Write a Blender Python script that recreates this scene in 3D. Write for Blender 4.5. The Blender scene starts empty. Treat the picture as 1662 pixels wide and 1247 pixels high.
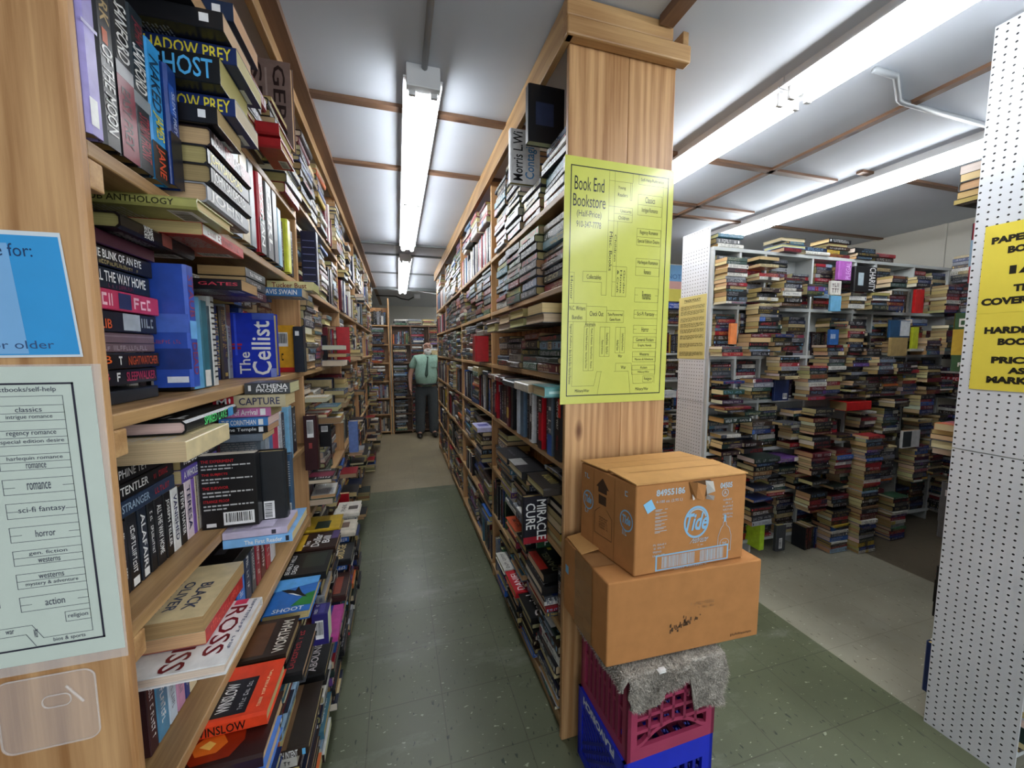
TUBE=23.0; WORLD=.5; WIN=48; EXPO=0.0
import bpy, math, random, bisect
from mathutils import Vector, Matrix
from mathutils.bvhtree import BVHTree
R=random.Random(7)
scn=bpy.context.scene
COL=scn.collection
PI=math.pi
# ------------------------------------------------------------------ colour
def lin(c):
    c/=255.0
    return c/12.92 if c<=.04045 else ((c+.055)/1.055)**2.4
def rgb(h): return (lin(h>>16&255),lin(h>>8&255),lin(h&255))
NAMES=[('black',0x16171b),('charcoal',0x34363a),('grey',0x808488),('white',0xe2e2e0),('cream',0xd6c8a0),('navy',0x1b2a54),('blue',0x2c58b0),('light blue',0x74aede),('teal',0x3a7c84),('dark green',0x24442e),('green',0x3f8a48),('lime green',0xa8c83a),('yellow',0xdccb3c),('mustard',0xb08a34),('orange',0xd8703a),('red',0xb22028),('maroon',0x561a26),('pink',0xd06a8c),('purple',0x5c3c86),('lilac',0xa79cc8),('brown',0x4a2e20),('tan',0xa88860)]
def cname(h):
    r,g,b=h>>16&255,h>>8&255,h&255
    return min(NAMES,key=lambda n:(((n[1]>>16&255)-r)**2*.8+((n[1]>>8&255)-g)**2*1.2+((n[1]&255)-b)**2))[0]
# ------------------------------------------------------------------ materials
def newmat(name):
    m=bpy.data.materials.new(name); m.use_nodes=True
    nt=m.node_tree; b=nt.nodes['Principled BSDF']
    return m,nt,b
def N(nt,t,**k):
    n=nt.nodes.new(t)
    for a,v in k.items(): setattr(n,a,v)
    return n
def attr_mat(name,rough=.4,noise=.12,nscale=60,spec=.5,bump=0,stripes=False,metal=0):
    m,nt,b=newmat(name)
    a=N(nt,'ShaderNodeAttribute',attribute_name='Col')
    tc=N(nt,'ShaderNodeTexCoord')
    no=N(nt,'ShaderNodeTexNoise'); no.inputs['Scale'].default_value=nscale; no.inputs['Detail'].default_value=3
    if stripes:
        mp=N(nt,'ShaderNodeMapping'); mp.inputs['Scale'].default_value=(2,2,900)
        nt.links.new(tc.outputs['Object'],mp.inputs['Vector']); nt.links.new(mp.outputs['Vector'],no.inputs['Vector']); no.inputs['Scale'].default_value=1.0; no.inputs['Detail'].default_value=2
    else: nt.links.new(tc.outputs['Object'],no.inputs['Vector'])
    mr=N(nt,'ShaderNodeMapRange'); mr.inputs[1].default_value=.25; mr.inputs[2].default_value=.75; mr.inputs[3].default_value=1-noise; mr.inputs[4].default_value=1+noise
    nt.links.new(no.outputs[0],mr.inputs[0])
    mx=N(nt,'ShaderNodeVectorMath',operation='SCALE')
    nt.links.new(a.outputs['Color'],mx.inputs[0]); nt.links.new(mr.outputs[0],mx.inputs['Scale'])
    nt.links.new(mx.outputs[0],b.inputs['Base Color'])
    b.inputs['Roughness'].default_value=rough; b.inputs['Specular IOR Level'].default_value=spec; b.inputs['Metallic'].default_value=metal
    if bump:
        bp=N(nt,'ShaderNodeBump'); bp.inputs['Strength'].default_value=bump; bp.inputs['Distance'].default_value=.004
        nt.links.new(no.outputs[0],bp.inputs['Height']); nt.links.new(bp.outputs[0],b.inputs['Normal'])
    return m
M_COVER=attr_mat('book_cover',.33,.16,35,.45)
M_PAGE=attr_mat('page_edges',.85,.22,1,.2,stripes=True)
M_PRINT=attr_mat('printed_sheet',.55,.03,20,.3)
M_GLOSS=attr_mat('laminated_sheet',.18,.03,20,.5)
M_CARD=attr_mat('cardboard',.8,.07,25,.2)
M_PLAST=attr_mat('crate_plastic',.42,.08,12,.45,bump=.05)
M_PLUSH=attr_mat('plush_pile',.95,.55,170,.1,bump=1.0)
M_METAL=attr_mat('painted_metal',.35,.04,10,.5)
M_CLOTH=attr_mat('cloth',.85,.10,80,.2)
M_SKIN=attr_mat('skin',.55,.08,30,.3)
def wood(name,c1,c2,axis='z',scale=1.0,knots=True):
    m,nt,b=newmat(name)
    tc=N(nt,'ShaderNodeTexCoord')
    def stretch(across,along):
        mp=N(nt,'ShaderNodeMapping'); mp.inputs['Scale'].default_value={'z':(across,across,along),'y':(across,along,across),'x':(along,across,across)}[axis]
        nt.links.new(tc.outputs['Object'],mp.inputs['Vector']); return mp
    oi=N(nt,'ShaderNodeObjectInfo')
    ad=N(nt,'ShaderNodeVectorMath',operation='ADD')
    mp=stretch(2.6*scale,.22*scale); nt.links.new(mp.outputs[0],ad.inputs[0])
    sc_=N(nt,'ShaderNodeMath',operation='MULTIPLY'); sc_.inputs[1].default_value=9.0; nt.links.new(oi.outputs['Random'],sc_.inputs[0]); nt.links.new(sc_.outputs[0],ad.inputs[1])
    n1=N(nt,'ShaderNodeTexNoise'); n1.inputs['Scale'].default_value=1.0; n1.inputs['Detail'].default_value=1.5
    nt.links.new(ad.outputs[0],n1.inputs['Vector'])
    ri=N(nt,'ShaderNodeMath',operation='MULTIPLY'); ri.inputs[1].default_value=95; nt.links.new(n1.outputs[0],ri.inputs[0])
    si=N(nt,'ShaderNodeMath',operation='SINE'); nt.links.new(ri.outputs[0],si.inputs[0])
    n2=N(nt,'ShaderNodeTexNoise'); n2.inputs['Scale'].default_value=1.0; n2.inputs['Detail'].default_value=5; n2.inputs['Roughness'].default_value=.65
    nt.links.new(stretch(110,3.5).outputs[0],n2.inputs['Vector'])
    n3=N(nt,'ShaderNodeTexNoise'); n3.inputs['Scale'].default_value=1.0; n3.inputs['Detail'].default_value=3
    nt.links.new(stretch(5,1.2).outputs[0],n3.inputs['Vector'])
    m1=N(nt,'ShaderNodeMath',operation='MULTIPLY_ADD'); m1.inputs[1].default_value=.10; m1.inputs[2].default_value=0; nt.links.new(si.outputs[0],m1.inputs[0])
    m2=N(nt,'ShaderNodeMath',operation='MULTIPLY_ADD'); m2.inputs[1].default_value=.55; nt.links.new(n2.outputs[0],m2.inputs[0]); nt.links.new(m1.outputs[0],m2.inputs[2])
    m3=N(nt,'ShaderNodeMath',operation='MULTIPLY_ADD'); m3.inputs[1].default_value=.45; nt.links.new(n3.outputs[0],m3.inputs[0]); nt.links.new(m2.outputs[0],m3.inputs[2])
    cr=N(nt,'ShaderNodeValToRGB'); cr.color_ramp.elements[0].position=.30; cr.color_ramp.elements[1].position=.68
    cr.color_ramp.elements[0].color=rgb(c1)+(1,); cr.color_ramp.elements[1].color=rgb(c2)+(1,)
    nt.links.new(m3.outputs[0],cr.inputs[0])
    out=cr.outputs[0]
    if knots:
        vo=N(nt,'ShaderNodeTexVoronoi'); vo.inputs['Scale'].default_value=1.0
        nt.links.new(stretch(5.2,2.2).outputs[0],vo.inputs['Vector'])
        kr=N(nt,'ShaderNodeValToRGB'); e=kr.color_ramp.elements; e[0].position=.045; e[1].position=.11; e[0].color=(.30,.2,.14,1); e[1].color=(1,1,1,1)
        nt.links.new(vo.outputs['Distance'],kr.inputs[0])
        mm=N(nt,'ShaderNodeMix',data_type='RGBA',blend_type='MULTIPLY'); mm.inputs[0].default_value=1
        nt.links.new(out,mm.inputs[6]); nt.links.new(kr.outputs[0],mm.inputs[7]); out=mm.outputs[2]
    nt.links.new(out,b.inputs['Base Color'])
    b.inputs['Roughness'].default_value=.45
    return m
M_PINEZ=wood('pine_upright',0x9a6c40,0xcfa473,'z')
M_PINEY=wood('pine_board',0x8a6842,0xbd9868,'y')
M_PINEX=wood('pine_crossboard',0x9a7044,0xcba472,'x')
M_TRIM=wood('brown_batten_x',0x5e4432,0x80604a,'x')
M_TRIMY=wood('brown_batten_y',0x5e4432,0x80604a,'y')
M_WHITEWOOD=attr_mat('painted_shelf',.6,.06,8,.3)
def floor_mat(name,base,fleck1,fleck2,rough,seam=.55,wear=0):
    m,nt,b=newmat(name)
    tc=N(nt,'ShaderNodeTexCoord')
    n1=N(nt,'ShaderNodeTexNoise'); n1.inputs['Scale'].default_value=2.2; n1.inputs['Detail'].default_value=5
    nt.links.new(tc.outputs['Object'],n1.inputs['Vector'])
    cr=N(nt,'ShaderNodeValToRGB'); cr.color_ramp.elements[0].position=.3; cr.color_ramp.elements[1].position=.7
    cr.color_ramp.elements[0].color=tuple(v*.8 for v in rgb(base))+(1,); cr.color_ramp.elements[1].color=tuple(min(1,v*1.2) for v in rgb(base))+(1,)
    nt.links.new(n1.outputs[0],cr.inputs[0])
    mp=N(nt,'ShaderNodeMapping'); mp.inputs['Scale'].default_value=(30,70,1); mp.inputs['Rotation'].default_value=(0,0,.5)
    nt.links.new(tc.outputs['Object'],mp.inputs['Vector'])
    n2=N(nt,'ShaderNodeTexNoise'); n2.inputs['Scale'].default_value=1; n2.inputs['Detail'].default_value=2
    nt.links.new(mp.outputs[0],n2.inputs['Vector'])
    f=N(nt,'ShaderNodeValToRGB'); f.color_ramp.elements[0].position=.685; f.color_ramp.elements[1].position=.72
    nt.links.new(n2.outputs[0],f.inputs[0])
    mx=N(nt,'ShaderNodeMix',data_type='RGBA'); mx.inputs[7].default_value=rgb(fleck1)+(1,)
    nt.links.new(f.outputs[0],mx.inputs[0]); nt.links.new(cr.outputs[0],mx.inputs[6])
    mp2=N(nt,'ShaderNodeMapping'); mp2.inputs['Scale'].default_value=(60,25,1); mp2.inputs['Location'].default_value=(3,9,0); mp2.inputs['Rotation'].default_value=(0,0,-.4)
    nt.links.new(tc.outputs['Object'],mp2.inputs['Vector'])
    n3=N(nt,'ShaderNodeTexNoise'); n3.inputs['Scale'].default_value=1; n3.inputs['Detail'].default_value=2
    nt.links.new(mp2.outputs[0],n3.inputs['Vector'])
    f2=N(nt,'ShaderNodeValToRGB'); f2.color_ramp.elements[0].position=.66; f2.color_ramp.elements[1].position=.7
    nt.links.new(n3.outputs[0],f2.inputs[0])
    m2=N(nt,'ShaderNodeMix',data_type='RGBA'); m2.inputs[7].default_value=rgb(fleck2)+(1,)
    nt.links.new(f2.outputs[0],m2.inputs[0]); nt.links.new(mx.outputs[2],m2.inputs[6])
    # seams of 12-inch tiles
    br=N(nt,'ShaderNodeTexBrick',offset=0,squash=1); br.inputs['Scale'].default_value=1; br.inputs['Mortar Size'].default_value=.0022; br.inputs['Brick Width'].default_value=.307; br.inputs['Row Height'].default_value=.307; br.inputs['Mortar Smooth'].default_value=.3
    br.inputs['Color1'].default_value=(1,1,1,1); br.inputs['Color2'].default_value=(.93,.93,.93,1); br.inputs['Mortar'].default_value=(seam,seam,seam,1)
    mp3=N(nt,'ShaderNodeMapping'); mp3.inputs['Location'].default_value=(-.152+.307*4,-.10+.307*10,0)
    nt.links.new(tc.outputs['Object'],mp3.inputs['Vector']); nt.links.new(mp3.outputs[0],br.inputs['Vector'])
    m3=N(nt,'ShaderNodeMix',data_type='RGBA',blend_type='MULTIPLY'); m3.inputs[0].default_value=1
    nt.links.new(m2.outputs[2],m3.inputs[6]); nt.links.new(br.outputs['Color'],m3.inputs[7])
    out=m3
    if wear:
        n4=N(nt,'ShaderNodeTexNoise'); n4.inputs['Scale'].default_value=1.3; n4.inputs['Detail'].default_value=7; n4.inputs['Roughness'].default_value=.7
        mp4=N(nt,'ShaderNodeMapping'); mp4.inputs['Scale'].default_value=(1,2.5,1); nt.links.new(tc.outputs['Object'],mp4.inputs['Vector']); nt.links.new(mp4.outputs[0],n4.inputs['Vector'])
        f4=N(nt,'ShaderNodeValToRGB'); f4.color_ramp.elements[0].position=.55; f4.color_ramp.elements[1].position=.85
        f4.color_ramp.elements[1].color=(wear,wear,wear,1)
        nt.links.new(n4.outputs[0],f4.inputs[0])
        m4=N(nt,'ShaderNodeMix',data_type='RGBA'); m4.inputs[7].default_value=rgb(0xb0b4aa)+(1,)
        nt.links.new(f4.outputs[0],m4.inputs[0]); nt.links.new(m3.outputs[2],m4.inputs[6]); out=m4
    nt.links.new(out.outputs[2],b.inputs['Base Color'])
    rr=N(nt,'ShaderNodeMapRange'); rr.inputs[3].default_value=rough-.1; rr.inputs[4].default_value=rough+.15
    nt.links.new(n1.outputs[0],rr.inputs[0]); nt.links.new(rr.outputs[0],b.inputs['Roughness'])
    return m
M_FGREEN=floor_mat('green_vinyl_tile',0x5b6049,0x98a088,0x2e3a2c,.34,.6,.5)
M_FBEIGE=floor_mat('beige_vinyl_tile',0x8d8a7a,0xb8b6a8,0x6a6658,.38,.75,.2)
M_FAISLE=floor_mat('tan_vinyl_tile',0x8f836a,0xb0a890,0x6a6250,.38,.78,.15)
M_FBROWN=floor_mat('brown_vinyl_tile',0x5c5344,0x7a7060,0x40382c,.45,.8)
def plain(name,c,rough=.7,noise=.04,scale=3):
    m,nt,b=newmat(name)
    tc=N(nt,'ShaderNodeTexCoord'); n=N(nt,'ShaderNodeTexNoise'); n.inputs['Scale'].default_value=scale; n.inputs['Detail'].default_value=4
    nt.links.new(tc.outputs['Object'],n.inputs['Vector'])
    cr=N(nt,'ShaderNodeValToRGB'); cr.color_ramp.elements[0].position=.3; cr.color_ramp.elements[1].position=.7
    cr.color_ramp.elements[0].color=tuple(v*(1-noise*2) for v in rgb(c))+(1,); cr.color_ramp.elements[1].color=tuple(min(1,v*(1+noise*2)) for v in rgb(c))+(1,)
    nt.links.new(n.outputs[0],cr.inputs[0]); nt.links.new(cr.outputs[0],b.inputs['Base Color'])
    b.inputs['Roughness'].default_value=rough
    return m
M_CEIL=plain('ceiling_panel',0xc6ccd6,.6,.03,1.5)
M_WALL=plain('wall_panel',0xb8b6ac,.7,.03,2)
M_DARKWALL=plain('dark_wall_panel',0x8a8880,.8,.04,2)
def peg_mat():
    m,nt,b=newmat('pegboard')
    tc=N(nt,'ShaderNodeTexCoord'); sx=N(nt,'ShaderNodeSeparateXYZ'); nt.links.new(tc.outputs['Object'],sx.inputs[0])
    def cell(o):
        d=N(nt,'ShaderNodeMath',operation='DIVIDE'); d.inputs[1].default_value=.0254; nt.links.new(o,d.inputs[0])
        f=N(nt,'ShaderNodeMath',operation='FRACT'); nt.links.new(d.outputs[0],f.inputs[0])
        s=N(nt,'ShaderNodeMath',operation='SUBTRACT'); s.inputs[1].default_value=.5; nt.links.new(f.outputs[0],s.inputs[0])
        p=N(nt,'ShaderNodeMath',operation='MULTIPLY'); nt.links.new(s.outputs[0],p.inputs[0]); nt.links.new(s.outputs[0],p.inputs[1]); return p
    a=cell(sx.outputs['Y']); c=cell(sx.outputs['Z'])
    ad=N(nt,'ShaderNodeMath',operation='ADD'); nt.links.new(a.outputs[0],ad.inputs[0]); nt.links.new(c.outputs[0],ad.inputs[1])
    lt=N(nt,'ShaderNodeMath',operation='LESS_THAN'); lt.inputs[1].default_value=.020; nt.links.new(ad.outputs[0],lt.inputs[0])
    n=N(nt,'ShaderNodeTexNoise'); n.inputs['Scale'].default_value=6; nt.links.new(tc.outputs['Object'],n.inputs['Vector'])
    cr=N(nt,'ShaderNodeValToRGB'); cr.color_ramp.elements[0].color=rgb(0xbcc0c6)+(1,); cr.color_ramp.elements[1].color=rgb(0xd6d9de)+(1,)
    nt.links.new(n.outputs[0],cr.inputs[0])
    mx=N(nt,'ShaderNodeMix',data_type='RGBA'); mx.inputs[7].default_value=(.012,.012,.014,1)
    nt.links.new(lt.outputs[0],mx.inputs[0]); nt.links.new(cr.outputs[0],mx.inputs[6]); nt.links.new(mx.outputs[2],b.inputs['Base Color'])
    b.inputs['Roughness'].default_value=.45
    return m
M_PEG=peg_mat()
def emit_mat(name,c,s):
    m,nt,b=newmat(name)
    b.inputs['Base Color'].default_value=(.9,.9,.9,1); b.inputs['Emission Color'].default_value=c+(1,); b.inputs['Emission Strength'].default_value=s
    return m
M_TUBE=emit_mat('fluorescent_tube',(.94,.975,1.0),TUBE)
def clear_mat():
    m,nt,b=newmat('clear_plastic')
    b.inputs['Base Color'].default_value=(.95,.95,.95,1); b.inputs['Roughness'].default_value=.12; b.inputs['Alpha'].default_value=.22
    return m
M_CLEAR=clear_mat()
# ------------------------------------------------------------------ mesh builder
class MB:
    def __init__(s): s.v=[]; s.f=[]; s.c=[]; s.m=[]
    def poly(s,pts,col,mi=0):
        b=len(s.v); s.v+=[tuple(p) for p in pts]; s.f.append(tuple(range(b,b+len(pts)))); s.c.append(col); s.m.append(mi)
    def raw(s,vs,fs,col,mi=0):
        b=len(s.v); s.v+=[tuple(p) for p in vs]
        for f in fs: s.f.append(tuple(i+b for i in f)); s.c.append(col); s.m.append(mi)
    def box(s,x0,x1,y0,y1,z0,z1,col=(1,1,1),mi=0):
        vs=[(x,y,z) for z in(z0,z1) for y in(y0,y1) for x in(x0,x1)]
        s.raw(vs,[(0,2,3,1),(4,5,7,6),(0,1,5,4),(2,6,7,3),(0,4,6,2),(1,3,7,5)],col,mi)
    def obox(s,o,ax,ay,az,col=(1,1,1),mi=0):
        o,ax,ay,az=map(Vector,(o,ax,ay,az))
        vs=[o+ax*i+ay*j+az*k for k in(0,1) for j in(0,1) for i in(0,1)]
        s.raw(vs,[(0,2,3,1),(4,5,7,6),(0,1,5,4),(2,6,7,3),(0,4,6,2),(1,3,7,5)],col,mi)
    def tube(s,pts,r,n=8,col=(1,1,1),mi=0,cap=True):
        pts=[Vector(p) for p in pts]; rings=[]; b=len(s.v)
        rs=r if isinstance(r,(list,tuple)) else [r]*len(pts)
        for i,p in enumerate(pts):
            d=(pts[min(i+1,len(pts)-1)]-pts[max(i-1,0)]).normalized()
            u=d.orthogonal().normalized() if i==0 else (u-d*u.dot(d)).normalized()
            w=d.cross(u)
            for k in range(n):
                a=2*PI*k/n; s.v.append(tuple(p+(u*math.cos(a)+w*math.sin(a))*rs[i]))
        for i in range(len(pts)-1):
            for k in range(n):
                s.f.append((b+i*n+k,b+i*n+(k+1)%n,b+(i+1)*n+(k+1)%n,b+(i+1)*n+k)); s.c.append(col); s.m.append(mi)
        if cap:
            s.f.append(tuple(b+k for k in reversed(range(n)))); s.c.append(col); s.m.append(mi)
            e=b+(len(pts)-1)*n; s.f.append(tuple(e+k for k in range(n))); s.c.append(col); s.m.append(mi)
    def mesh(s,name,mats,smooth=False):
        me=bpy.data.meshes.new(name); me.from_pydata(s.v,[],s.f)
        for m in mats: me.materials.append(m)
        me.polygons.foreach_set('material_index',s.m)
        ca=me.color_attributes.new('Col','FLOAT_COLOR','CORNER')
        buf=[]
        for f,c in zip(s.f,s.c): buf+=[c[0],c[1],c[2],1.0]*len(f)
        ca.data.foreach_set('color',buf)
        if smooth: me.polygons.foreach_set('use_smooth',[True]*len(s.f))
        me.update(); return me
def link(name,data,parent=None,loc=None,mat=None):
    o=bpy.data.objects.new(name,data); COL.objects.link(o)
    if parent is not None: o.parent=parent
    if loc is not None: o.location=loc
    if mat is not None: o.matrix_world=mat
    return o
def tag(o,label=None,cat=None,group=None,kind=None):
    if label: o['label']=label
    if cat: o['category']=cat
    if group: o['group']=group
    if kind: o['kind']=kind
    return o
def bevel(o,w,seg=2):
    m=o.modifiers.new('edge','BEVEL'); m.width=w; m.segments=seg; m.limit_method='ANGLE'; return o
def obj(name,mb,mat,parent=None,loc=None,smooth=False):
    return link(name,mb.mesh(name,mat if isinstance(mat,(list,tuple)) else [mat],smooth),parent,loc)
def empty(name,loc,label,cat,group=None):
    o=link(name,None,None,loc); return tag(o,label,cat,group)
def rel(mb,loc):
    mb.v=[(x-loc[0],y-loc[1],z-loc[2]) for x,y,z in mb.v]; return mb
# ------------------------------------------------------------------ lettering
_T={}
def text_geo(t,bold=.0,res=1):
    k=(t,bold,res)
    if k in _T: return _T[k]
    cu=bpy.data.curves.new('lettering','FONT'); cu.body=t; cu.resolution_u=res; cu.offset=bold
    o=bpy.data.objects.new('lettering',cu); COL.objects.link(o)
    dg=bpy.context.evaluated_depsgraph_get(); e=o.evaluated_get(dg); me=e.to_mesh()
    vs=[tuple(v.co) for v in me.vertices]; fs=[tuple(p.vertices) for p in me.polygons]
    e.to_mesh_clear(); bpy.data.objects.remove(o); bpy.data.curves.remove(cu)
    if not vs: _T[k]=([],[],1,1); return _T[k]
    x0=min(v[0] for v in vs);x1=max(v[0] for v in vs);y0=min(v[1] for v in vs);y1=max(v[1] for v in vs)
    W=max(x1-x0,1e-4);H=max(y1-y0,1e-4)
    _T[k]=([((v[0]-x0)/W,(v[1]-y0)/H) for v in vs],fs,W,H)
    return _T[k]
def rotmap(a,b,u0,v0,u1,v1,rot):
    if rot==90: return u1-b*(u1-u0), v0+a*(v1-v0)
    if rot==-90: return u0+b*(u1-u0), v1-a*(v1-v0)
    if rot==180: return u1-a*(u1-u0), v1-b*(v1-v0)
    return u0+a*(u1-u0), v0+b*(v1-v0)
def put_text(mb,fr,t,u0,v0,u1,v1,col,rot=0,off=.0006,bold=.0,mi=0,res=3,shear=0):
    """fr: (origin, uvec, vvec, normal) with full-length vectors; u,v are fractions"""
    vs,fs,W,H=text_geo(t,bold,res)
    if not vs: return
    O,U,V,Nn=fr; P=[]
    for a,b in vs:
        u,v=rotmap(a+shear*(b-.5),b,u0,v0,u1,v1,rot); P.append(O+U*u+V*v+Nn*off)
    mb.raw(P,fs,col,mi)
def put_rect(mb,fr,u0,v0,u1,v1,col,off=.0003,mi=0):
    O,U,V,Nn=fr
    mb.poly([O+U*u+V*v+Nn*off for u,v in((u0,v0),(u1,v0),(u1,v1),(u0,v1))],col,mi)
def put_line(mb,fr,p,q,w,col,off=.0004,mi=0):
    """line of width w metres between fractional points"""
    O,U,V,Nn=fr; A=O+U*p[0]+V*p[1]; B=O+U*q[0]+V*q[1]; d=(B-A)
    if d.length<1e-6: return
    d.normalize(); s=Nn.cross(d)*(w/2); e=d*(w/2)
    mb.poly([A-s-e+Nn*off,B-s+e+Nn*off,B+s+e+Nn*off,A+s-e+Nn*off],col,mi)
def put_glyphs(mb,fr,u0,v0,u1,v1,col,rng,off=.0005,rot=0):
    """an illegible line of lettering: small strokes"""
    O,U,V,Nn=fr
    L=(U.length*(u1-u0),V.length*(v1-v0)); along,hgt=(L if rot==0 else (L[1],L[0]))
    n=max(2,min(14,int(along/max(hgt*.75,1e-4)))); x=0.0
    while x<n:
        w=rng.uniform(.45,.8)
        if rng.random()<.14: x+=.7; continue
        hh=rng.choice((1,1,.78))
        for (a,b,c,d) in rng.choice((((0,0,.3,1),(.7,0,1,1)),((0,0,.3,1),(.3,.0,1,.22)),((0,0,.28,1),(.28,.78,1,1),(.28,.4,.9,.6)),((0,.78,1,1),(.36,0,.64,.78)),((0,0,1,.24),(0,.76,1,1),(0,.24,.28,.76)))):
            q=[]
            for s_,t_ in((a,b),(c,b),(c,d),(a,d)):
                uu,vv=rotmap((x+s_*w)/n,t_*hh,u0,v0,u1,v1,rot); q.append(O+U*uu+V*vv+Nn*off)
            if (x+w)<=n: mb.poly(q,col)
        x+=w+.22
def put_bars(mb,fr,u0,v0,u1,v1,rng,rot=0,c0=(.8,.8,.8),c1=(.02,.02,.02),n=16,off=.0004):
    put_rect(mb,fr,u0,v0,u1,v1,c0,off)
    O,U,V,Nn=fr; x=.08
    while x<.92:
        w=rng.uniform(.012,.05)
        q=[]
        for a,b in((x,.22),(min(x+w,.93),.22),(min(x+w,.93),.92),(x,.92)):
            uu,vv=rotmap(a,b,u0,v0,u1,v1,rot); q.append(O+U*uu+V*vv+Nn*(off*2))
        mb.poly(q,c1); x+=w+rng.uniform(.015,.05)
def put_par(mb,fr,u0,v0,u1,v1,col,rng,n=4,off=.0004,mi=0):
    O,U,V,Nn=fr
    n=max(2,int((v1-v0)*V.length/.006)); n=min(n,14)
    for i in range(n):
        a=v1-(i+.8)*(v1-v0)/n; b=a+.42*(v1-v0)/n; e=u1 if i<n-1 else u0+(u1-u0)*rng.uniform(.3,.8)
        u=u0
        while u<e-.01:
            w=min(rng.uniform(.04,.13),e-u); put_rect(mb,fr,u,a,u+w,b,col,off,mi); u+=w+.02
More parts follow.
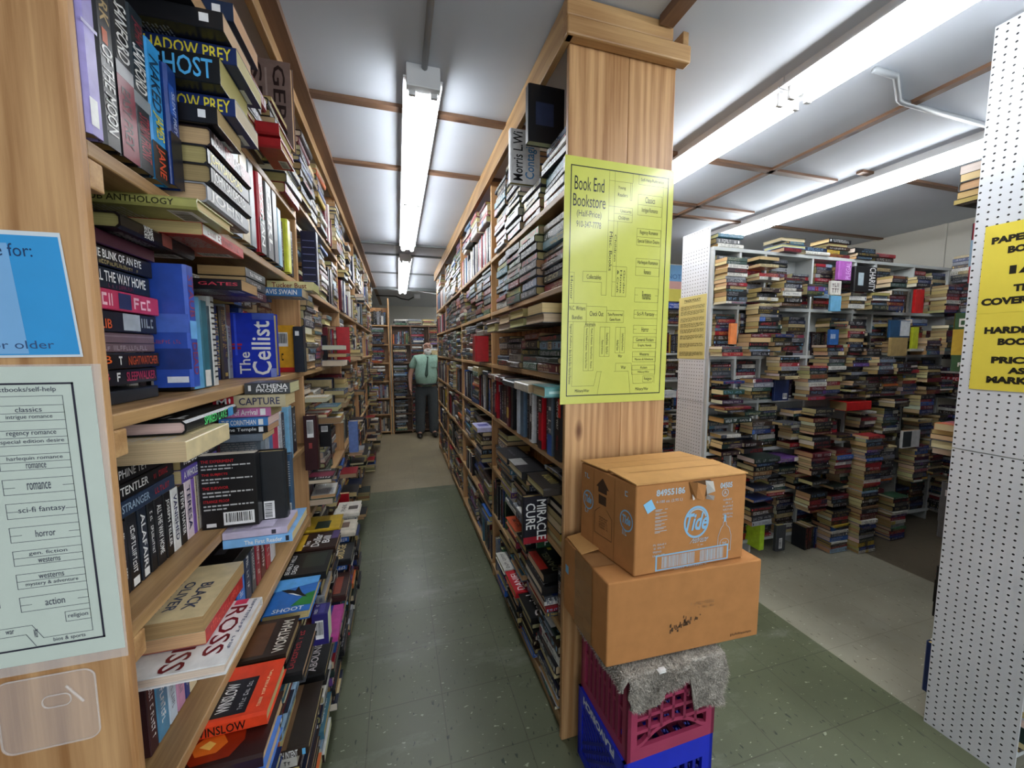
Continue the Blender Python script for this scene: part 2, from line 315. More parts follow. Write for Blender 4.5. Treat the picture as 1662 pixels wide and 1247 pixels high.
HEROES=[
 ('hardcover_book', 'stand+x', (-0.565, -0.4, 0.707, 0.737, 1.85, 2.1), 10129612, 'lavender hardcover with white label standing first on the upper shelf by the map post', [('r', 's', 0, 0, 0.16, 1, 1710626), ('t', 's', 'EI', 0.0, 0.1, 0.13, 0.9, 14696554, -90), ('r', 's', 0.8, 0.1, 0.95, 0.6, 15263978), ('r', 's', 0.4, 0, 0.42, 1, 13157606)]),
 ('hardcover_book', 'stand+x', (-0.565, -0.4, 0.737, 0.774, 1.85, 2.1), 1381658, 'black hardcover lettered OF THE MOON standing beside the lavender book', [('t', 's', 'DARK', 0.02, 0.25, 0.3, 0.75, 11901546), ('t', 's', 'OF THE MOON', 0.42, 0.2, 0.92, 0.8, 15000802), ('r', 's', 0.33, 0.3, 0.41, 0.6, 12606000)]),
 ('hardcover_book', 'stand+x', (-0.565, -0.4, 0.774, 0.815, 1.85, 2.105), 1316122, 'black and maroon hardcover with silver band standing on the upper shelf', [('r', 's', 0.52, 0, 1, 1, 8000560), ('r', 's', 0.44, 0, 0.52, 1, 10132128), ('t', 's', 'SANFORD', 0.08, 0.15, 0.42, 0.85, 15000802), ('t', 's', 'EASY PREY', 0.58, 0.2, 0.93, 0.7, 1707282)]),
 ('hardcover_book', 'stand+x', (-0.565, -0.4, 0.814, 0.858, 1.85, 2.105), 1713968, 'dark teal hardcover lettered STORM standing right of the maroon-bottomed one', [('t', 's', 'SANFORD', 0.22, 0.15, 0.5, 0.85, 15000802), ('r', 's', 0.52, 0, 0.6, 1, 9081496), ('t', 's', 'STORM FRONT', 0.64, 0.2, 0.93, 0.8, 10498116), ('t', 's', 'JOHN', 0.06, 0.2, 0.2, 0.8, 9056320)]),
 ('hardcover_book', 'stand+x', (-0.565, -0.4, 0.857, 0.902, 1.85, 2.085), 3118294, 'sky-blue hardcover with black foot standing on the upper shelf', [('r', 's', 0.72, 0, 1, 1, 1381658), ('t', 's', 'NAKED', 0.1, 0.2, 0.48, 0.8, 1323082), ('t', 's', 'JAMES', 0.5, 0.15, 0.68, 0.85, 14733376), ('t', 's', 'JANE', 0.74, 0.2, 0.96, 0.8, 13650472)]),
 ('hardcover_book', 'stand+x', (-0.56, -0.395, 0.907, 0.945, 1.86, 2.075), 1587582, 'short dark blue hardcover with misty jacket, last upright before the paperback stack', [('r', 's', 0.55, 0, 1, 1, 1053988), ('t', 's', 'SILENT PREY', 0.2, 0.35, 0.55, 0.65, 12109032), ('r', 's', 0.15, 0.1, 0.4, 0.6, 2775216)]),
 ('hardcover_book', 'flat+x', (-0.53, -0.358, 0.948, 1.174, 1.8455, 1.883), 9277590, 'silver-grey hardcover lying lowest in the dark author stack on the upper shelf', [('t', 's', 'JOHN', 0.05, 0.15, 0.8, 0.85, 15000802)]),
 ('hardcover_book', 'flat+x', (-0.53, -0.352, 0.954, 1.18, 1.884, 1.9215), 1710621, 'black hardcover with white name lying in the tilted upper-shelf stack', [('t', 's', 'JOHN SANDFORD', 0.05, 0.15, 0.8, 0.85, 15000802)]),
 ('hardcover_book', 'flat+x', (-0.53, -0.358, 0.96, 1.186, 1.9225, 1.96), 1645088, 'black hardcover with yellow name lying in the tilted upper-shelf stack', [('t', 's', 'JOHN SANDFORD', 0.05, 0.15, 0.8, 0.85, 14207040)]),
 ('hardcover_book', 'flat+x', (-0.53, -0.352, 0.966, 1.192, 1.961, 1.9985), 2102296, 'black and red hardcover lying on top of the tilted upper-shelf stack', [('t', 's', 'JOHN SANDFORD', 0.05, 0.15, 0.8, 0.85, 12628144), ('r', 's', 0.3, 0.1, 0.5, 0.9, 8001570), ('r', 's', 0.7, 0.1, 0.95, 0.9, 8001570)]),
 ('paperback_book', 'flat-y', (-0.5, -0.335, 0.955, 1.08, 2.0, 2.034), 1381658, 'black paperback with small white label, lowest of the page-edge stack on the upper shelf', [('r', 's', 0.8, 0.3, 0.88, 0.75, 15263976), ('b', 'k', 0.1, 0.08, 0.45, 0.34), ('p', 'k', 0.1, 0.45, 0.9, 0.9, 8949920)]),
 ('paperback_book', 'flat-y', (-0.49, -0.312, 0.985, 1.125, 2.035, 2.071), 1847142, 'navy paperback with yellow PREY lettering directly under the GHOST book', [('t', 's', 'SHADOW PREY', 0.12, 0.15, 0.95, 0.85, 14733376), ('b', 'k', 0.1, 0.08, 0.45, 0.34), ('p', 'k', 0.1, 0.45, 0.9, 0.9, 8949920)]),
 ('paperback_book', 'flat-y', (-0.56, -0.322, 0.945, 1.095, 2.072, 2.124), 1054236, 'black book with light blue GHOST lettering on its spine', [('t', 's', 'HOLY GHOST', 0.12, 0.15, 0.95, 0.85, 5418728), ('b', 'k', 0.1, 0.08, 0.45, 0.34), ('p', 'k', 0.1, 0.45, 0.9, 0.9, 8949920)]),
 ('paperback_book', 'flat-y', (-0.485, -0.298, 0.965, 1.115, 2.125, 2.159), 1715292, 'navy paperback with yellow SHADOW PREY lettering lying on the GHOST book', [('t', 's', 'SHADOW PREY', 0.12, 0.15, 0.95, 0.85, 14733376), ('b', 'k', 0.1, 0.08, 0.45, 0.34), ('p', 'k', 0.1, 0.45, 0.9, 0.9, 8949920)]),
 ('paperback_book', 'flat-y', (-0.5, -0.305, 0.925, 1.075, 2.16, 2.194), 1579293, 'black paperback lying on the yellow-lettered SHADOW PREY book', [('r', 's', 0.8, 0.3, 0.88, 0.75, 15263976), ('b', 'k', 0.1, 0.08, 0.45, 0.34), ('p', 'k', 0.1, 0.45, 0.9, 0.9, 8949920)]),
 ('paperback_book', 'flat-y', (-0.55, -0.35, 0.87, 1.02, 2.195, 2.231), 1776415, 'black paperback with barcode beneath, jutting out above the upright hardcovers', [('r', 's', 0.8, 0.3, 0.88, 0.75, 15263976), ('b', 'k', 0.1, 0.08, 0.45, 0.34), ('p', 'k', 0.1, 0.45, 0.9, 0.9, 8949920)]),
 ('paperback_book', 'flat-y', (-0.5, -0.31, 1.0, 1.15, 2.232, 2.268), 2240586, 'dark blue book topmost of the page-edge stack near the ceiling rail', [('r', 's', 0.8, 0.3, 0.88, 0.75, 15263976), ('b', 'k', 0.1, 0.08, 0.45, 0.34), ('p', 'k', 0.1, 0.45, 0.9, 0.9, 8949920)]),
 ('hardcover_book', 'stand-x', (-0.51, -0.355, 1.7, 1.74, 2.302, 2.605), 8021600, 'brown-grey hardcover with large dark capitals facing out high near the ceiling rail', [('t', 'f', 'GERA', 0.62, 0.05, 0.88, 0.95, 2759708, -90), ('t', 'f', 'SEV', 0.15, 0.1, 0.4, 0.95, 2759708, -90), ('r', 'f', 0.46, 0.3, 0.5, 0.9, 10128004)]),
 ('hardcover_book', 'flat-y', (-0.384, -0.321, 1.36, 1.52, 2.186, 2.222), 10099746, 'red hardcover with barcode beneath jutting out high on the shelving', [('b', 'k', 0.1, 0.1, 0.45, 0.5)]),
 ('hardcover_book', 'flat-y', (-0.383, -0.321, 1.37, 1.53, 2.153, 2.184), 10493990, 'dark red hardcover with white label beneath, jutting out below the red one', [('b', 'k', 0.1, 0.1, 0.45, 0.5)]),
 ('hardcover_book', 'stand+x', (-0.555, -0.395, 1.196, 1.249, 1.85, 2.09), 10465472, 'pale blue-grey hardcover standing on the upper shelf before the first divider', []),
 ('hardcover_book', 'stand+x', (-0.555, -0.395, 1.249, 1.308, 1.85, 2.09), 13483416, 'cream-edged hardcover standing on the upper shelf before the first divider', []),
 ('hardcover_book', 'stand+x', (-0.555, -0.395, 1.313, 1.36, 1.85, 2.09), 8160908, 'grey hardcover standing on the upper shelf before the first divider', []),
 ('hardcover_book', 'stand+x', (-0.567, -0.407, 1.3605, 1.3955, 1.85, 2.078), 2501188, None, [('g', 's', 0.15, 0.3, 0.8, 0.7, 13158600)]),
 ('hardcover_book', 'stand+x', (-0.555, -0.395, 1.396, 1.443, 1.85, 2.09), 12066860, 'red and black hardcover lettered WOMAN standing on the upper shelf before the first divider', [('r', 's', 0.55, 0, 1, 1, 1579035), ('t', 's', 'WOMAN', 0.1, 0.2, 0.9, 0.8, 15000802)]),
 ('hardcover_book', 'stand+x', (-0.567, -0.407, 1.4435, 1.4645, 1.85, 2.078), 2761504, None, [('g', 's', 0.15, 0.3, 0.8, 0.7, 13158600)]),
 ('hardcover_book', 'stand+x', (-0.555, -0.395, 1.465, 1.527, 1.85, 2.09), 1382172, 'black hardcover lettered GIRL standing on the upper shelf before the first divider', [('t', 's', 'GIRL', 0.1, 0.2, 0.9, 0.8, 15000802)]),
 ('hardcover_book', 'stand+x', (-0.555, -0.395, 1.534, 1.587, 1.85, 2.09), 1711658, 'thin dark navy hardcover standing on the upper shelf before the first divider', []),
 ('hardcover_book', 'stand+x', (-0.555, -0.395, 1.587, 1.634, 1.85, 2.05), 7317700, 'light blue hardcover standing on the upper shelf before the first divider', []),
 ('hardcover_book', 'stand+x', (-0.567, -0.407, 1.6345, 1.6695, 1.85, 2.038), 2501188, None, [('g', 's', 0.15, 0.3, 0.8, 0.7, 13158600)]),
 ('hardcover_book', 'stand+x', (-0.567, -0.407, 1.6705, 1.7055, 1.85, 2.032), 3809830, None, [('g', 's', 0.15, 0.3, 0.8, 0.7, 13158600)]),
 ('hardcover_book', 'stand+x', (-0.555, -0.395, 1.715, 1.762, 1.85, 2.05), 14212168, 'lime-yellow hardcover standing on the upper shelf before the first divider', []),
 ('hardcover_book', 'stand+x', (-0.567, -0.407, 1.7625, 1.803, 1.85, 2.038), 2109498, None, [('g', 's', 0.15, 0.3, 0.8, 0.7, 13158600)]),
 ('hardcover_book', 'stand+x', (-0.567, -0.407, 1.804, 1.8445, 1.85, 2.032), 1908774, None, [('g', 's', 0.15, 0.3, 0.8, 0.7, 13158600)]),
 ('paperback_book', 'flat+x', (-0.57, -0.462, 0.775, 0.938, 1.488, 1.5155), 1447451, 'black paperback lettered SLEEPWALKER, bottom of the stack beside the blue hardcover', [('t', 's', 'JB', 0.02, 0.2, 0.2, 0.85, 12595272), ('g', 's', 0.25, 0.25, 0.4, 0.8, 15000802), ('t', 's', 'SLEEPWALKER', 0.45, 0.2, 0.97, 0.8, 11546704)]),
 ('paperback_book', 'flat+x', (-0.57, -0.458, 0.775, 0.942, 1.517, 1.5435), 1513242, 'black paperback lettered NIGHTWATCHER, second from bottom beside the blue hardcover', [('t', 's', 'JB', 0.02, 0.2, 0.2, 0.85, 14705704), ('g', 's', 0.25, 0.25, 0.4, 0.8, 15000802), ('t', 's', 'NIGHTWATCHER', 0.45, 0.2, 0.97, 0.8, 12603432)]),
 ('paperback_book', 'flat+x', (-0.57, -0.462, 0.775, 0.938, 1.545, 1.5785), 7297632, 'grey-mauve paperback, third from bottom beside the blue hardcover', [('r', 's', 0.0, 0.45, 1, 0.5, 3813428), ('r', 's', 0.0, 0.8, 1, 0.86, 9075328), ('g', 's', 0.1, 0.1, 0.9, 0.35, 11049632)]),
 ('paperback_book', 'flat+x', (-0.57, -0.458, 0.775, 0.942, 1.58, 1.6145), 1776934, 'dark paperback with pale photo band, under the pink book', [('t', 's', 'ALIB', 0.0, 0.15, 0.25, 0.6, 13654576), ('r', 's', 0.42, 0.1, 0.7, 0.95, 11055288), ('g', 's', 0.72, 0.3, 0.98, 0.8, 9476256)]),
 ('paperback_book', 'flat+x', (-0.57, -0.454, 0.775, 0.946, 1.616, 1.6495), 12728926, 'pink paperback in the stack left of the blue hardcover', [('g', 's', 0.1, 0.2, 0.32, 0.8, 15777996), ('r', 's', 0.33, 0.1, 0.52, 0.9, 2766176), ('g', 's', 0.56, 0.2, 0.9, 0.8, 15777996)]),
 ('paperback_book', 'flat+x', (-0.57, -0.462, 0.775, 0.938, 1.651, 1.6865), 1384492, 'dark navy paperback lettered ALL THE WAY HOME, above the pink one', [('t', 's', 'ALL THE WAY HOME', 0.08, 0.35, 0.92, 0.85, 15000802), ('g', 's', 0.3, 0.1, 0.7, 0.28, 7352394)]),
 ('paperback_book', 'flat+x', (-0.57, -0.458, 0.775, 0.942, 1.688, 1.7185), 1184534, 'black paperback lettered BLINK OF AN EYE, second from top of its stack', [('t', 's', 'THE BLINK OF AN EYE', 0.04, 0.4, 0.8, 0.85, 15000802), ('g', 's', 0.15, 0.08, 0.75, 0.3, 10522720)]),
 ('paperback_book', 'flat+x', (-0.57, -0.454, 0.775, 0.946, 1.72, 1.7435), 3806500, 'dark maroon paperback lying on the BLINK OF AN EYE book', []),
 ('paperback_book', 'flat+x', (-0.57, -0.465, 0.775, 0.945, 1.4555, 1.4785), 2106412, 'thin charcoal paperback under the SLEEPWALKER book on the shelf board', []),
 ('hardcover_book', 'flat+x', (-0.56, -0.425, 0.8, 1.04, 1.746, 1.772), 1775384, 'black hardcover with small white lettering lying across the stack under the olive book', [('t', 's', 'WIDE', 0.25, 0.55, 0.36, 0.9, 15000802), ('t', 's', 'COPE', 0.25, 0.3, 0.36, 0.55, 15000802), ('t', 's', 'STALIN', 0.25, 0.05, 0.36, 0.3, 15000802), ('r', 's', 0.48, 0.05, 0.62, 0.95, 8011832)]),
 ('paperback_book', 'flat+x', (-0.52, -0.36, 0.92, 1.13, 1.773, 1.797), 12073524, 'thick red and white paperback with cream pages toward the camera under the olive book', [('r', 's', 0.0, 0.1, 0.4, 0.9, 15000802), ('g', 's', 0.1, 0.3, 0.9, 0.7, 8400944)]),
 ('hardcover_book', 'flat-y', (-0.575, -0.335, 0.84, 1.0, 1.7975, 1.8175), 10132056, 'olive hardcover lettered CLUB ANTHOLOGY jutting out under the upper shelf', [('t', 's', 'MYSTERY CLUB ANTHOLOGY', 0.02, 0.2, 0.86, 0.75, 2763288)]),
 ('hardcover_book', 'stand+x', (-0.475, -0.408, 0.953, 0.987, 1.472, 1.7215), 2969518, 'blue hardcover with cloudy jacket standing beside the pink book stack', [('t', 's', 'STAUB', 0.08, 0.2, 0.42, 0.8, 9058906), ('r', 's', 0.45, 0.1, 0.6, 0.9, 7319784), ('t', 's', 'DEAD', 0.63, 0.2, 0.9, 0.8, 9058906), ('r', 'k', 0.35, 0.04, 0.9, 0.09, 14673134), ('r', 'k', 0.0, 0.15, 1, 0.32, 2243200), ('r', 'k', 0.0, 0.45, 1, 0.6, 4877512), ('g', 'k', 0.05, 0.36, 0.8, 0.39, 10111600)]),
 ('hardcover_book', 'stand+x', (-0.6, -0.45, 1.044, 1.058, 1.458, 1.678), 1513500, 'thin black book standing between the two bright blue hardcovers', []),
 ('hardcover_book', 'stand+x', (-0.6, -0.45, 1.058, 1.108, 1.458, 1.673), 5939404, 'light blue hardcover standing between the two bright blue hardcovers', []),
 ('hardcover_book', 'stand+x', (-0.6, -0.45, 1.108, 1.144, 1.458, 1.668), 3041400, 'teal hardcover with white tag standing between the two bright blue hardcovers', [('r', 's', 0.8, 0.1, 0.99, 0.9, 14211284)]),
 ('hardcover_book', 'stand+x', (-0.6, -0.45, 1.144, 1.157, 1.458, 1.658), 2770000, 'thin dark teal book standing between the two bright blue hardcovers', []),
 ('hardcover_book', 'stand+x', (-0.6, -0.45, 1.157, 1.186, 1.458, 1.683), 13158596, 'white spiral-patterned book standing between the two bright blue hardcovers', [('r', 's', 0.05, 0.2, 0.07, 0.8, 2236962), ('r', 's', 0.11, 0.2, 0.13, 0.8, 2236962), ('r', 's', 0.16999999999999998, 0.2, 0.19, 0.8, 2236962), ('r', 's', 0.22999999999999998, 0.2, 0.25, 0.8, 2236962), ('r', 's', 0.29, 0.2, 0.31, 0.8, 2236962), ('r', 's', 0.35, 0.2, 0.37, 0.8, 2236962), ('r', 's', 0.41, 0.2, 0.43, 0.8, 2236962), ('r', 's', 0.47, 0.2, 0.49, 0.8, 2236962), ('r', 's', 0.53, 0.2, 0.55, 0.8, 2236962), ('r', 's', 0.5900000000000001, 0.2, 0.6100000000000001, 0.8, 2236962), ('r', 's', 0.65, 0.2, 0.6699999999999999, 0.8, 2236962), ('r', 's', 0.71, 0.2, 0.73, 0.8, 2236962), ('r', 's', 0.77, 0.2, 0.79, 0.8, 2236962), ('r', 's', 0.8300000000000001, 0.2, 0.8500000000000001, 0.8, 2236962), ('r', 's', 0.89, 0.2, 0.9099999999999999, 0.8, 2236962)]),
 ('paperback_book', 'flat-y', (-0.5, -0.352, 1.08, 1.19, 1.69, 1.715), 1709336, 'black paperback with red spine lettering lying over the thin upright books', [('t', 's', 'JOE GATES', 0.05, 0.3, 0.95, 0.7, 12599376)]),
 ('paperback_book', 'flat+x', (-0.52, -0.405, 1.28, 1.45, 1.7, 1.726), 4858928, 'dark plum paperback lying above the Cellist book', [('g', 's', 0.2, 0.3, 0.8, 0.7, 15000802)]),
 ('paperback_book', 'flat+x', (-0.52, -0.405, 1.28, 1.45, 1.728, 1.754), 2763824, 'charcoal paperback in the short stack above the Cellist book', [('g', 's', 0.2, 0.3, 0.8, 0.7, 15000802)]),
 ('paperback_book', 'flat+x', (-0.52, -0.405, 1.28, 1.45, 1.756, 1.782), 1911340, 'black-green paperback topmost of the short stack above the Cellist book', [('g', 's', 0.2, 0.3, 0.8, 0.7, 15000802)]),
 ('hardcover_book', 'stand-x', (-0.569, -0.4, 1.5, 1.54, 1.455, 1.671), 1388720, 'bright blue hardcover lettered The Cellist facing the aisle end', [('t', 'f', 'The', 0.36, 0.06, 0.55, 0.4, 15000802, 90), ('t', 'f', 'Cellist', 0.58, 0.04, 0.92, 0.88, 15000802, 90), ('r', 'f', 0.0, 0.5, 0.42, 0.53, 11542592), ('r', 'f', 0.0, 0.44, 0.4, 0.48, 8392752), ('r', 'f', 0.62, 0.9, 1, 1, 4217008), ('r', 'f', 0.9, 0.0, 1, 0.14, 8425688), ('r', 'f', 0.16, 0.3, 0.2, 0.98, 3166424), ('r', 'f', 0.3, 0.35, 0.34, 0.98, 3166424)]),
 ('hardcover_book', 'stand+x', (-0.507, -0.415, 1.82, 1.85, 1.455, 1.6495), 14722088, 'mustard-yellow hardcover with barcode, back cover showing beyond the Cellist', [('r', 'k', 0, 0, 1, 0.1, 12593192), ('b', 'k', 0.35, 0.55, 0.75, 0.85), ('g', 'k', 0.4, 0.25, 0.6, 0.4, 4206616)]),
 ('hardcover_book', 'stand+x', (-0.413, -0.376, 1.8, 1.85, 1.455, 1.6445), 1581100, 'dark navy hardcover standing against the first divider', [('r', 'k', 0.2, 0.8, 0.6, 0.9, 14737632)]),
 ('paperback_book', 'flat-y', (-0.5, -0.335, 1.62, 1.73, 1.745, 1.775), 3829928, 'blue paperback jutting out beyond the Cellist, white author lettering', [('t', 's', 'DAVIS SWAIN', 0.2, 0.2, 0.9, 0.8, 15000802)]),
 ('paperback_book', 'flat-y', (-0.47, -0.31, 1.7, 1.82, 1.78, 1.812), 14208144, 'cream paperback with red lettering jutting out under the upper shelf', [('t', 's', 'Tucker Bust', 0.1, 0.2, 0.85, 0.8, 8400928)]),
 ('paperback_book', 'flat+x', (-0.57, -0.455, 0.785, 0.955, 1.262, 1.291), 2504270, 'navy paperback lowest in the flat stack by the map post', [('t', 's', 'STRANGER', 0.05, 0.3, 0.5, 0.8, 9413816), ('g', 's', 0.6, 0.35, 0.9, 0.75, 10496048)]),
 ('paperback_book', 'flat+x', (-0.57, -0.455, 0.785, 0.955, 1.292, 1.321), 1316120, 'black paperback with large white capitals, second up by the map post', [('t', 's', 'TENTLER', 0.05, 0.3, 0.5, 0.8, 15000802), ('g', 's', 0.6, 0.35, 0.9, 0.75, 10496048)]),
 ('paperback_book', 'flat+x', (-0.57, -0.455, 0.785, 0.955, 1.322, 1.351), 1184276, 'black paperback with dim grey capitals, third up by the map post', [('t', 's', 'PHINE TEY', 0.05, 0.3, 0.5, 0.8, 13158600), ('g', 's', 0.6, 0.35, 0.9, 0.75, 10496048)]),
 ('paperback_book', 'flat+x', (-0.53, -0.36, 0.8, 0.98, 1.353, 1.389), 14206876, 'cream-paged paperback jutting out under the middle shelf by the map post', []),
 ('hardcover_book', 'flat+x', (-0.54, -0.385, 0.86, 1.1, 1.391, 1.416), 1316890, 'thin black hardcover with green spine lettering jutting out under the middle shelf', [('t', 's', 'SPIRED LAKE', 0.3, 0.15, 0.75, 0.85, 5955712), ('r', 's', 0.78, 0.1, 0.9, 0.9, 3837896)]),
 ('paperback_book', 'flat+x', (-0.56, -0.45, 0.972, 1.142, 1.262, 1.292), 5917338, 'purple paperback lettered A WHOLE NEW LIFE in the flat stack', [('t', 's', 'A WHOLE NEW LIFE', 0.05, 0.25, 0.75, 0.8, 15000802), ('g', 's', 0.78, 0.3, 0.98, 0.7, 11573928)]),
 ('paperback_book', 'flat+x', (-0.56, -0.45, 0.972, 1.142, 1.293, 1.323), 2106152, 'charcoal paperback above A WHOLE NEW LIFE', [('t', 's', 'THE DEFENDER', 0.05, 0.25, 0.75, 0.8, 15000802), ('g', 's', 0.78, 0.3, 0.98, 0.7, 11573928)]),
 ('paperback_book', 'flat+x', (-0.56, -0.45, 0.972, 1.142, 1.324, 1.354), 1382171, 'black paperback with large white name, top of its flat stack', [('t', 's', 'JOSEPH TELLER', 0.05, 0.25, 0.75, 0.8, 15000802), ('g', 's', 0.78, 0.3, 0.98, 0.7, 11573928)]),
 ('paperback_book', 'stand+x', (-0.568, -0.458, 0.785, 0.805, 1.127, 1.256), 1381146, 'black paperback standing on the shelf behind the lying cream book', [('g', 's', 0.15, 0.3, 0.8, 0.7, 15000802)]),
 ('paperback_book', 'stand+x', (-0.568, -0.458, 0.806, 0.834, 1.127, 1.26), 1184536, 'black with white foot lettering paperback standing on the shelf behind the lying cream book', [('g', 's', 0.15, 0.3, 0.8, 0.7, 15000802), ('r', 's', 0.86, 0.2, 0.97, 0.8, 15000802)]),
 ('paperback_book', 'stand+x', (-0.568, -0.458, 0.838, 0.862, 1.127, 1.264), 1450030, 'dark navy paperback standing on the shelf behind the lying cream book', [('t', 's', 'ALAFAIR', 0.1, 0.25, 0.85, 0.75, 15000802), ('r', 's', 0.86, 0.2, 0.97, 0.8, 15000802)]),
 ('paperback_book', 'stand+x', (-0.568, -0.458, 0.866, 0.884, 1.127, 1.264), 1316378, 'plain black paperback standing on the shelf behind the lying cream book', [('g', 's', 0.15, 0.3, 0.8, 0.7, 15000802)]),
 ('paperback_book', 'stand+x', (-0.568, -0.458, 0.887, 0.915, 1.127, 1.26), 1513500, 'black lettered HOME paperback standing on the shelf behind the lying cream book', [('t', 's', 'ALL THE WAY HOME', 0.1, 0.25, 0.85, 0.75, 15000802)]),
 ('paperback_book', 'stand+x', (-0.568, -0.458, 0.918, 0.942, 1.127, 1.26), 1052948, 'deep black white-lettered paperback standing on the shelf behind the lying cream book', [('t', 's', 'JOSEPH TELLER', 0.1, 0.25, 0.85, 0.75, 15000802)]),
 ('paperback_book', 'stand+x', (-0.568, -0.458, 0.945, 0.97, 1.127, 1.26), 14277078, 'white paperback standing on the shelf behind the lying cream book', [('t', 's', 'VANISHED', 0.1, 0.25, 0.85, 0.75, 1093)]),
 ('paperback_book', 'stand+x', (-0.568, -0.458, 0.972, 0.996, 1.127, 1.256), 1776156, 'black lettered WEATHER paperback standing on the shelf behind the lying cream book', [('t', 's', 'STEVE THAYER', 0.1, 0.25, 0.85, 0.75, 15000802)]),
 ('paperback_book', 'stand+x', (-0.568, -0.458, 0.997, 1.026, 1.127, 1.26), 14075596, 'pale pink paperback standing on the shelf behind the lying cream book', [('t', 's', 'TERESA', 0.1, 0.25, 0.85, 0.75, 1093)]),
 ('paperback_book', 'stand+x', (-0.568, -0.458, 1.027, 1.041, 1.127, 1.256), 8018088, 'purple paperback standing on the shelf behind the lying cream book', [('g', 's', 0.15, 0.3, 0.8, 0.7, 8413312)]),
 ('paperback_book', 'stand+x', (-0.568, -0.458, 1.041, 1.052, 1.127, 1.264), 14734512, 'cream paperback standing on the shelf behind the lying cream book', [('g', 's', 0.15, 0.3, 0.8, 0.7, 8413312)]),
 ('paperback_book', 'stand+x', (-0.568, -0.458, 1.053, 1.067, 1.127, 1.256), 15263456, 'off-white paperback standing on the shelf behind the lying cream book', [('g', 's', 0.15, 0.3, 0.8, 0.7, 8413312)]),
 ('paperback_book', 'stand+x', (-0.449, -0.333, 1.04, 1.07, 1.127, 1.304), 1250069, 'black paperback with red headings and white barcode, back cover facing the camera', [('t', 'k', 'THE EXPERIMENT', 0.05, 0.9, 0.62, 0.94, 12593200), ('p', 'k', 0.05, 0.8, 0.93, 0.885, 12105912), ('t', 'k', 'THE SUBJECTS', 0.05, 0.72, 0.5, 0.76, 12593200), ('p', 'k', 0.05, 0.62, 0.93, 0.705, 12105912), ('t', 'k', 'THE SURVIVOR', 0.05, 0.54, 0.5, 0.58, 12593200), ('p', 'k', 0.05, 0.43, 0.93, 0.525, 12105912), ('t', 'k', 'STRANGE PROOF', 0.05, 0.36, 0.5, 0.4, 12593200), ('p', 'k', 0.05, 0.25, 0.93, 0.345, 12105912), ('b', 'k', 0.38, 0.04, 0.93, 0.22), ('r', 'k', 0.08, 0.03, 0.25, 0.08, 14211288)]),
 ('hardcover_book', 'stand+x', (-0.353, -0.28, 1.075, 1.105, 1.116, 1.2965), 1777186, 'plain black hardcover with upright barcode standing beside the red-headed paperback', [('b', 'k', 0.3, 0.05, 0.62, 0.3, 90)]),
 ('hardcover_book', 'stand+x', (-0.312, -0.283, 1.14, 1.165, 1.099, 1.27), 3493994, 'slate blue hardcover standing right behind the plain black one', []),
 ('paperback_book', 'flat-y', (-0.46, -0.36, 1.19, 1.295, 1.3, 1.32), 7305862, 'slate grey paperback at the bottom of the CAPTURE stack', []),
 ('paperback_book', 'flat-y', (-0.46, -0.35, 1.202, 1.307, 1.321, 1.341), 1316378, 'thin black paperback with white name near the bottom of the CAPTURE stack', [('t', 's', 'Jane Temple', 0.05, 0.2, 0.75, 0.8, 15000802), ('r', 's', 0.8, 0.15, 0.9, 0.85, 15000802)]),
 ('paperback_book', 'flat-y', (-0.46, -0.345, 1.19, 1.295, 1.342, 1.365), 3831992, 'blue paperback lettered CORINTHIAN in the CAPTURE stack', [('t', 's', 'THE CORINTHIAN', 0.05, 0.2, 0.75, 0.8, 15000802), ('r', 's', 0.8, 0.15, 0.9, 0.85, 15000802)]),
 ('paperback_book', 'flat-y', (-0.47, -0.34, 1.202, 1.307, 1.366, 1.392), 12611744, 'pink paperback under the CAPTURE book', [('t', 's', 'Proof of Arrival', 0.05, 0.2, 0.75, 0.8, 15000802), ('r', 's', 0.8, 0.15, 0.9, 0.85, 15000802)]),
 ('paperback_book', 'flat-y', (-0.47, -0.3, 1.19, 1.295, 1.393, 1.427), 11839624, 'beige paperback lettered CAPTURE with red corner block', [('r', 's', 0.0, 0.05, 0.28, 0.95, 11544632), ('t', 's', 'M!', 0.05, 0.2, 0.24, 0.8, 15000802), ('t', 's', 'CAPTURE', 0.35, 0.22, 0.92, 0.8, 2764368)]),
 ('paperback_book', 'flat-y', (-0.4, -0.29, 1.202, 1.307, 1.428, 1.458), 3816768, 'dark grey paperback lettered ATHENA PROJECT, top of its stack', [('t', 's', 'ATHENA', 0.25, 0.52, 0.95, 0.92, 15000802), ('t', 's', 'PROJECT', 0.25, 0.08, 0.95, 0.48, 15000802), ('r', 's', 0.08, 0.3, 0.14, 0.8, 15000802)]),
 ('paperback_book', 'stand+x', (-0.53, -0.4, 1.307, 1.345, 1.13, 1.335), 7635082, 'grey upright book beyond the CAPTURE stack on the shelf', []),
 ('paperback_book', 'stand+x', (-0.53, -0.4, 1.345, 1.38, 1.13, 1.335), 10134702, 'pale grey upright book beyond the CAPTURE stack on the shelf', []),
 ('paperback_book', 'stand+x', (-0.53, -0.4, 1.38, 1.417, 1.13, 1.335), 5929636, 'dull blue upright book beyond the CAPTURE stack on the shelf', []),
 ('paperback_book', 'stand+x', (-0.53, -0.4, 1.417, 1.476, 1.13, 1.335), 12728922, 'crimson upright book beyond the CAPTURE stack on the shelf', []),
 ('paperback_book', 'stand+x', (-0.53, -0.4, 1.476, 1.523, 1.13, 1.335), 14738148, 'white upright book beyond the CAPTURE stack on the shelf', [('p', 's', 0.05, 0.1, 0.95, 0.9, 9476264)]),
 ('paperback_book', 'stand+x', (-0.542, -0.412, 1.5235, 1.5635, 1.13, 1.323), 2501188, None, [('g', 's', 0.15, 0.3, 0.8, 0.7, 13158600)]),
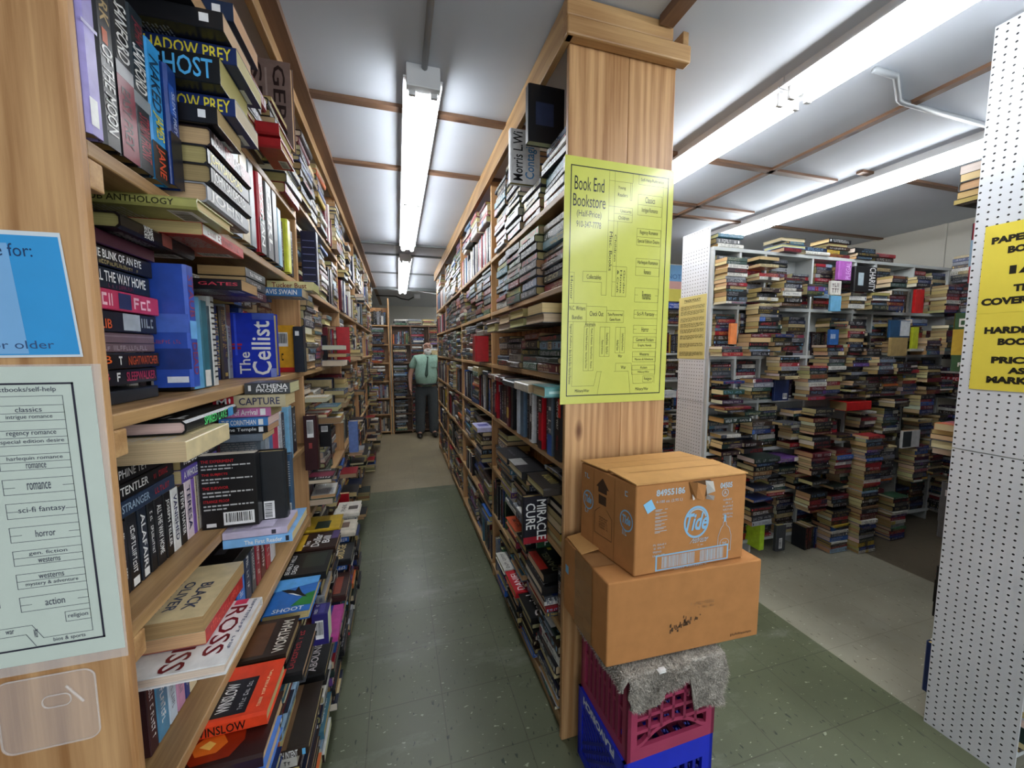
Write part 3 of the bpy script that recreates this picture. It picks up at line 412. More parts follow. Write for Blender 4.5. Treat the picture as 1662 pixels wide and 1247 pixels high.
 ('paperback_book', 'stand+x', (-0.542, -0.412, 1.5645, 1.6045, 1.13, 1.317), 3809830, None, [('g', 's', 0.15, 0.3, 0.8, 0.7, 13158600)]),
 ('paperback_book', 'stand+x', (-0.53, -0.4, 1.613, 1.66, 1.13, 1.335), 8370396, 'sky-blue upright book beyond the CAPTURE stack on the shelf', [('p', 's', 0.05, 0.1, 0.95, 0.9, 9476264)]),
 ('paperback_book', 'stand+x', (-0.542, -0.412, 1.6605, 1.7145, 1.13, 1.323), 2109498, None, [('g', 's', 0.15, 0.3, 0.8, 0.7, 13158600)]),
 ('paperback_book', 'stand+x', (-0.542, -0.412, 1.7155, 1.7695, 1.13, 1.317), 1908774, None, [('g', 's', 0.15, 0.3, 0.8, 0.7, 13158600)]),
 ('hardcover_book', 'stand+x', (-0.4045, -0.352, 1.86, 1.91, 1.015, 1.26), 3808288, 'maroon hardcover with white barcode standing by the divider', [('b', 'k', 0.25, 0.6, 0.75, 0.92), ('r', 'k', 0.35, 0.4, 0.6, 0.5, 10108992)]),
 ('paperback_book', 'flat-y', (-0.403, -0.268, 1.02, 1.125, 1.105, 1.122), 12169416, 'lilac paperback jutting out below the black barcode books', [('r', 's', 0.75, 0.2, 0.82, 0.8, 3158080)]),
 ('paperback_book', 'flat-y', (-0.403, -0.258, 1.02, 1.18, 1.083, 1.104), 7909088, 'light blue paperback jutting out on the row below the black barcode books', [('t', 's', 'The First Reader', 0.3, 0.25, 0.85, 0.75, 15000802), ('r', 's', 0.9, 0.2, 0.95, 0.8, 1712176)]),
 ('hardcover_book', 'flat+y', (-0.535, -0.302, 0.742, 0.935, 0.985, 1.006), 14606046, 'white hardcover with large maroon capitals lying flat over the lower shelf', [('t', 'f', 'ROSS', 0.14, 0.79, 0.86, 0.925, 6950944), ('t', 'f', 'BLISS', 0.42, 0.56, 0.985, 0.72, 6950944), ('r', 'f', 0.02, 0.8, 0.11, 0.9, 13647968), ('g', 'f', 0.05, 0.945, 0.85, 0.97, 5265528)]),
 ('paperback_book', 'flat+x', (-0.51, -0.352, 0.8, 0.975, 1.008, 1.042), 11807784, 'red-spined paperback with cream pages lying on the white maroon-lettered book', [('g', 's', 0.1, 0.3, 0.9, 0.7, 14704720)]),
 ('paperback_book', 'flat+y', (-0.53, -0.348, 0.785, 0.975, 1.043, 1.073), 13482898, 'cream-covered paperback lying on top of the stack with the white maroon-lettered book', [('t', 'f', 'THE', 0.62, 0.28, 0.82, 0.42, 3818848), ('t', 'f', 'PROGRAM', 0.3, 0.44, 0.86, 0.54, 3818848), ('t', 'f', 'OLIVER', 0.35, 0.58, 0.85, 0.68, 3818848), ('t', 'f', 'BLACK', 0.4, 0.74, 0.85, 0.86, 3818848)]),
 ('paperback_book', 'stand+x', (-0.575, -0.46, 0.819, 0.844, 0.792, 0.963), 3808290, 'dark maroon paperback standing below the white maroon-lettered book', [('g', 's', 0.1, 0.3, 0.85, 0.7, 15000802)]),
 ('paperback_book', 'stand+x', (-0.575, -0.46, 0.847, 0.882, 0.792, 0.966), 5015208, 'steel blue paperback standing below the white maroon-lettered book', [('g', 's', 0.1, 0.3, 0.85, 0.7, 15000802)]),
 ('paperback_book', 'stand+x', (-0.575, -0.46, 0.885, 0.911, 0.792, 0.969), 12372694, 'pale blue paperback standing below the white maroon-lettered book', [('g', 's', 0.1, 0.3, 0.85, 0.7, 6318200)]),
 ('paperback_book', 'stand+x', (-0.575, -0.46, 0.914, 0.942, 0.792, 0.966), 12618408, 'dusty pink paperback standing below the white maroon-lettered book', [('g', 's', 0.1, 0.3, 0.85, 0.7, 6318200)]),
 ('paperback_book', 'stand+x', (-0.575, -0.46, 0.945, 0.961, 0.792, 0.963), 2898552, 'dark blue paperback standing below the white maroon-lettered book', [('g', 's', 0.1, 0.3, 0.85, 0.7, 15000802)]),
 ('paperback_book', 'stand+x', (-0.575, -0.46, 0.962, 0.991, 0.792, 0.966), 14207140, 'cream paperback standing below the white maroon-lettered book', [('g', 's', 0.1, 0.3, 0.85, 0.7, 6318200)]),
 ('paperback_book', 'stand+x', (-0.575, -0.46, 0.994, 1.015, 0.792, 0.966), 11565648, 'tan paperback standing below the white maroon-lettered book', [('g', 's', 0.1, 0.3, 0.85, 0.7, 6318200)]),
 ('paperback_book', 'stand+x', (-0.575, -0.46, 1.016, 1.041, 0.792, 0.966), 14672096, 'white paperback standing below the white maroon-lettered book', [('g', 's', 0.1, 0.3, 0.85, 0.7, 6318200)]),
 ('paperback_book', 'stand+x', (-0.575, -0.46, 1.043, 1.063, 0.792, 0.963), 3834000, 'teal paperback standing below the white maroon-lettered book', [('g', 's', 0.1, 0.3, 0.85, 0.7, 15000802)]),
 ('paperback_book', 'stand+x', (-0.565, -0.45, 1.062, 1.081, 0.795, 0.996), 2499116, 'black-plum paperback standing past the cream lying book', [('g', 's', 0.1, 0.3, 0.85, 0.7, 15000802)]),
 ('paperback_book', 'stand+x', (-0.565, -0.45, 1.085, 1.114, 0.795, 0.988), 8006250, 'magenta paperback standing past the cream lying book', [('g', 's', 0.1, 0.3, 0.85, 0.7, 15000802)]),
 ('paperback_book', 'stand+x', (-0.565, -0.45, 1.12, 1.151, 0.795, 0.988), 10130616, 'lilac paperback standing past the cream lying book', [('g', 's', 0.1, 0.3, 0.85, 0.7, 15000802)]),
 ('paperback_book', 'stand+x', (-0.565, -0.45, 1.157, 1.198, 0.795, 0.988), 1316122, 'black paperback standing past the cream lying book', [('g', 's', 0.1, 0.3, 0.85, 0.7, 15000802)]),
 ('paperback_book', 'stand+x', (-0.565, -0.45, 1.205, 1.26, 0.795, 1.0), 3111632, 'bright blue paperback standing past the cream lying book', [('g', 's', 0.1, 0.3, 0.85, 0.7, 15000802)]),
 ('paperback_book', 'stand+x', (-0.565, -0.45, 1.268, 1.309, 0.795, 0.984), 2372688, 'navy paperback standing past the cream lying book', [('g', 's', 0.1, 0.3, 0.85, 0.7, 15000802)]),
 ('paperback_book', 'stand+x', (-0.565, -0.45, 1.317, 1.351, 0.795, 0.984), 3817544, 'slate paperback standing past the cream lying book', [('g', 's', 0.1, 0.3, 0.85, 0.7, 15000802)]),
 ('paperback_book', 'stand+x', (-0.565, -0.45, 1.359, 1.396, 0.795, 0.992), 9052208, 'red paperback standing past the cream lying book', [('g', 's', 0.1, 0.3, 0.85, 0.7, 15000802)]),
 ('paperback_book', 'stand+x', (-0.565, -0.45, 1.398, 1.444, 0.795, 0.984), 5904416, 'dark red paperback standing past the cream lying book', [('g', 's', 0.1, 0.3, 0.85, 0.7, 15000802)]),
 ('paperback_book', 'stand+x', (-0.565, -0.45, 1.453, 1.496, 0.795, 0.988), 10496056, 'crimson paperback standing past the cream lying book', [('g', 's', 0.1, 0.3, 0.85, 0.7, 15000802)]),
 ('paperback_book', 'stand+x', (-0.565, -0.45, 1.505, 1.552, 0.795, 0.996), 13619156, 'white paperback standing past the cream lying book', [('g', 's', 0.1, 0.3, 0.85, 0.7, 15000802)]),
 ('paperback_book', 'flat+x', (-0.52, -0.4, 1.02, 1.2, 1.0, 1.03), 1579035, 'black paperback lying in front of the dark spines under the middle shelf', [('r', 'f', 0.3, 0.3, 0.5, 0.5, 7368824)]),
 ('hardcover_book', 'flat-y', (-0.455, -0.295, 0.895, 1.05, 0.7292, 0.7622), 14172191, 'orange-red hardcover with black panel lying face up on the lower stack', [('t', 's', 'WINSLOW', 0.15, 0.2, 0.75, 0.8, 1708048), ('r', 'f', 0.08, 0.28, 0.72, 0.92, 1512730), ('t', 'f', 'DON', 0.15, 0.72, 0.45, 0.84, 15000802), ('t', 'f', 'WINSLOW', 0.15, 0.5, 0.65, 0.66, 15000802), ('g', 'f', 0.15, 0.34, 0.65, 0.4, 11579568), ('g', 'f', 0.1, 0.12, 0.8, 0.16, 15782048)]),
 ('hardcover_book', 'flat-y', (-0.47, -0.285, 0.83, 0.985, 0.693, 0.728), 2757136, 'dark hardcover with fiery jacket lying under the orange-red one', [('q', 'f', [(0.1, 0.35), (0.3, 0.25), (0.6, 0.3), (0.72, 0.55), (0.6, 0.8), (0.3, 0.88), (0.08, 0.7)], 9053192), ('q', 'f', [(0.2, 0.5), (0.32, 0.42), (0.46, 0.5), (0.5, 0.66), (0.34, 0.78), (0.2, 0.7)], 14182944), ('q', 'f', [(0.26, 0.58), (0.34, 0.54), (0.4, 0.62), (0.33, 0.7)], 15777888), ('t', 'f', 'DON', 0.6, 0.1, 0.85, 0.3, 15000802), ('g', 'f', 0.1, 0.85, 0.7, 0.95, 15000802)]),
 ('hardcover_book', 'flat-y', (-0.44, -0.28, 0.79, 0.945, 0.668, 0.702), 4880584, 'blue and white hardcover lying near the floor under the fiery jacket', [('r', 'f', 0.0, 0.4, 0.6, 1, 14211292)]),
 ('hardcover_book', 'flat-y', (-0.435, -0.305, 1.085, 1.245, 0.715, 0.745), 2891800, 'brown hardcover lettered in pale capitals lying behind the orange-red one', [('t', 'f', 'WORTHAM', 0.1, 0.08, 0.9, 0.3, 14209216), ('r', 'f', 0.1, 0.45, 0.9, 0.9, 5912608)]),
 ('hardcover_book', 'flat-y', (-0.39, -0.262, 1.06, 1.25, 0.678, 0.706), 1052948, 'black hardcover with white page edges jutting out beside the orange-red book', [('g', 'f', 0.1, 0.2, 0.9, 0.3, 10496048)]),
 ('hardcover_book', 'flat-x', (-0.425, -0.29, 1.29, 1.485, 0.7, 0.73), 2779832, 'blue hardcover with leaping orca cover lying face up', [('t', 'f', 'SHOOT', 0.2, 0.03, 0.85, 0.13, 15000802), ('q', 'f', [(0, 0.62), (1, 0.78), (1, 1), (0, 1)], 5940452), ('q', 'f', [(0.55, 0.16), (1, 0.14), (1, 0.52), (0.8, 0.45)], 2783802), ('q', 'f', [(0.18, 0.66), (0.34, 0.56), (0.6, 0.44), (0.86, 0.36), (0.7, 0.5), (0.62, 0.62), (0.56, 0.72), (0.52, 0.6), (0.34, 0.66)], 1053724), ('q', 'f', [(0.36, 0.55), (0.6, 0.44), (0.72, 0.41), (0.5, 0.52)], 15265008)]),
 ('hardcover_book', 'flat-y', (-0.43, -0.275, 1.5, 1.67, 0.7, 0.73), 1513755, 'black hardcover lettered BEVERLY HILLS DEAD lying face up', [('t', 'f', 'BEVERLY HILLS', 0.1, 0.82, 0.9, 0.92, 15000802), ('t', 'f', 'DEAD', 0.1, 0.68, 0.45, 0.78, 15000802), ('r', 'f', 0.3, 0.1, 0.9, 0.6, 2765356)]),
 ('hardcover_book', 'flat-y', (-0.43, -0.27, 1.69, 1.85, 0.7, 0.73), 2758676, 'dark hardcover lettered Two Dollar Bill lying face up', [('t', 'f', 'Two', 0.2, 0.66, 0.5, 0.8, 15000802), ('t', 'f', 'Dollar', 0.15, 0.42, 0.85, 0.62, 15000802), ('t', 'f', 'Bill', 0.3, 0.2, 0.7, 0.38, 15000802), ('r', 'f', 0.0, 0.8, 0.9, 1, 13148208), ('r', 'f', 0.5, 0.0, 1, 0.18, 4864618)]),
 ('hardcover_book', 'flat-y', (-0.43, -0.28, 1.87, 2.03, 0.7, 0.73), 12097576, 'yellow and brown hardcover lying face up past the Two Dollar Bill book', [('r', 'f', 0.1, 0.3, 0.6, 0.7, 2767408)]),
 ('paperback_book', 'flat-y', (-0.3, -0.25, 1.36, 1.42, 0.55, 0.66), 2761832, 'indigo book with white barcode hanging over the lower stack edge', [('b', 's', 0.2, 0.2, 0.7, 0.8)]),
 ('hardcover_book', 'flat-y', (-0.4, -0.262, 1.085, 1.3, 0.44, 0.47), 2760728, 'brown hardcover lettered COFFERING lying lowest beside the aisle', [('t', 's', 'COFFERING WITH INTENT', 0.05, 0.2, 0.8, 0.85, 15000802), ('r', 's', 0.88, 0.2, 0.94, 0.8, 6336736), ('r', 'f', 0.0, 0.4, 1, 0.8, 6967352)]),
 ('hardcover_book', 'flat-y', (-0.385, -0.262, 1.33, 1.5, 0.44, 0.47), 1315862, 'black hardcover with white capitals lying in the lowest aisle row', [('t', 'f', 'THEMES', 0.1, 0.5, 0.9, 0.7, 13156544), ('t', 'f', 'ABOUND', 0.1, 0.25, 0.9, 0.45, 13156544)]),
 ('hardcover_book', 'flat-y', (-0.385, -0.25, 1.52, 1.72, 0.43, 0.455), 11550858, 'pink and blue hardcover lying in the lowest aisle row', [('r', 'f', 0.4, 0.3, 1, 1, 2764680), ('r', 'f', 0.55, 0.4, 0.8, 0.75, 13160672)]),
 ('hardcover_book', 'flat-y', (-0.37, -0.245, 1.74, 1.93, 0.45, 0.48), 3810336, 'rust-brown hardcover lying in the lowest aisle row', [('r', 'f', 0.1, 0.2, 0.8, 0.8, 9060400)]),
 ('hardcover_book', 'flat-y', (-0.37, -0.245, 1.95, 2.13, 0.5, 0.53), 1447964, 'black hardcover with gold capitals lying in the lowest aisle row', [('t', 'f', 'BRIDGE', 0.1, 0.3, 0.9, 0.6, 13678720)]),
 ('hardcover_book', 'flat-y', (-0.37, -0.245, 2.15, 2.32, 0.55, 0.575), 13616820, 'cream hardcover with brown emblem lying in the lowest aisle row', [('r', 'f', 0.4, 0.3, 0.8, 0.7, 6967360)]),
 ('hardcover_book', 'flat-y', (-0.37, -0.24, 2.34, 2.52, 0.58, 0.605), 13814976, 'off-white hardcover lying beyond the brown-emblem one', [('t', 'f', 'PARK', 0.2, 0.6, 0.8, 0.8, 3158064), ('r', 'f', 0.3, 0.1, 0.6, 0.5, 4866104)]),
 ('hardcover_book', 'stand-x', (0.575, 0.735, 2.286, 2.333, 1.125, 1.36), 11015204, 'red and black hardcover standing on the waist-high shelf by the yellow-map pillar', [('r', 's', 0.0, 0, 0.35, 1, 1315866), ('r', 's', 0.85, 0, 1, 1, 2757656), ('t', 's', 'LE', 0.12, 0.25, 0.33, 0.75, 15000802)]),
 ('hardcover_book', 'stand-x', (0.587, 0.747, 2.3335, 2.3722, 1.125, 1.348), 2761504, None, [('g', 's', 0.15, 0.3, 0.8, 0.7, 13158600)]),
 ('hardcover_book', 'stand-x', (0.587, 0.747, 2.3732, 2.4118, 1.125, 1.342), 2501188, None, [('g', 's', 0.15, 0.3, 0.8, 0.7, 13158600)]),
 ('hardcover_book', 'stand-x', (0.587, 0.747, 2.4128, 2.4515, 1.125, 1.336), 3809830, None, [('g', 's', 0.15, 0.3, 0.8, 0.7, 13158600)]),
 ('hardcover_book', 'stand-x', (0.575, 0.735, 2.009, 2.056, 1.125, 1.36), 5906470, 'brown-red with gold foot hardcover standing on the waist-high shelf by the yellow-map pillar', [('r', 's', 0.3, 0.1, 0.5, 0.9, 1709330), ('r', 's', 0.55, 0.05, 0.8, 0.95, 12098120), ('g', 's', 0.34, 0.3, 0.46, 0.7, 13152368)]),
 ('hardcover_book', 'stand-x', (0.587, 0.747, 2.0565, 2.1055, 1.125, 1.348), 2501188, None, [('g', 's', 0.15, 0.3, 0.8, 0.7, 13158600)]),
 ('hardcover_book', 'stand-x', (0.587, 0.747, 2.1065, 2.1555, 1.125, 1.342), 3809830, None, [('g', 's', 0.15, 0.3, 0.8, 0.7, 13158600)]),
 ('hardcover_book', 'stand-x', (0.587, 0.747, 2.1565, 2.2055, 1.125, 1.336), 2761504, None, [('g', 's', 0.15, 0.3, 0.8, 0.7, 13158600)]),
 ('hardcover_book', 'stand-x', (0.587, 0.747, 2.2065, 2.2555, 1.125, 1.33), 2501188, None, [('g', 's', 0.15, 0.3, 0.8, 0.7, 13158600)]),
 ('hardcover_book', 'stand-x', (0.575, 0.735, 1.926, 1.973, 1.125, 1.36), 1381914, 'black hardcover standing on the waist-high shelf by the yellow-map pillar', []),
 ('hardcover_book', 'stand-x', (0.587, 0.747, 1.9735, 1.9965, 1.125, 1.348), 9080724, None, [('g', 's', 0.15, 0.3, 0.8, 0.7, 13158600)]),
 ('hardcover_book', 'stand-x', (0.575, 0.735, 1.818, 1.865, 1.125, 1.36), 12897496, 'pale blue-white hardcover standing on the waist-high shelf by the yellow-map pillar', []),
 ('hardcover_book', 'stand-x', (0.587, 0.747, 1.8655, 1.9145, 1.125, 1.348), 1908774, None, [('g', 's', 0.15, 0.3, 0.8, 0.7, 13158600)]),
 ('hardcover_book', 'stand-x', (0.575, 0.735, 1.748, 1.807, 1.125, 1.36), 5927560, 'slate blue hardcover standing on the waist-high shelf by the yellow-map pillar', []),
 ('hardcover_book', 'stand-x', (0.575, 0.735, 1.623, 1.67, 1.125, 1.365), 14474460, 'white with black figure hardcover standing on the waist-high shelf by the yellow-map pillar', [('r', 's', 0.3, 0.2, 0.95, 0.7, 1710620), ('r', 's', 0.45, 0.3, 0.6, 0.9, 13684944), ('g', 's', 0.05, 0.7, 0.8, 0.9, 4210760)]),
 ('hardcover_book', 'stand-x', (0.587, 0.747, 1.6705, 1.7035, 1.125, 1.353), 3809830, None, [('g', 's', 0.15, 0.3, 0.8, 0.7, 13158600)]),
 ('hardcover_book', 'stand-x', (0.587, 0.747, 1.7045, 1.7375, 1.125, 1.347), 2761504, None, [('g', 's', 0.15, 0.3, 0.8, 0.7, 13158600)]),
 ('hardcover_book', 'stand-x', (0.575, 0.735, 1.505, 1.552, 1.125, 1.365), 12589094, 'red and black lettered L hardcover standing on the waist-high shelf by the yellow-map pillar', [('r', 's', 0.0, 0, 0.35, 1, 1315866), ('r', 's', 0.85, 0, 1, 1, 2757656), ('t', 's', 'LEE', 0.12, 0.25, 0.33, 0.75, 15000802)]),
 ('hardcover_book', 'stand-x', (0.587, 0.747, 1.5525, 1.6055, 1.125, 1.353), 1908774, None, [('g', 's', 0.15, 0.3, 0.8, 0.7, 13158600)]),
 ('hardcover_book', 'stand-x', (0.575, 0.735, 1.395, 1.442, 1.125, 1.365), 5529708, 'grey-blue lettered L F hardcover standing on the waist-high shelf by the yellow-map pillar', [('r', 's', 0.65, 0, 1, 1, 3826864), ('t', 's', 'L F', 0.4, 0.2, 0.62, 0.8, 15000802), ('r', 's', 0.18, 0.3, 0.24, 0.8, 15000802)]),
 ('hardcover_book', 'stand-x', (0.587, 0.747, 1.4425, 1.4895, 1.125, 1.353), 2109498, None, [('g', 's', 0.15, 0.3, 0.8, 0.7, 13158600)]),
 ('hardcover_book', 'stand-x', (0.575, 0.735, 1.31, 1.37, 1.125, 1.365), 1184276, 'black with red top corner hardcover standing on the waist-high shelf by the yellow-map pillar', [('r', 's', 0.0, 0.55, 0.3, 1, 14168096), ('t', 's', 'OUT OF WAY', 0.05, 0.35, 0.5, 0.65, 15000802), ('g', 's', 0.6, 0.4, 0.85, 0.6, 10493992)]),
 ('hardcover_book', 'flat-y', (0.515, 0.68, 1.32, 1.46, 1.37, 1.41), 6265500, 'teal hardcover lying across the tops of the upright books by the pillar', [('r', 's', 0.1, 0.35, 0.9, 0.6, 11062476)]),
 ('hardcover_book', 'flat-x', (0.5, 0.65, 1.47, 1.66, 1.372, 1.408), 12564648, 'pale hardcover lying second across the upright books by the pillar', []),
 ('hardcover_book', 'flat-xd', (0.505, 0.66, 1.67, 1.88, 1.372, 1.4), 3818568, 'dark hardcover lying third across the upright books from the pillar', []),
 ('hardcover_book', 'flat-y', (0.515, 0.64, 1.325, 1.53, 0.99, 1.022), 2762274, 'black-brown hardcover with gold title lying face up at the shelf edge by the pillar', [('t', 'f', 'LUXOR', 0.25, 0.3, 0.8, 0.6, 11575384)]),
 ('hardcover_book', 'flat-y', (0.5, 0.63, 1.545, 1.76, 0.985, 1.02), 2105636, 'black hardcover lying face up second from the pillar at the shelf edge', [('r', 'f', 0.5, 0.5, 1, 1, 10132120)]),
 ('hardcover_book', 'flat-y', (0.5, 0.62, 1.78, 2.0, 0.985, 1.015), 2369066, 'charcoal hardcover lying face up third from the pillar at the shelf edge', [('g', 'f', 0.2, 0.5, 0.8, 0.6, 9079440)]),
 ('hardcover_book', 'stand-x', (0.478, 0.582, 1.455, 1.485, 0.745, 0.945), 1842214, 'black hardcover lettered MIRACLE CURE standing face out on the right-hand low shelf', [('t', 'f', 'MIRACLE', 0.56, 0.06, 0.96, 0.92, 15000802, -90), ('t', 'f', 'CURE', 0.1, 0.3, 0.5, 0.86, 15000802, -90), ('r', 'f', 0.0, 0.0, 1, 0.14, 10100784)]),
 ('hardcover_book', 'flat+x', (0.55, 0.68, 1.81, 1.99, 0.592, 0.625), 12734508, 'rust-orange hardcover lying beside the MIRACLE CURE book', [('t', 'f', 'CARPE', 0.2, 0.5, 0.8, 0.75, 5906448), ('t', 'f', 'VENOM', 0.2, 0.2, 0.8, 0.45, 5906448)]),
 ('hardcover_book', 'flat-y', (0.552, 0.68, 1.64, 1.795, 0.592, 0.625), 1381655, 'black hardcover with silver capitals lying below the MIRACLE CURE book', [('t', 'f', 'DANIEL', 0.15, 0.75, 0.85, 0.92, 13684944), ('g', 'f', 0.2, 0.3, 0.7, 0.4, 12619840)]),
 ('hardcover_book', 'flat-y', (0.548, 0.67, 1.4, 1.615, 0.592, 0.63), 1184531, 'thick black hardcover with yellow sticker lying near the cardboard boxes', [('t', 'f', 'DANIEL', 0.1, 0.35, 0.8, 0.6, 9079400), ('r', 'f', 0.85, 0.1, 0.95, 0.25, 14209088), ('r', 'f', 0.2, 0.7, 0.9, 1, 10496032)]),
 ('hardcover_book', 'flat-y', (0.532, 0.66, 1.38, 1.6, 0.556, 0.59), 1710620, 'white-edged black hardcover under the yellow-stickered one', []),
 ('hardcover_book', 'flat-y', (0.56, 0.69, 1.59, 1.785, 0.27, 0.302), 1052947, 'black hardcover with big white mixed-case lettering lying in the lowest right row', [('t', 'f', 'Daniel', 0.1, 0.3, 0.9, 0.75, 15000802), ('t', 's', 'Dan', 0.5, 0.2, 0.95, 0.8, 15000802)]),
 ('hardcover_book', 'flat-y', (0.548, 0.68, 1.795, 2.0, 0.27, 0.302), 12066860, 'red hardcover with white capitals lying in the lowest right row', [('t', 'f', 'DANIEL', 0.1, 0.55, 0.9, 0.85, 15786208), ('t', 'f', 'SILVA', 0.1, 0.15, 0.8, 0.45, 15255712)]),
 ('hardcover_book', 'flat-y', (0.55, 0.68, 2.02, 2.22, 0.265, 0.295), 13816008, 'white hardcover with small coloured picture lying in the lowest right row', [('r', 'f', 0.3, 0.1, 0.8, 0.5, 3824272), ('g', 'f', 0.1, 0.7, 0.9, 0.85, 4210752)]),
 ('hardcover_book', 'stand-x', (0.51, 0.6, 2.6, 2.64, 1.465, 1.64), 11803686, 'bright red hardcover standing face out on the eye-level right shelf', []),
 ('hardcover_book', 'front-x', (0.53, 0.56, 2.66, 2.82, 1.465, 1.64), 9050144, 'dark red hardcover leaning beside the bright red one on the right shelf', []),
 ('paperback_book', 'flat-y', (0.5, 0.62, 2.52, 2.72, 0.99, 1.02), 12105948, 'lavender hardcover lying face up on the right-hand lower shelf', [('r', 'f', 0.3, 0.2, 0.7, 0.8, 5921440)]),
 ('hardcover_book', 'stand-x', (0.51, 0.66, 1.5, 1.54, 2.36, 2.572), 1316636, 'black hardcover with white page edge tilted at the top of the pillar-side shelf', [('r', 'f', 0.2, 0.3, 0.7, 0.7, 2765904)]),
 ('hardcover_book', 'stand-x', (0.5, 0.64, 1.72, 1.75, 2.29, 2.52), 14738148, 'white hardcover with black and blue sideways lettering near the top of the right shelves', [('t', 'f', 'Morris L.Wi', 0.1, 0.05, 0.42, 0.95, 1513500, 90), ('t', 'f', 'Contagion', 0.5, 0.1, 0.9, 0.9, 4886728, 90)]),
 ('hardcover_book', 'front-y', (3.293, 3.523, 2.1, 2.13, 1.98, 2.167), 1184276, 'black hardcover lettered CHARITY facing out from the white bookcase', [('t', 'f', 'CHARITY', 0.66, 0.02, 0.95, 0.98, 15000802, -90), ('r', 'f', 0.15, 0.25, 0.4, 0.75, 11057344)]),
 ('hardcover_book', 'front-y', (3.154, 3.28, 2.12, 2.15, 2.063, 2.2005), 11033264, 'purple paperback facing out beside the CHARITY book', [('t', 'f', 'PLEGAL', 0.55, 0.05, 0.95, 0.95, 14201056, 90)]),
 ('paperback_book', 'front-y', (3.993, 4.093, 2.1, 2.12, 1.839, 2.0255), 12591136, 'plain red paperback facing out on the white bookcase', []),
 ('paperback_book', 'front-y', (3.964, 4.03, 2.08, 2.1, 1.553, 1.7245), 12107824, 'lime-yellow paperback facing out on the white bookcase', []),
 ('paperback_book', 'front-y', (3.693, 3.919, 2.08, 2.1, 1.639, 1.7745), 2377834, 'blue and white paperback facing out above the tall paper stacks', [('r', 'f', 0.5, 0.1, 1, 0.95, 13159632)]),
 ('paperback_book', 'front-y', (3.682, 3.87, 2.06, 2.08, 1.495, 1.639), 10520664, 'tan paperback facing out below the blue and white one', []),
 ('paperback_book', 'front-y', (2.188, 2.242, 2.13, 2.15, 1.583, 1.7255), 14188618, 'orange paperback standing on the second white shelf', []),
 ('paperback_book', 'front-y', (2.611, 2.746, 2.13, 2.15, 1.174, 1.3255), 1846360, 'navy paperback with white barcode facing out low on the white bookcase', [('b', 'f', 0.6, 0.08, 0.9, 0.35)]),
 ('paperback_book', 'front-y', (3.05, 3.139, 2.08, 2.1, 1.58, 1.693), 2775704, 'small blue paperback facing out at the bookcase middle', [('g', 'f', 0.1, 0.4, 0.9, 0.7, 15000802)]),
 ('hardcover_book', 'front-y', (3.037, 3.138, 2.08, 2.1, 1.826, 1.938), 6990028, 'light blue paperback facing out below the patterned one', []),
 ('paperback_book', 'front-y', (3.04, 3.142, 2.09, 2.11, 1.947, 2.046), 14210252, 'white paperback with dark zigzag pattern facing out', [('g', 'f', 0.1, 0.15, 0.9, 0.45, 4202532), ('g', 'f', 0.1, 0.55, 0.9, 0.85, 4202532)]),
 ('hardcover_book', 'front-y', (2.618, 2.703, 2.05, 2.08, 0.07, 0.267), 3158842, 'dark grey hardcover with barcode leaning at the bookcase foot', [('b', 'f', 0.3, 0.1, 0.65, 0.5, 90)]),
 ('paperback_book', 'stand-y', (2.519, 2.562, 2.1, 2.23, 0.069, 0.274), 11062320, 'lime-green paperback standing at the bookcase foot', []),
 ('paperback_book', 'front-y', (3.88, 4.086, 2.04, 2.06, 0.751, 0.892), 13158600, 'white paperback with dark picture jutting out low on the bookcase', [('r', 'f', 0.0, 0.05, 0.5, 0.95, 3160124)]),
 ('hardcover_book', 'flat-y', (3.235, 3.5, 2.05, 2.18, 1.081, 1.1505), 11541532, 'bright red hardcover lying on the white shelf', []),
 ('hardcover_book', 'stand-x', (-0.395, -0.313, 2.85, 2.88, 1.463, 1.7), 11540516, 'bright red hardcover facing out on the left shelves past the first divider', []),
 ('hardcover_book', 'stand-x', (-0.406, -0.353, 2.2, 2.23, 1.037, 1.1605), 1513500, 'black paperback with white barcode label facing out past the maroon one', [('b', 'f', 0.2, 0.65, 0.8, 0.9)]),
 ('paperback_book', 'stand-x', (-0.407, -0.336, 2.7, 2.73, 0.413, 0.5945), 12590124, 'red hardcover facing out low past the first divider', [('r', 'f', 0.3, 0.05, 0.45, 0.2, 15263976)]),
 ('hardcover_book', 'stand+x', (-0.358, -0.296, 3.0, 3.05, 0.795, 1.0265), 6980800, 'blue-grey hardcover standing beyond the first divider on the left', []),
 ('paperback_book', 'flat-x', (-0.47, -0.335, 2.72, 2.89, 1.17, 1.2), 9075280, 'tan paperback, page edges out, in the cream stack past the first divider', []),
 ('paperback_book', 'flat-x', (-0.466, -0.343, 2.73, 2.89, 1.201, 1.231), 11572314, 'golden tan paperback, page edges out, in the cream stack past the first divider', []),
 ('paperback_book', 'flat-x', (-0.462, -0.335, 2.74, 2.89, 1.232, 1.262), 5917240, 'brown paperback, page edges out, in the cream stack past the first divider', []),
 ('paperback_book', 'flat-x', (-0.47, -0.343, 2.72, 2.89, 1.263, 1.293), 3816000, 'charcoal paperback, page edges out, in the cream stack past the first divider', []),
 ('paperback_book', 'flat-x', (-0.466, -0.335, 2.73, 2.89, 1.294, 1.324), 12626024, 'pale tan paperback, page edges out, in the cream stack past the first divider', []),
 ('paperback_book', 'flat-x', (-0.462, -0.343, 2.74, 2.89, 1.325, 1.355), 7360570, 'rust brown paperback, page edges out, in the cream stack past the first divider', []),
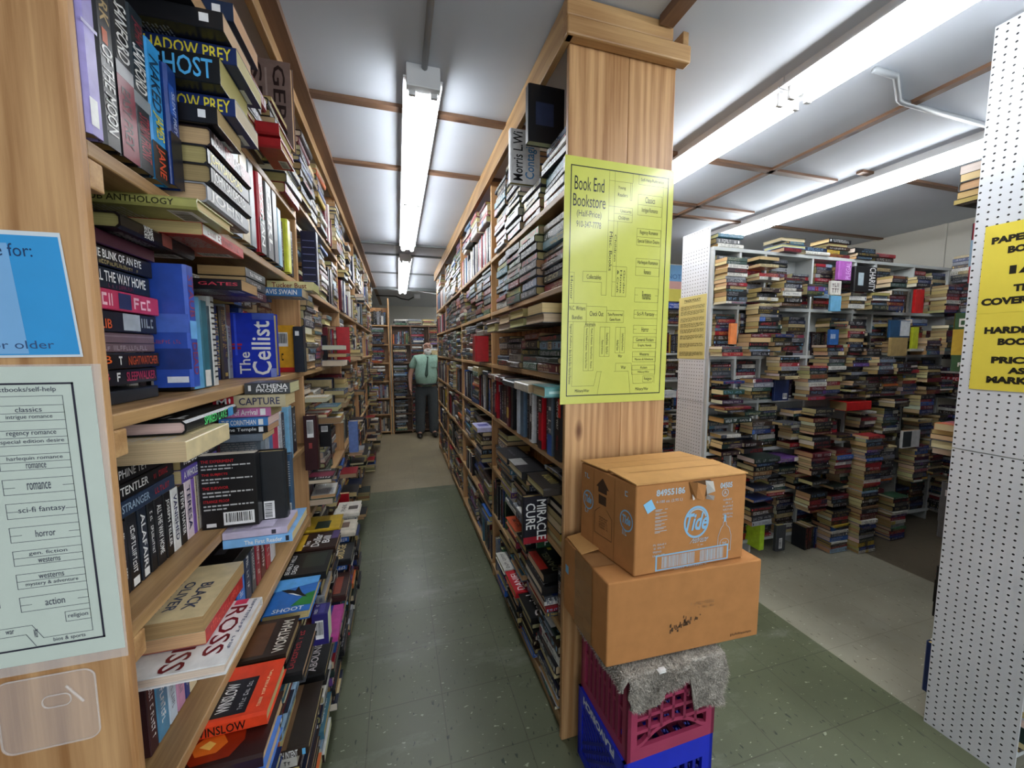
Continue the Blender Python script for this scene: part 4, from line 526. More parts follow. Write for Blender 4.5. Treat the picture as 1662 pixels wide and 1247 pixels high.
 ('hardcover_book', 'stand+x', (-0.419, -0.354, 2.05, 2.1, 1.842, 2.1), 1777466, 'navy hardcover with pale lines standing just past the first divider high up', [('r', 'k', 0.1, 0.1, 0.9, 0.115, 6975648), ('r', 'k', 0.1, 0.22, 0.9, 0.235, 6975648), ('r', 'k', 0.1, 0.33999999999999997, 0.9, 0.355, 6975648), ('r', 'k', 0.1, 0.45999999999999996, 0.9, 0.475, 6975648), ('r', 'k', 0.1, 0.58, 0.9, 0.595, 6975648), ('r', 'k', 0.1, 0.7, 0.9, 0.715, 6975648), ('r', 'k', 0.1, 0.82, 0.9, 0.835, 6975648)]),
 ('hardcover_book', 'flat-y', (2.99, 3.33, 3.82, 3.94, 2.015, 2.085), 2771610, 'blue book with white lettering jutting out under the poster beside the pillar', [('g', 's', 0.1, 0.55, 0.9, 0.85, 14211296), ('g', 's', 0.1, 0.15, 0.9, 0.45, 14211296)]),
 ('paperback_book', 'flat-y', (2.95, 3.15, 3.8, 3.94, 0.98, 1.06), 14211804, 'white book lying on the far shelves glimpsed between pillar and pegboard', [('g', 's', 0.1, 0.3, 0.8, 0.6, 8425632)]),
]
# ------------------------------------------------------------------ camera (needed early to rank books by how large they show)
CAMP=Vector((0,0,1.55)); YAW,PITCH,ROLL,FPX=0.287,-0.0899,-0.0007,627.0
fw=Vector((math.sin(YAW)*math.cos(PITCH),math.cos(YAW)*math.cos(PITCH),math.sin(PITCH)))
rt=Vector((math.cos(YAW),-math.sin(YAW),0)); up=rt.cross(fw)
rt,up=rt*math.cos(ROLL)+up*math.sin(ROLL),up*math.cos(ROLL)-rt*math.sin(ROLL)
cd=bpy.data.cameras.new('camera'); cam=bpy.data.objects.new('camera',cd); COL.objects.link(cam)
cam.matrix_world=Matrix(((rt.x,up.x,-fw.x,CAMP.x),(rt.y,up.y,-fw.y,CAMP.y),(rt.z,up.z,-fw.z,CAMP.z),(0,0,0,1)))
cd.sensor_fit='HORIZONTAL'; cd.sensor_width=36; cd.lens=36*FPX/1662; cd.clip_start=.02; cd.clip_end=60
scn.camera=cam
# ------------------------------------------------------------------ books
X,Y,Z=Vector((1,0,0)),Vector((0,1,0)),Vector((0,0,1))
ORI={'stand+x':(-X,Y),'flat+x':(-X,Z),'flat+xd':(-X,-Z),'stand-x':(X,-Y),'flat-x':(X,Z),'flat-xd':(X,-Z),
 'flat-y':(Y,Z),'flat-yd':(Y,-Z),'flat+y':(-Y,Z),'flat+yd':(-Y,-Z),'front-y':(X,-Y),'front+x':(Y,X),'front-x':(-Y,-X),'stand-y':(Y,X),'stand+y':(-Y,-X)}
BOOKS=[]; GRID={}
def aabb_add(b):
    for i in range(int(b[0]*4)-1,int(b[1]*4)+2):
        for j in range(int(b[2]*4)-1,int(b[3]*4)+2):
            GRID.setdefault((i,j),[]).append(b)
def hits(b,tol=.0025):
    for i in range(int(b[0]*4)-1,int(b[1]*4)+2):
        for j in range(int(b[2]*4)-1,int(b[3]*4)+2):
            for q in GRID.get((i,j),()):
                if b[0]<q[1]-tol and q[0]<b[1]-tol and b[2]<q[3]-tol and q[2]<b[3]-tol and b[4]<q[5]-tol and q[4]<b[5]-tol: return True
    return False
COLORS=[(0x15161a,22),(0x1d1f24,10),(0x20263a,8),(0x2a1a1c,5),(0x1c2a26,5),(0x33261e,5),(0x5a1822,6),(0x8e1c26,5),(0x1f3268,6),(0x2c5aa4,3),(0x3d6a7c,3),(0x30553c,3),(0x6a4a32,3),(0x8c8f94,5),(0xc4c2ba,6),(0xd9d8d2,4),(0xc9b789,3),(0xb79a3a,1),(0xc4622c,1),(0x5b3a78,2),(0x86a4bc,2),(0x7a3044,2),(0x484c52,5)]
_cw=[];_s=0
for c,w in COLORS: _s+=w; _cw.append(_s)
def rcol(rng=R,bias=None):
    if bias and rng.random()<.75: return rng.choice(bias)
    return COLORS[bisect.bisect(_cw,rng.random()*_s)][0]
class Bk: pass
def add_book(kind,ori,box,col,label,dec,hero=False,shelf=None,accent=None,yaw=0,force=False):
    x0,x1,y0,y1,z0,z1=box
    if not hero and hits(box): return None
    b=Bk(); b.kind=kind; b.ori=ori; b.box=box; b.col=col; b.label=label; b.dec=dec; b.hero=hero; b.shelf=shelf; b.accent=accent; b.yaw=yaw
    aabb_add(box); BOOKS.append(b); return b
def book_frame(b):
    w,t=ORI[b.ori]; h=t.cross(w)
    x0,x1,y0,y1,z0,z1=b.box; lo=Vector((x0,y0,z0)); hi=Vector((x1,y1,z1)); d=hi-lo
    o=Vector([lo[i] if (w[i]+h[i]+t[i])>0 else hi[i] for i in range(3)])
    L=[sum(abs(a[i])*d[i] for i in range(3)) for a in(w,h,t)]
    return o,w,h,t,L
def book_geo(b,rng,lod):
    """local axes: x spine->fore edge, y tail->head, z back->front"""
    o,w,h,t,(W,H,T)=book_frame(b)
    hcv=b.kind=='hardcover_book'
    mb=MB(); pg=MB(); c=rgb(b.col)
    bt=min(.0026 if hcv else .0007,T*.12); cr=min(.005,T*.2,W*.08) if hcv else min(.0015,T*.1)
    outer=[(W,0),(cr,0),(0,cr),(0,T-cr),(cr,T),(W,T)]
    inner=[(W,bt),(cr+bt,bt),(bt,cr+bt),(bt,T-cr-bt),(cr+bt,T-bt),(W,T-bt)]
    for i in range(5):
        (xa,za),(xb,zb)=outer[i],outer[i+1]; (ia,ja),(ib,jb)=inner[i],inner[i+1]
        mb.poly([(xa,0,za),(xa,H,za),(xb,H,zb),(xb,0,zb)],c)
        if hcv and i in(0,4): mb.poly([(ia,0,ja),(ib,0,jb),(ib,H,jb),(ia,H,ja)],c)
        mb.poly([(xa,0,za),(xb,0,zb),(ib,0,jb),(ia,0,ja)],c)
        mb.poly([(xa,H,za),(ia,H,ja),(ib,H,jb),(xb,H,zb)],c)
    for i,j in((0,0),(5,5)):
        (xa,za),(ia,ja)=outer[i],inner[i]
        q=[(xa,0,za),(ia,0,ja),(ia,H,ja),(xa,H,za)]
        mb.poly(q if i==0 else q[::-1],c)
    e=.004 if hcv else .0006; pc=b.pcol
    px0,px1,py0,py1,pz0,pz1=bt*1.1,W-e,e,H-e,bt*1.02,T-bt*1.02
    cc=min(.003,T*.1) if hcv else 0
    m_=(pz0+pz1)/2
    prof=[(px0,pz0),(px1,pz0),(px1-cc,pz0+(pz1-pz0)*.3),(px1-cc,pz0+(pz1-pz0)*.7),(px1,pz1),(px0,pz1)]
    P=pc
    for i in range(1,4):
        (a,za),(d,zb)=prof[i],prof[i+1]; pg.poly([(a,py0,za),(a,py1,za),(d,py1,zb),(d,py0,zb)][::-1] if False else [(a,py0,za),(a,py1,za),(d,py1,zb),(d,py0,zb)],P)
    pg.poly([(x,py0,z) for x,z in prof],P); pg.poly([(x,py1,z) for x,z in reversed(prof)],P)
    V=Vector
    FR={'s':(V((0,H,0)),V((0,-H,0)),V((0,0,T)),V((-1,0,0))),'f':(V((0,0,T)),V((W,0,0)),V((0,H,0)),V((0,0,1))),'k':(V((W,0,0)),V((-W,0,0)),V((0,H,0)),V((0,0,-1)))}
    if b.dec is not None:
        oo=.0003
        for d in b.dec:
            k=d[0]; fr=FR[d[1]]; oo+=.00008
            if d[1]=='s':   # keep lettering off the rounded joints
                pass
            if k=='r': put_rect(mb,fr,*d[2:6],rgb(d[6]),oo)
            elif k=='t': put_text(mb,fr,d[2],*d[3:7],rgb(d[7]),d[8] if len(d)>8 else 0,oo+.0002,bold=.012,res=2)
            elif k=='q': mb.poly([fr[0]+fr[1]*u+fr[2]*v+fr[3]*oo for u,v in d[2]],rgb(d[3]))
            elif k=='b': put_bars(mb,fr,*d[2:6],rng,d[6] if len(d)>6 else 0,off=oo)
            elif k=='p': put_par(mb,fr,*d[2:6],rgb(d[6]),rng,off=oo)
            elif k=='g': put_glyphs(mb,fr,*d[2:6],rgb(d[6]),rng,oo)
    else:
        r0=(.12,.88); lt=rgb(rng.choice([0xdedede,0xdedede,0xcabf9a,0xc8a84a,0xb8b8c0,0xc04040,0x8ab4d8] if sum(c)<.6 else [0x202024,0x202024,0x5a2020,0x203060]))
        lt0=lt
        if lod==2: lt=tuple(v*.55+q*.3 for v,q in zip(lt,c))
        s=FR['s']; a2=rgb(b.accent) if b.accent else None
        if a2: 
            q=rng.choice(((0,.28),(.62,1),(.42,.6),(0,.14),(.8,1))); put_rect(mb,s,q[0],.03,q[1],.97,a2,.0003)
        k=rng.random()
        if k<.45:
            put_glyphs(mb,s,.06,.25,.5,.78,lt,rng); put_glyphs(mb,s,.56,.3,.88,.7,lt,rng)
        elif k<.75:
            put_glyphs(mb,s,.1,.2,.85,.82,lt,rng)
        else:
            put_glyphs(mb,s,.05,.55,.7,.85,lt,rng); put_glyphs(mb,s,.05,.15,.6,.42,lt,rng)
        lt=lt0
        if rng.random()<.3: put_rect(mb,s,.91,.25,.96,.75,lt,.0005)
        if lod<2:
            f=FR['f']
            ac=a2 or rgb(rcol(rng)); put_rect(mb,f,.0,.28,1,.72,ac,.0003)
            put_glyphs(mb,f,.1,.76,.9,.9,lt,rng); put_glyphs(mb,f,.15,.08,.85,.17,lt,rng)
            kf=FR['k']; put_par(mb,kf,.1,.45,.9,.9,lt,rng); put_bars(mb,kf,.52,.06,.9,.2,rng,n=8)
    if lod<2 and b.dec is not None and not any(d[1]=='f' for d in b.dec):
        lt=(.6,.6,.6); f=FR['f']; put_glyphs(mb,f,.1,.7,.9,.88,lt,rng); put_rect(mb,f,.12,.25,.88,.6,tuple(v*1.5+.02 for v in c),.0003)
    if lod<2 and b.dec is not None and not any(d[1]=='k' for d in b.dec):
        kf=FR['k']; put_par(mb,kf,.1,.45,.9,.9,(.5,.5,.52),rng); put_bars(mb,kf,.5,.06,.9,.22,rng)
    M=Matrix(((w.x,h.x,t.x,o.x),(w.y,h.y,t.y,o.y),(w.z,h.z,t.z,o.z),(0,0,0,1)))
    if b.yaw:
        cx=Vector(((b.box[0]+b.box[1])/2,(b.box[2]+b.box[3])/2,b.box[4])); 
        M=Matrix.Translation(cx)@Matrix.Rotation(b.yaw,4,'Z')@Matrix.Translation(-cx)@M
    return mb,pg,M
PAGEC=[0xc4b084,0xb8a072,0xcfbd94,0xd6ccb6,0xa89060,0xc6b286,0xbaa474]
# heroes
for kd,o,bx,col,lb,dc in HEROES:
    add_book(kd,o,bx,col,lb,list(dc),hero=True,shelf='hero')
ORD=['zeroth','first','second','third','fourth','fifth','sixth','seventh','eighth','ninth','tenth','eleventh','twelfth','thirteenth','fourteenth','fifteenth','sixteenth','seventeenth','eighteenth','nineteenth','twentieth']
def ordn(n):
    if n<=20: return ORD[n]
    tens={2:'twenty',3:'thirty',4:'forty',5:'fifty',6:'sixty',7:'seventy',8:'eighty',9:'ninety'}
    return ('twentieth','thirtieth','fortieth','fiftieth','sixtieth','seventieth','eightieth','ninetieth')[n//10-2] if n%10==0 else tens[n//10]+'-'+ORD[n%10]
# a shelving unit: point = O + a*s + n*d + z
class Unit:
    def __init__(s,key,O,a,n,where,start,group): s.key=key;s.O=Vector(O);s.a=a;s.n=n;s.where=where;s.start=start;s.group=group
    def box(s,s0,s1,d0,d1,z0,z1):
        p=s.O+s.a*s0+s.n*d0; q=s.O+s.a*s1+s.n*d1
        return (min(p.x,q.x),max(p.x,q.x),min(p.y,q.y),max(p.y,q.y),z0,z1)
    def ori(s,st,rev=False,dn=False):
        n={(1,0):'+x',(-1,0):'-x',(0,-1):'-y',(0,1):'+y'}[(round(s.n.x),round(s.n.y))]
        if st=='flat':
            if rev: n={'+x':'-x','-x':'+x','-y':'+y','+y':'-y'}[n]
            return 'flat'+n+('d' if dn else '')
        return 'stand'+n
COUNT={}
def cnt(k): COUNT[k]=COUNT.get(k,0)+1; return COUNT[k]
def descr(col,acc,kind): 
    a=cname(col); c2=cname(acc) if acc else None
    return (a+(' and '+c2 if c2 and c2!=a else ''))+(' hardcover' if kind=='hardcover_book' else ' paperback')
def fill_stack(u,s,L,z0,ztop,d,key,shelfname,phc=.5,bias=None,rev=0.0,rng=R,jit=.008,tsc=1.0):
    z=z0; si=None; lv=0
    while True:
        kind='hardcover_book' if rng.random()<phc else 'paperback_book'
        if kind=='hardcover_book': h=min(L,rng.uniform(.205,.242)); w=rng.uniform(.145,.16); t=rng.uniform(.022,.042)*tsc
        else: h=min(L,rng.uniform(.165,.178)); w=rng.uniform(.102,.11); t=rng.uniform(.015,.034)*tsc
        if z+t>ztop: break
        c=rcol(rng,bias); acc=rcol(rng) if rng.random()<.3 else None
        ds=rng.uniform(-jit,jit); dd=d+rng.uniform(-jit,jit); sl=s+(L-h)*rng.random()*.5+ds
        rv=rng.random()<rev
        bx=u.box(sl,sl+h,dd-w,dd,z,z+t-.0006)
        b=add_book(kind,u.ori('flat',rv,rng.random()<.15),bx,c,None,None,shelf=u,accent=acc,yaw=rng.gauss(0,.02))
        if b:
            if si is None: si=cnt((key,'stack'))
            lv+=1; b.where=(lv,si,key,shelfname,'lying'); b.rev=rv
        z+=t
    return si
def fill_stand(u,s0,s1,z0,ztop,d,key,shelfname,phc=.5,bias=None,rng=R,jit=.006,top=True):
    s=s0
    hc=rng.random()<phc
    while True:
        if rng.random()<.15: hc=rng.random()<phc
        kind='hardcover_book' if hc else 'paperback_book'
        av=ztop-z0-.01
        if hc: h=min(av,rng.uniform(.215,.245)); w=rng.uniform(.145,.16); t=rng.uniform(.02,.042)
        else: h=min(av,rng.uniform(.168,.18)); w=rng.uniform(.102,.11); t=rng.uniform(.015,.032)
        if s+t>s1: break
        c=rcol(rng,bias); acc=rcol(rng) if rng.random()<.35 else None
        dd=d+rng.uniform(-jit,jit)
        b=add_book(kind,u.ori('stand'),u.box(s,s+t-.0006,dd-w,dd,z0,z0+h),c,None,None,shelf=u,accent=acc)
        if b: b.where=(0,cnt((key,'up')),key,shelfname,'standing'); b.rev=False
        s+=t
    # books laid across the tops
    if top:
        s=s0+.01
        while s+.24<s1:
            if rng.random()<.75: fill_stack(u,s,.235,z0+(.246 if phc>.4 else .182),ztop-.015,d+rng.uniform(-.01,.05),key+'t',shelfname,phc,bias,.25,rng)
            s+=.25
LS=[.10,.45,.775,1.115,1.443,1.83,2.2]; LTOP=2.60
RS=[.08,.449,.762,1.11,1.443,1.772,2.106]; RTOP=2.57
WSZ=[.09,.45,.80,1.165,1.49,1.84]; WTOP=2.225
SN=['bottom shelf','second shelf up','third shelf up','fourth shelf up','fifth shelf up','sixth shelf up','top shelf']
UL=Unit('L',(-.40,0,0),Y,X,'map-post shelving','from the map post','books on the shelving beside the map post')
UR=Unit('R',(.585,0,0),Y,-X,'pillar shelving','from the pillar','books on the shelving behind the yellow-map pillar')
UW=Unit('W',(0,2.2,0),X,-Y,'white bookcase','from the pegboard end','paperbacks on the white alcove bookcase')
UB=Unit('B',(0,7.3,0),X,-Y,'back bookcases','from the left end','books on the bookcases at the aisle end')
US=Unit('S',(4.62,0,0),Y,-X,'side-wall shelving','from the front','books on the side-wall shelving')
UN=Unit('N',(0,.94,0),X,Y,'pegboard shelving','from the pegboard','books poking out behind the front pegboard')
UF=Unit('F',(0,3.95,0),X,-Y,'far white bookcase','from the pegboard end','books on the far white bookcase')
# supporting stacks below the face-up heroes of the low rows
rs=random.Random(21)
for (x0,x1,y0,y1,zt,zb,k) in [(-.455,-.305,.80,1.04,.665,.475,'L1'),(-.45,-.31,1.06,1.26,.675,.475,'L1'),(-.44,-.30,1.285,1.485,.698,.475,'L1'),(-.44,-.285,1.50,1.68,.698,.475,'L1'),(-.44,-.285,1.69,1.86,.698,.475,'L1'),(-.44,-.29,1.88,2.04,.698,.475,'L1'),
   (-.415,-.275,1.08,1.30,.438,.125,'L0'),(-.40,-.27,1.33,1.51,.438,.125,'L0'),(-.40,-.265,1.53,1.72,.428,.125,'L0'),(-.39,-.26,1.74,1.93,.448,.125,'L0'),(-.39,-.26,1.95,2.13,.498,.125,'L0'),(-.39,-.26,2.15,2.32,.548,.125,'L0'),(-.39,-.25,2.34,2.52,.578,.125,'L0'),(-.42,-.28,.82,1.06,.438,.125,'L0'),
   (.535,.67,1.37,1.60,.554,.462,'R1'),(.555,.69,1.635,1.80,.59,.462,'R1'),(.553,.69,1.81,1.995,.59,.462,'R1'),(.563,.70,1.59,1.79,.268,.093,'R0'),(.552,.69,1.80,2.0,.268,.093,'R0'),(.553,.69,2.02,2.22,.263,.093,'R0'),
   (.584,.70,1.32,1.485,.988,.775,'R2'),(.52,.66,1.545,1.76,.983,.775,'R2'),(.52,.65,1.78,2.0,.983,.775,'R2'),(.52,.65,2.52,2.72,.988,.775,'R2')]:
    u=UL if k[0]=='L' else UR; i=int(k[1]); z=zb; si=None; lv=0; key=k+'front'
    n=max(4,round((zt-zb)/.031)); th=(zt-zb)/n
    for q in range(n):
        hw=rs.random()<.6
        dx=rs.uniform(0,.022); dy=rs.uniform(0,.02)
        bx=(x0+dx,x1,y0+dy,y1-rs.uniform(0,.02),z,z+th-.0008) if u is UR else (x0,x1-dx,y0+dy,y1-rs.uniform(0,.02),z,z+th-.0008)
        c=rcol(rs); acc=rcol(rs) if rs.random()<.3 else None
        o=rs.choice(['flat-y','flat-y','flat-yd',u.ori('flat')])
        b=add_book('hardcover_book' if hw else 'paperback_book',o,bx,c,None,None,shelf=u,accent=acc)
        if b:
            if si is None: si=cnt((key,'stack'))
            lv+=1; b.where=(lv,si,key,SN[i]+' front row','lying'); b.rev=False
        z+=th
# ---- left unit
rl=random.Random(11)
LB=[.705,1.93,3.15,4.37,5.59,6.80]
for bi in range(5):
    for i,z in enumerate(LS):
        zt=(LS[i+1] if i<6 else LTOP)-.022; zz=z+.0125
        if bi==0 and i==5: zt=2.1
        s0,s1=LB[bi]+(.022 if bi==0 else .014),LB[bi+1]-.014
        key='L%d'%i
        d=[-.02,-.02,-.04,-.02,-.03,-.01,-.01][i]
        if bi==0:
            d=[-.06,-.08,-.115,-.10,-.13,-.10,-.02][i]
            if i==6:
                for s_,d_ in ((1.23,.02),(1.46,.035),(1.68,.02)): fill_stack(UL,s_,.22,2.1325,2.36,d_,key,SN[i],.7,[0x7a1c24,0x1d2a44,0x8a2028,0x16181c,0x3a3c40],.1,rl)
                fill_stand(UL,.76,1.0,2.27,2.52,-.06,key,SN[i],.9,None,rl,top=False)
                continue
            if i in(0,1): 
                s=s0
                while s+.24<s1: fill_stack(UL,s,.24,zz,zt,d,key,SN[i],.6,None,0,rl); s+=.245
            else:
                fill_stand(UL,s0,s1,zz,zt,d,key,SN[i],.3,None,rl,top=False)
                s=s0+.02
                while s+.19<s1: fill_stack(UL,s,.18,zz+.19,zt-.01,d+.02,key+'t',SN[i],.1,None,0,rl); s+=.19
            continue
        s=s0
        while s<s1-.16:
            if rl.random()<(.55 if i not in(1,3) else .45):
                L=rl.uniform(.17,.24) if rl.random()<.4 else .24
                L=min(L,s1-s)
                fill_stack(UL,s,L,zz,zz+(zt-zz)*rl.uniform(.75,1),d+rl.uniform(-.01,.045),key,SN[i],.55 if L>.2 else .2,None,.25,rl); s+=L+.004
            else:
                w=min(rl.uniform(.2,.5),s1-s); fill_stand(UL,s,s+w,zz,zt,d+rl.uniform(-.01,.02),key,SN[i],.6,None,rl); s+=w+.003
        # jutting front row
        if i in(0,1,2,3,4):
            s=s0
            while s<s1-.24:
                if rl.random()<(.85 if i<2 else .7):
                    fill_stack(UL,s,.2,zz,zz+rl.uniform(.1,.28 if i<2 else .2),rl.uniform(.075,.125) if i<2 else rl.uniform(.05,.10),key+'f',SN[i]+' front',.6,None,.3,rl)
                s+=.215
# ---- right unit
rr_=random.Random(5)
HB=[0x20262e,0x2a2d30,0x1c2a26,0x24342c,0x585c60,0x14161a,0x5a2028,0x28406a,0x707472,0x2c4c3c,0x4a3428,0x989288,0x7a2a30,0x3a6c78,0x8a4a3a,0x6a7a4a,0x17181c,0x1c1d22]
RB=[1.312,2.47,3.70,4.92,6.05]
for bi in range(4):
    for i,z in enumerate(RS):
        zt=(RS[i+1] if i<6 else RTOP)-.022; zz=z+.0125
        s0,s1=RB[bi]+.014,RB[bi+1]-.014; key='R%d'%i
        if i==3 and bi==0:
            s=s0
            fill_stand(UR,s0,s1,zz,zt-.05,-.04,key,SN[i],.9,None,rr_,top=False); 
            while s<s1-.2: fill_stack(UR,s,.2,1.37,zt,.05,key+'t',SN[i],.9,None,.5,rr_); s+=.21
            continue
        if i<=2:
            s=s0
            while s<s1-.2:
                if rr_.random()<.7: fill_stack(UR,s,.24,zz,zz+(zt-zz)*rr_.uniform(.8,1),rr_.uniform(-.03,.012),key,SN[i],.8,None,.1,rr_); s+=.243
                else: fill_stand(UR,s,min(s+.35,s1),zz,zt,-.01,key,SN[i],.7,None,rr_); s+=.353
            if bi>0 or i==2:
                s=s0+.05
                while s<s1-.24:
                    if rr_.random()<.6: fill_stack(UR,s,.2,zz,zz+rr_.uniform(.05,.2),rr_.uniform(.02,.06),key+'f',SN[i]+' front',.7,None,.3,rr_)
                    s+=.22
            continue
        if i==3:
            s=s0
            while s<s1-.2:
                if rr_.random()<.45: fill_stack(UR,s,.24,zz,zt,rr_.uniform(-.02,.03),key,SN[i],.85,None,.3,rr_); s+=.243
                else: fill_stand(UR,s,min(s+.4,s1),zz,zt,-.005,key,SN[i],.8,None,rr_); s+=.403
            continue
        if (bi==1 and i==6) or (bi==3 and i in(5,6)):
            fill_stand(UR,s0,s1,zz,zt,-.01,key,SN[i],.9,[0xd0ccc4,0xa04048,0x6080a0,0x30343c,0xb8b4b0,0x8a2838,0xe0dcd4],rr_); continue
        s=s0
        while s<s1-.2:
            L=min(.242,s1-s); lim=zt if not(i==4 and bi==0) else zt-.105
            if i==6: lim=zt+.03-rr_.uniform(0,.08)
            fill_stack(UR,s,L,zz,lim,rr_.uniform(-.012,.012),key,SN[i],.95,HB,.0,rr_)
            if i==4 and bi<2: fill_stack(UR,s,L,lim+.002,zt,.07,key+'t',SN[i],.95,[0xd8d4c8,0x5a2028,0x20262e],.95,rr_,tsc=1.15)
            s+=L+.003
# ---- white bookcase
rw=random.Random(3)
PBC=[0x15161a,0x1b1d22,0x2a1a20,0x5a1c26,0x20305e,0x3a3228,0x264038,0xc8c6be,0x8a2028,0x4a4e54,0x6a6d78,0x342038,0xb0a078,0x1a1c20]
WV=[2.09+.2275*k for k in range(12)]
for k in range(11):
    for i,z in enumerate(WSZ):
        zt=(WSZ[i+1] if i<5 else WTOP)-.02; zz=z+.0125; key='W%d'%i
        if rw.random()<.14:
            fill_stand(UW,WV[k]+.012,WV[k+1]-.012,zz,zt,-.01,key,SN[i],.3,PBC,rw)
        else: fill_stack(UW,WV[k]+.014+rw.uniform(0,.02),.175,zz,zt-(.0 if rw.random()<.85 else .1),rw.uniform(-.02,.0),key,SN[i],.04,PBC,0,rw,.006)
        if i>0 and rw.random()<.8:
            fill_stack(UW,WV[k]+rw.uniform(-.02,.05),.178,zz,zz+(zt-zz)*rw.uniform(.5,1.0),rw.uniform(.095,.13),key+'f',SN[i]+' front row',.1,PBC,.05,rw,.008)
# floor stacks in front of it
for (s,L,za,zb,d,hcp,bias) in [(2.10,.235,.82,1.17,.14,.8,None),(2.09,.235,.30,.62,.12,.7,None),(2.36,.235,.30,.80,.16,.7,None),(2.36,.18,.82,1.15,.13,.3,PBC),(2.62,.2,.30,.72,.13,.4,None),(2.83,.178,.36,1.13,.21,.05,[0x15161a,0x1c1e22,0x22242a,0x5a1c22]),(3.10,.178,.36,1.0,.19,.1,None),(3.30,.178,.004,.92,.26,.05,None),(3.55,.178,.40,.95,.16,.05,[0x15161a,0x2a1a20,0x5a1c26]),(3.80,.178,.45,1.1,.18,.1,PBC),(4.05,.178,.45,1.3,.16,.1,PBC),
   (2.55,.18,1.18,1.66,.15,.05,PBC),(4.28,.178,.45,1.0,.17,.1,PBC),(2.60,.2,.73,1.10,.14,.5,None),(3.10,.178,.004,.34,.2,.3,None),(3.78,.178,.004,.40,.19,.3,None),(2.83,.178,1.18,1.45,.15,.05,PBC),(3.02,.18,1.18,1.72,.14,.02,PBC),(3.25,.18,1.18,1.75,.16,.02,PBC),(3.50,.18,1.18,1.5,.17,.02,PBC),(3.72,.18,.98,1.45,.17,.02,PBC),(2.36,.18,1.55,1.98,.13,.02,PBC),(2.62,.18,1.50,1.60,.14,.02,PBC)]:
    fill_stack(UW,s,L,za,zb,d,'Wfloor','floor stacks',hcp,bias,0,rw,.007)
for s in (2.12,2.4,2.66,2.9): fill_stand(UW,s,s+.22,.005,.29,.10,'Wfloor','floor row',.8,None,rw,top=False)
# loose rows on top of the white bookcase
s=2.12
while s<4.4:
    if rw.random()<.8: fill_stack(UW,s,.24,2.247,2.247+rw.uniform(.05,.16),rw.uniform(-.03,.05),'Wtop','bookcase top',.75,None,.2,rw)
    s+=.26
# ---- side wall, near pegboard unit, far white unit, back bookcases
rb=random.Random(9)
for i,z in enumerate([.09,.43,.77,1.11,1.45,1.79,2.1]):
    s=.5
    while s<2.1:
        fill_stack(US,s,.18,z+.012,z+.31 if i<6 else 2.36,rb.uniform(-.02,.06),'S%d'%i,SN[i],.1,PBC,0,rb); s+=.19
    if i in(3,6): fill_stack(UN,2.11,.19,z+.012,z+rb.uniform(.12,.2),rb.uniform(.05,.085),'N%d'%i,SN[i],.3,None,0,rb)
    elif i!=4: fill_stand(UN,2.11,2.31,z+.012,z+rb.uniform(.24,.31),rb.uniform(.01,.05),'N%d'%i,SN[i],.5,None,rb,top=False)
    else: fill_stand(UN,2.11,2.31,z+.012,z+.27,.045,'N%d'%i,SN[i],.5,[0x6a3a78,0x3a6ab0],rb,top=False)
    fill_stack(UN,2.33,.19,z+.012,z+rb.uniform(.22,.31),rb.uniform(.01,.09),'N%d'%i,SN[i],.3,None,.2,rb)
UM=Unit('N',(0,.69,0),X,-Y,'pegboard shelving','from the pegboard',UN.group)
for i,z in enumerate(WSZ):
    for s in (2.10,2.32,2.56,2.78,3.02,3.25,3.52,3.75,3.98): fill_stack(UM,s,.19,z+.012,z+.33,0,'Nf%d'%i,SN[i],.3,None,.1,rb)
    s=2.10
    while s<3.9:
        if rb.random()<.5: fill_stack(UF,s,.18,z+.0125,z+.3,rb.uniform(-.02,.03),'F%d'%i,SN[i],.2,None,0,rb); s+=.2
        else: fill_stand(UF,s,s+.3,z+.0125,z+.32,0,'F%d'%i,SN[i],.5,None,rb,top=False); s+=.302
BZ=[.05,.37,.66,.97,1.30,1.63,1.97]
for i,z in enumerate(BZ[:6]):
    for (a,b) in ((-.455,-.165),(-.075,.22),(.24,.55),(.57,.9)):
        zt=BZ[i+1]-.02
        if (a<-.2 and i in(0,1,2)) or (a>-.2 and i==5 and a<.2): fill_stand(UB,a,b,z+.0125,zt,0,'B%d'%i,SN[i],.9,[0xd0ccc0,0x6a7a8a,0x343a44,0xb8a890,0x8a4a40] if a<-.2 else None,rb,top=False)
        else:
            s=a
            while s<b-.14: fill_stack(UB,s,min(.235,b-s),z+.0125,zt,rb.uniform(-.02,.04),'B%d'%i,SN[i],.7,None,0,rb); s+=.15 if b-s<.2 else .24
s=-.05
while s<.9: fill_stack(UB,s,.235,1.985,1.985+rb.uniform(.05,.14),0,'Btop','bookcase top',.8,None,.3,rb); s+=.25
s=-.45
while s<-.2: fill_stand(UB,-.45,-.17,1.985,2.3,0,'Btop','bookcase top',.8,None,rb,top=False); s=1
# ------------------------------------------------------------------ room shell
def struct(name,mb,mat): return tag(obj(name,mb,mat),kind='structure')
m=MB()
m.poly([(-1.2,-3,0),(2.09,-3,0),(2.09,4.33,0),(-1.2,4.33,0)],(1,1,1),0)
m.poly([(-1.2,4.33,0),(2.09,4.33,0),(2.09,11,0),(-1.2,11,0)],(1,1,1),3)
m.poly([(2.09,-3,0),(3.38,-3,0),(3.38,11,0),(2.09,11,0)],(1,1,1),1)
m.poly([(3.38,-3,0),(5.0,-3,0),(5.0,11,0),(3.38,11,0)],(1,1,1),2)
struct('floor',m,[M_FGREEN,M_FBEIGE,M_FBROWN,M_FAISLE])
m=MB(); m.box(-1.2,5.0,-.6,11,2.70,2.78); struct('ceiling',m,M_CEIL)
m=MB(); m.box(-1.06,-.982,-.4,11,0,2.7); struct('wall_left',m,M_DARKWALL)
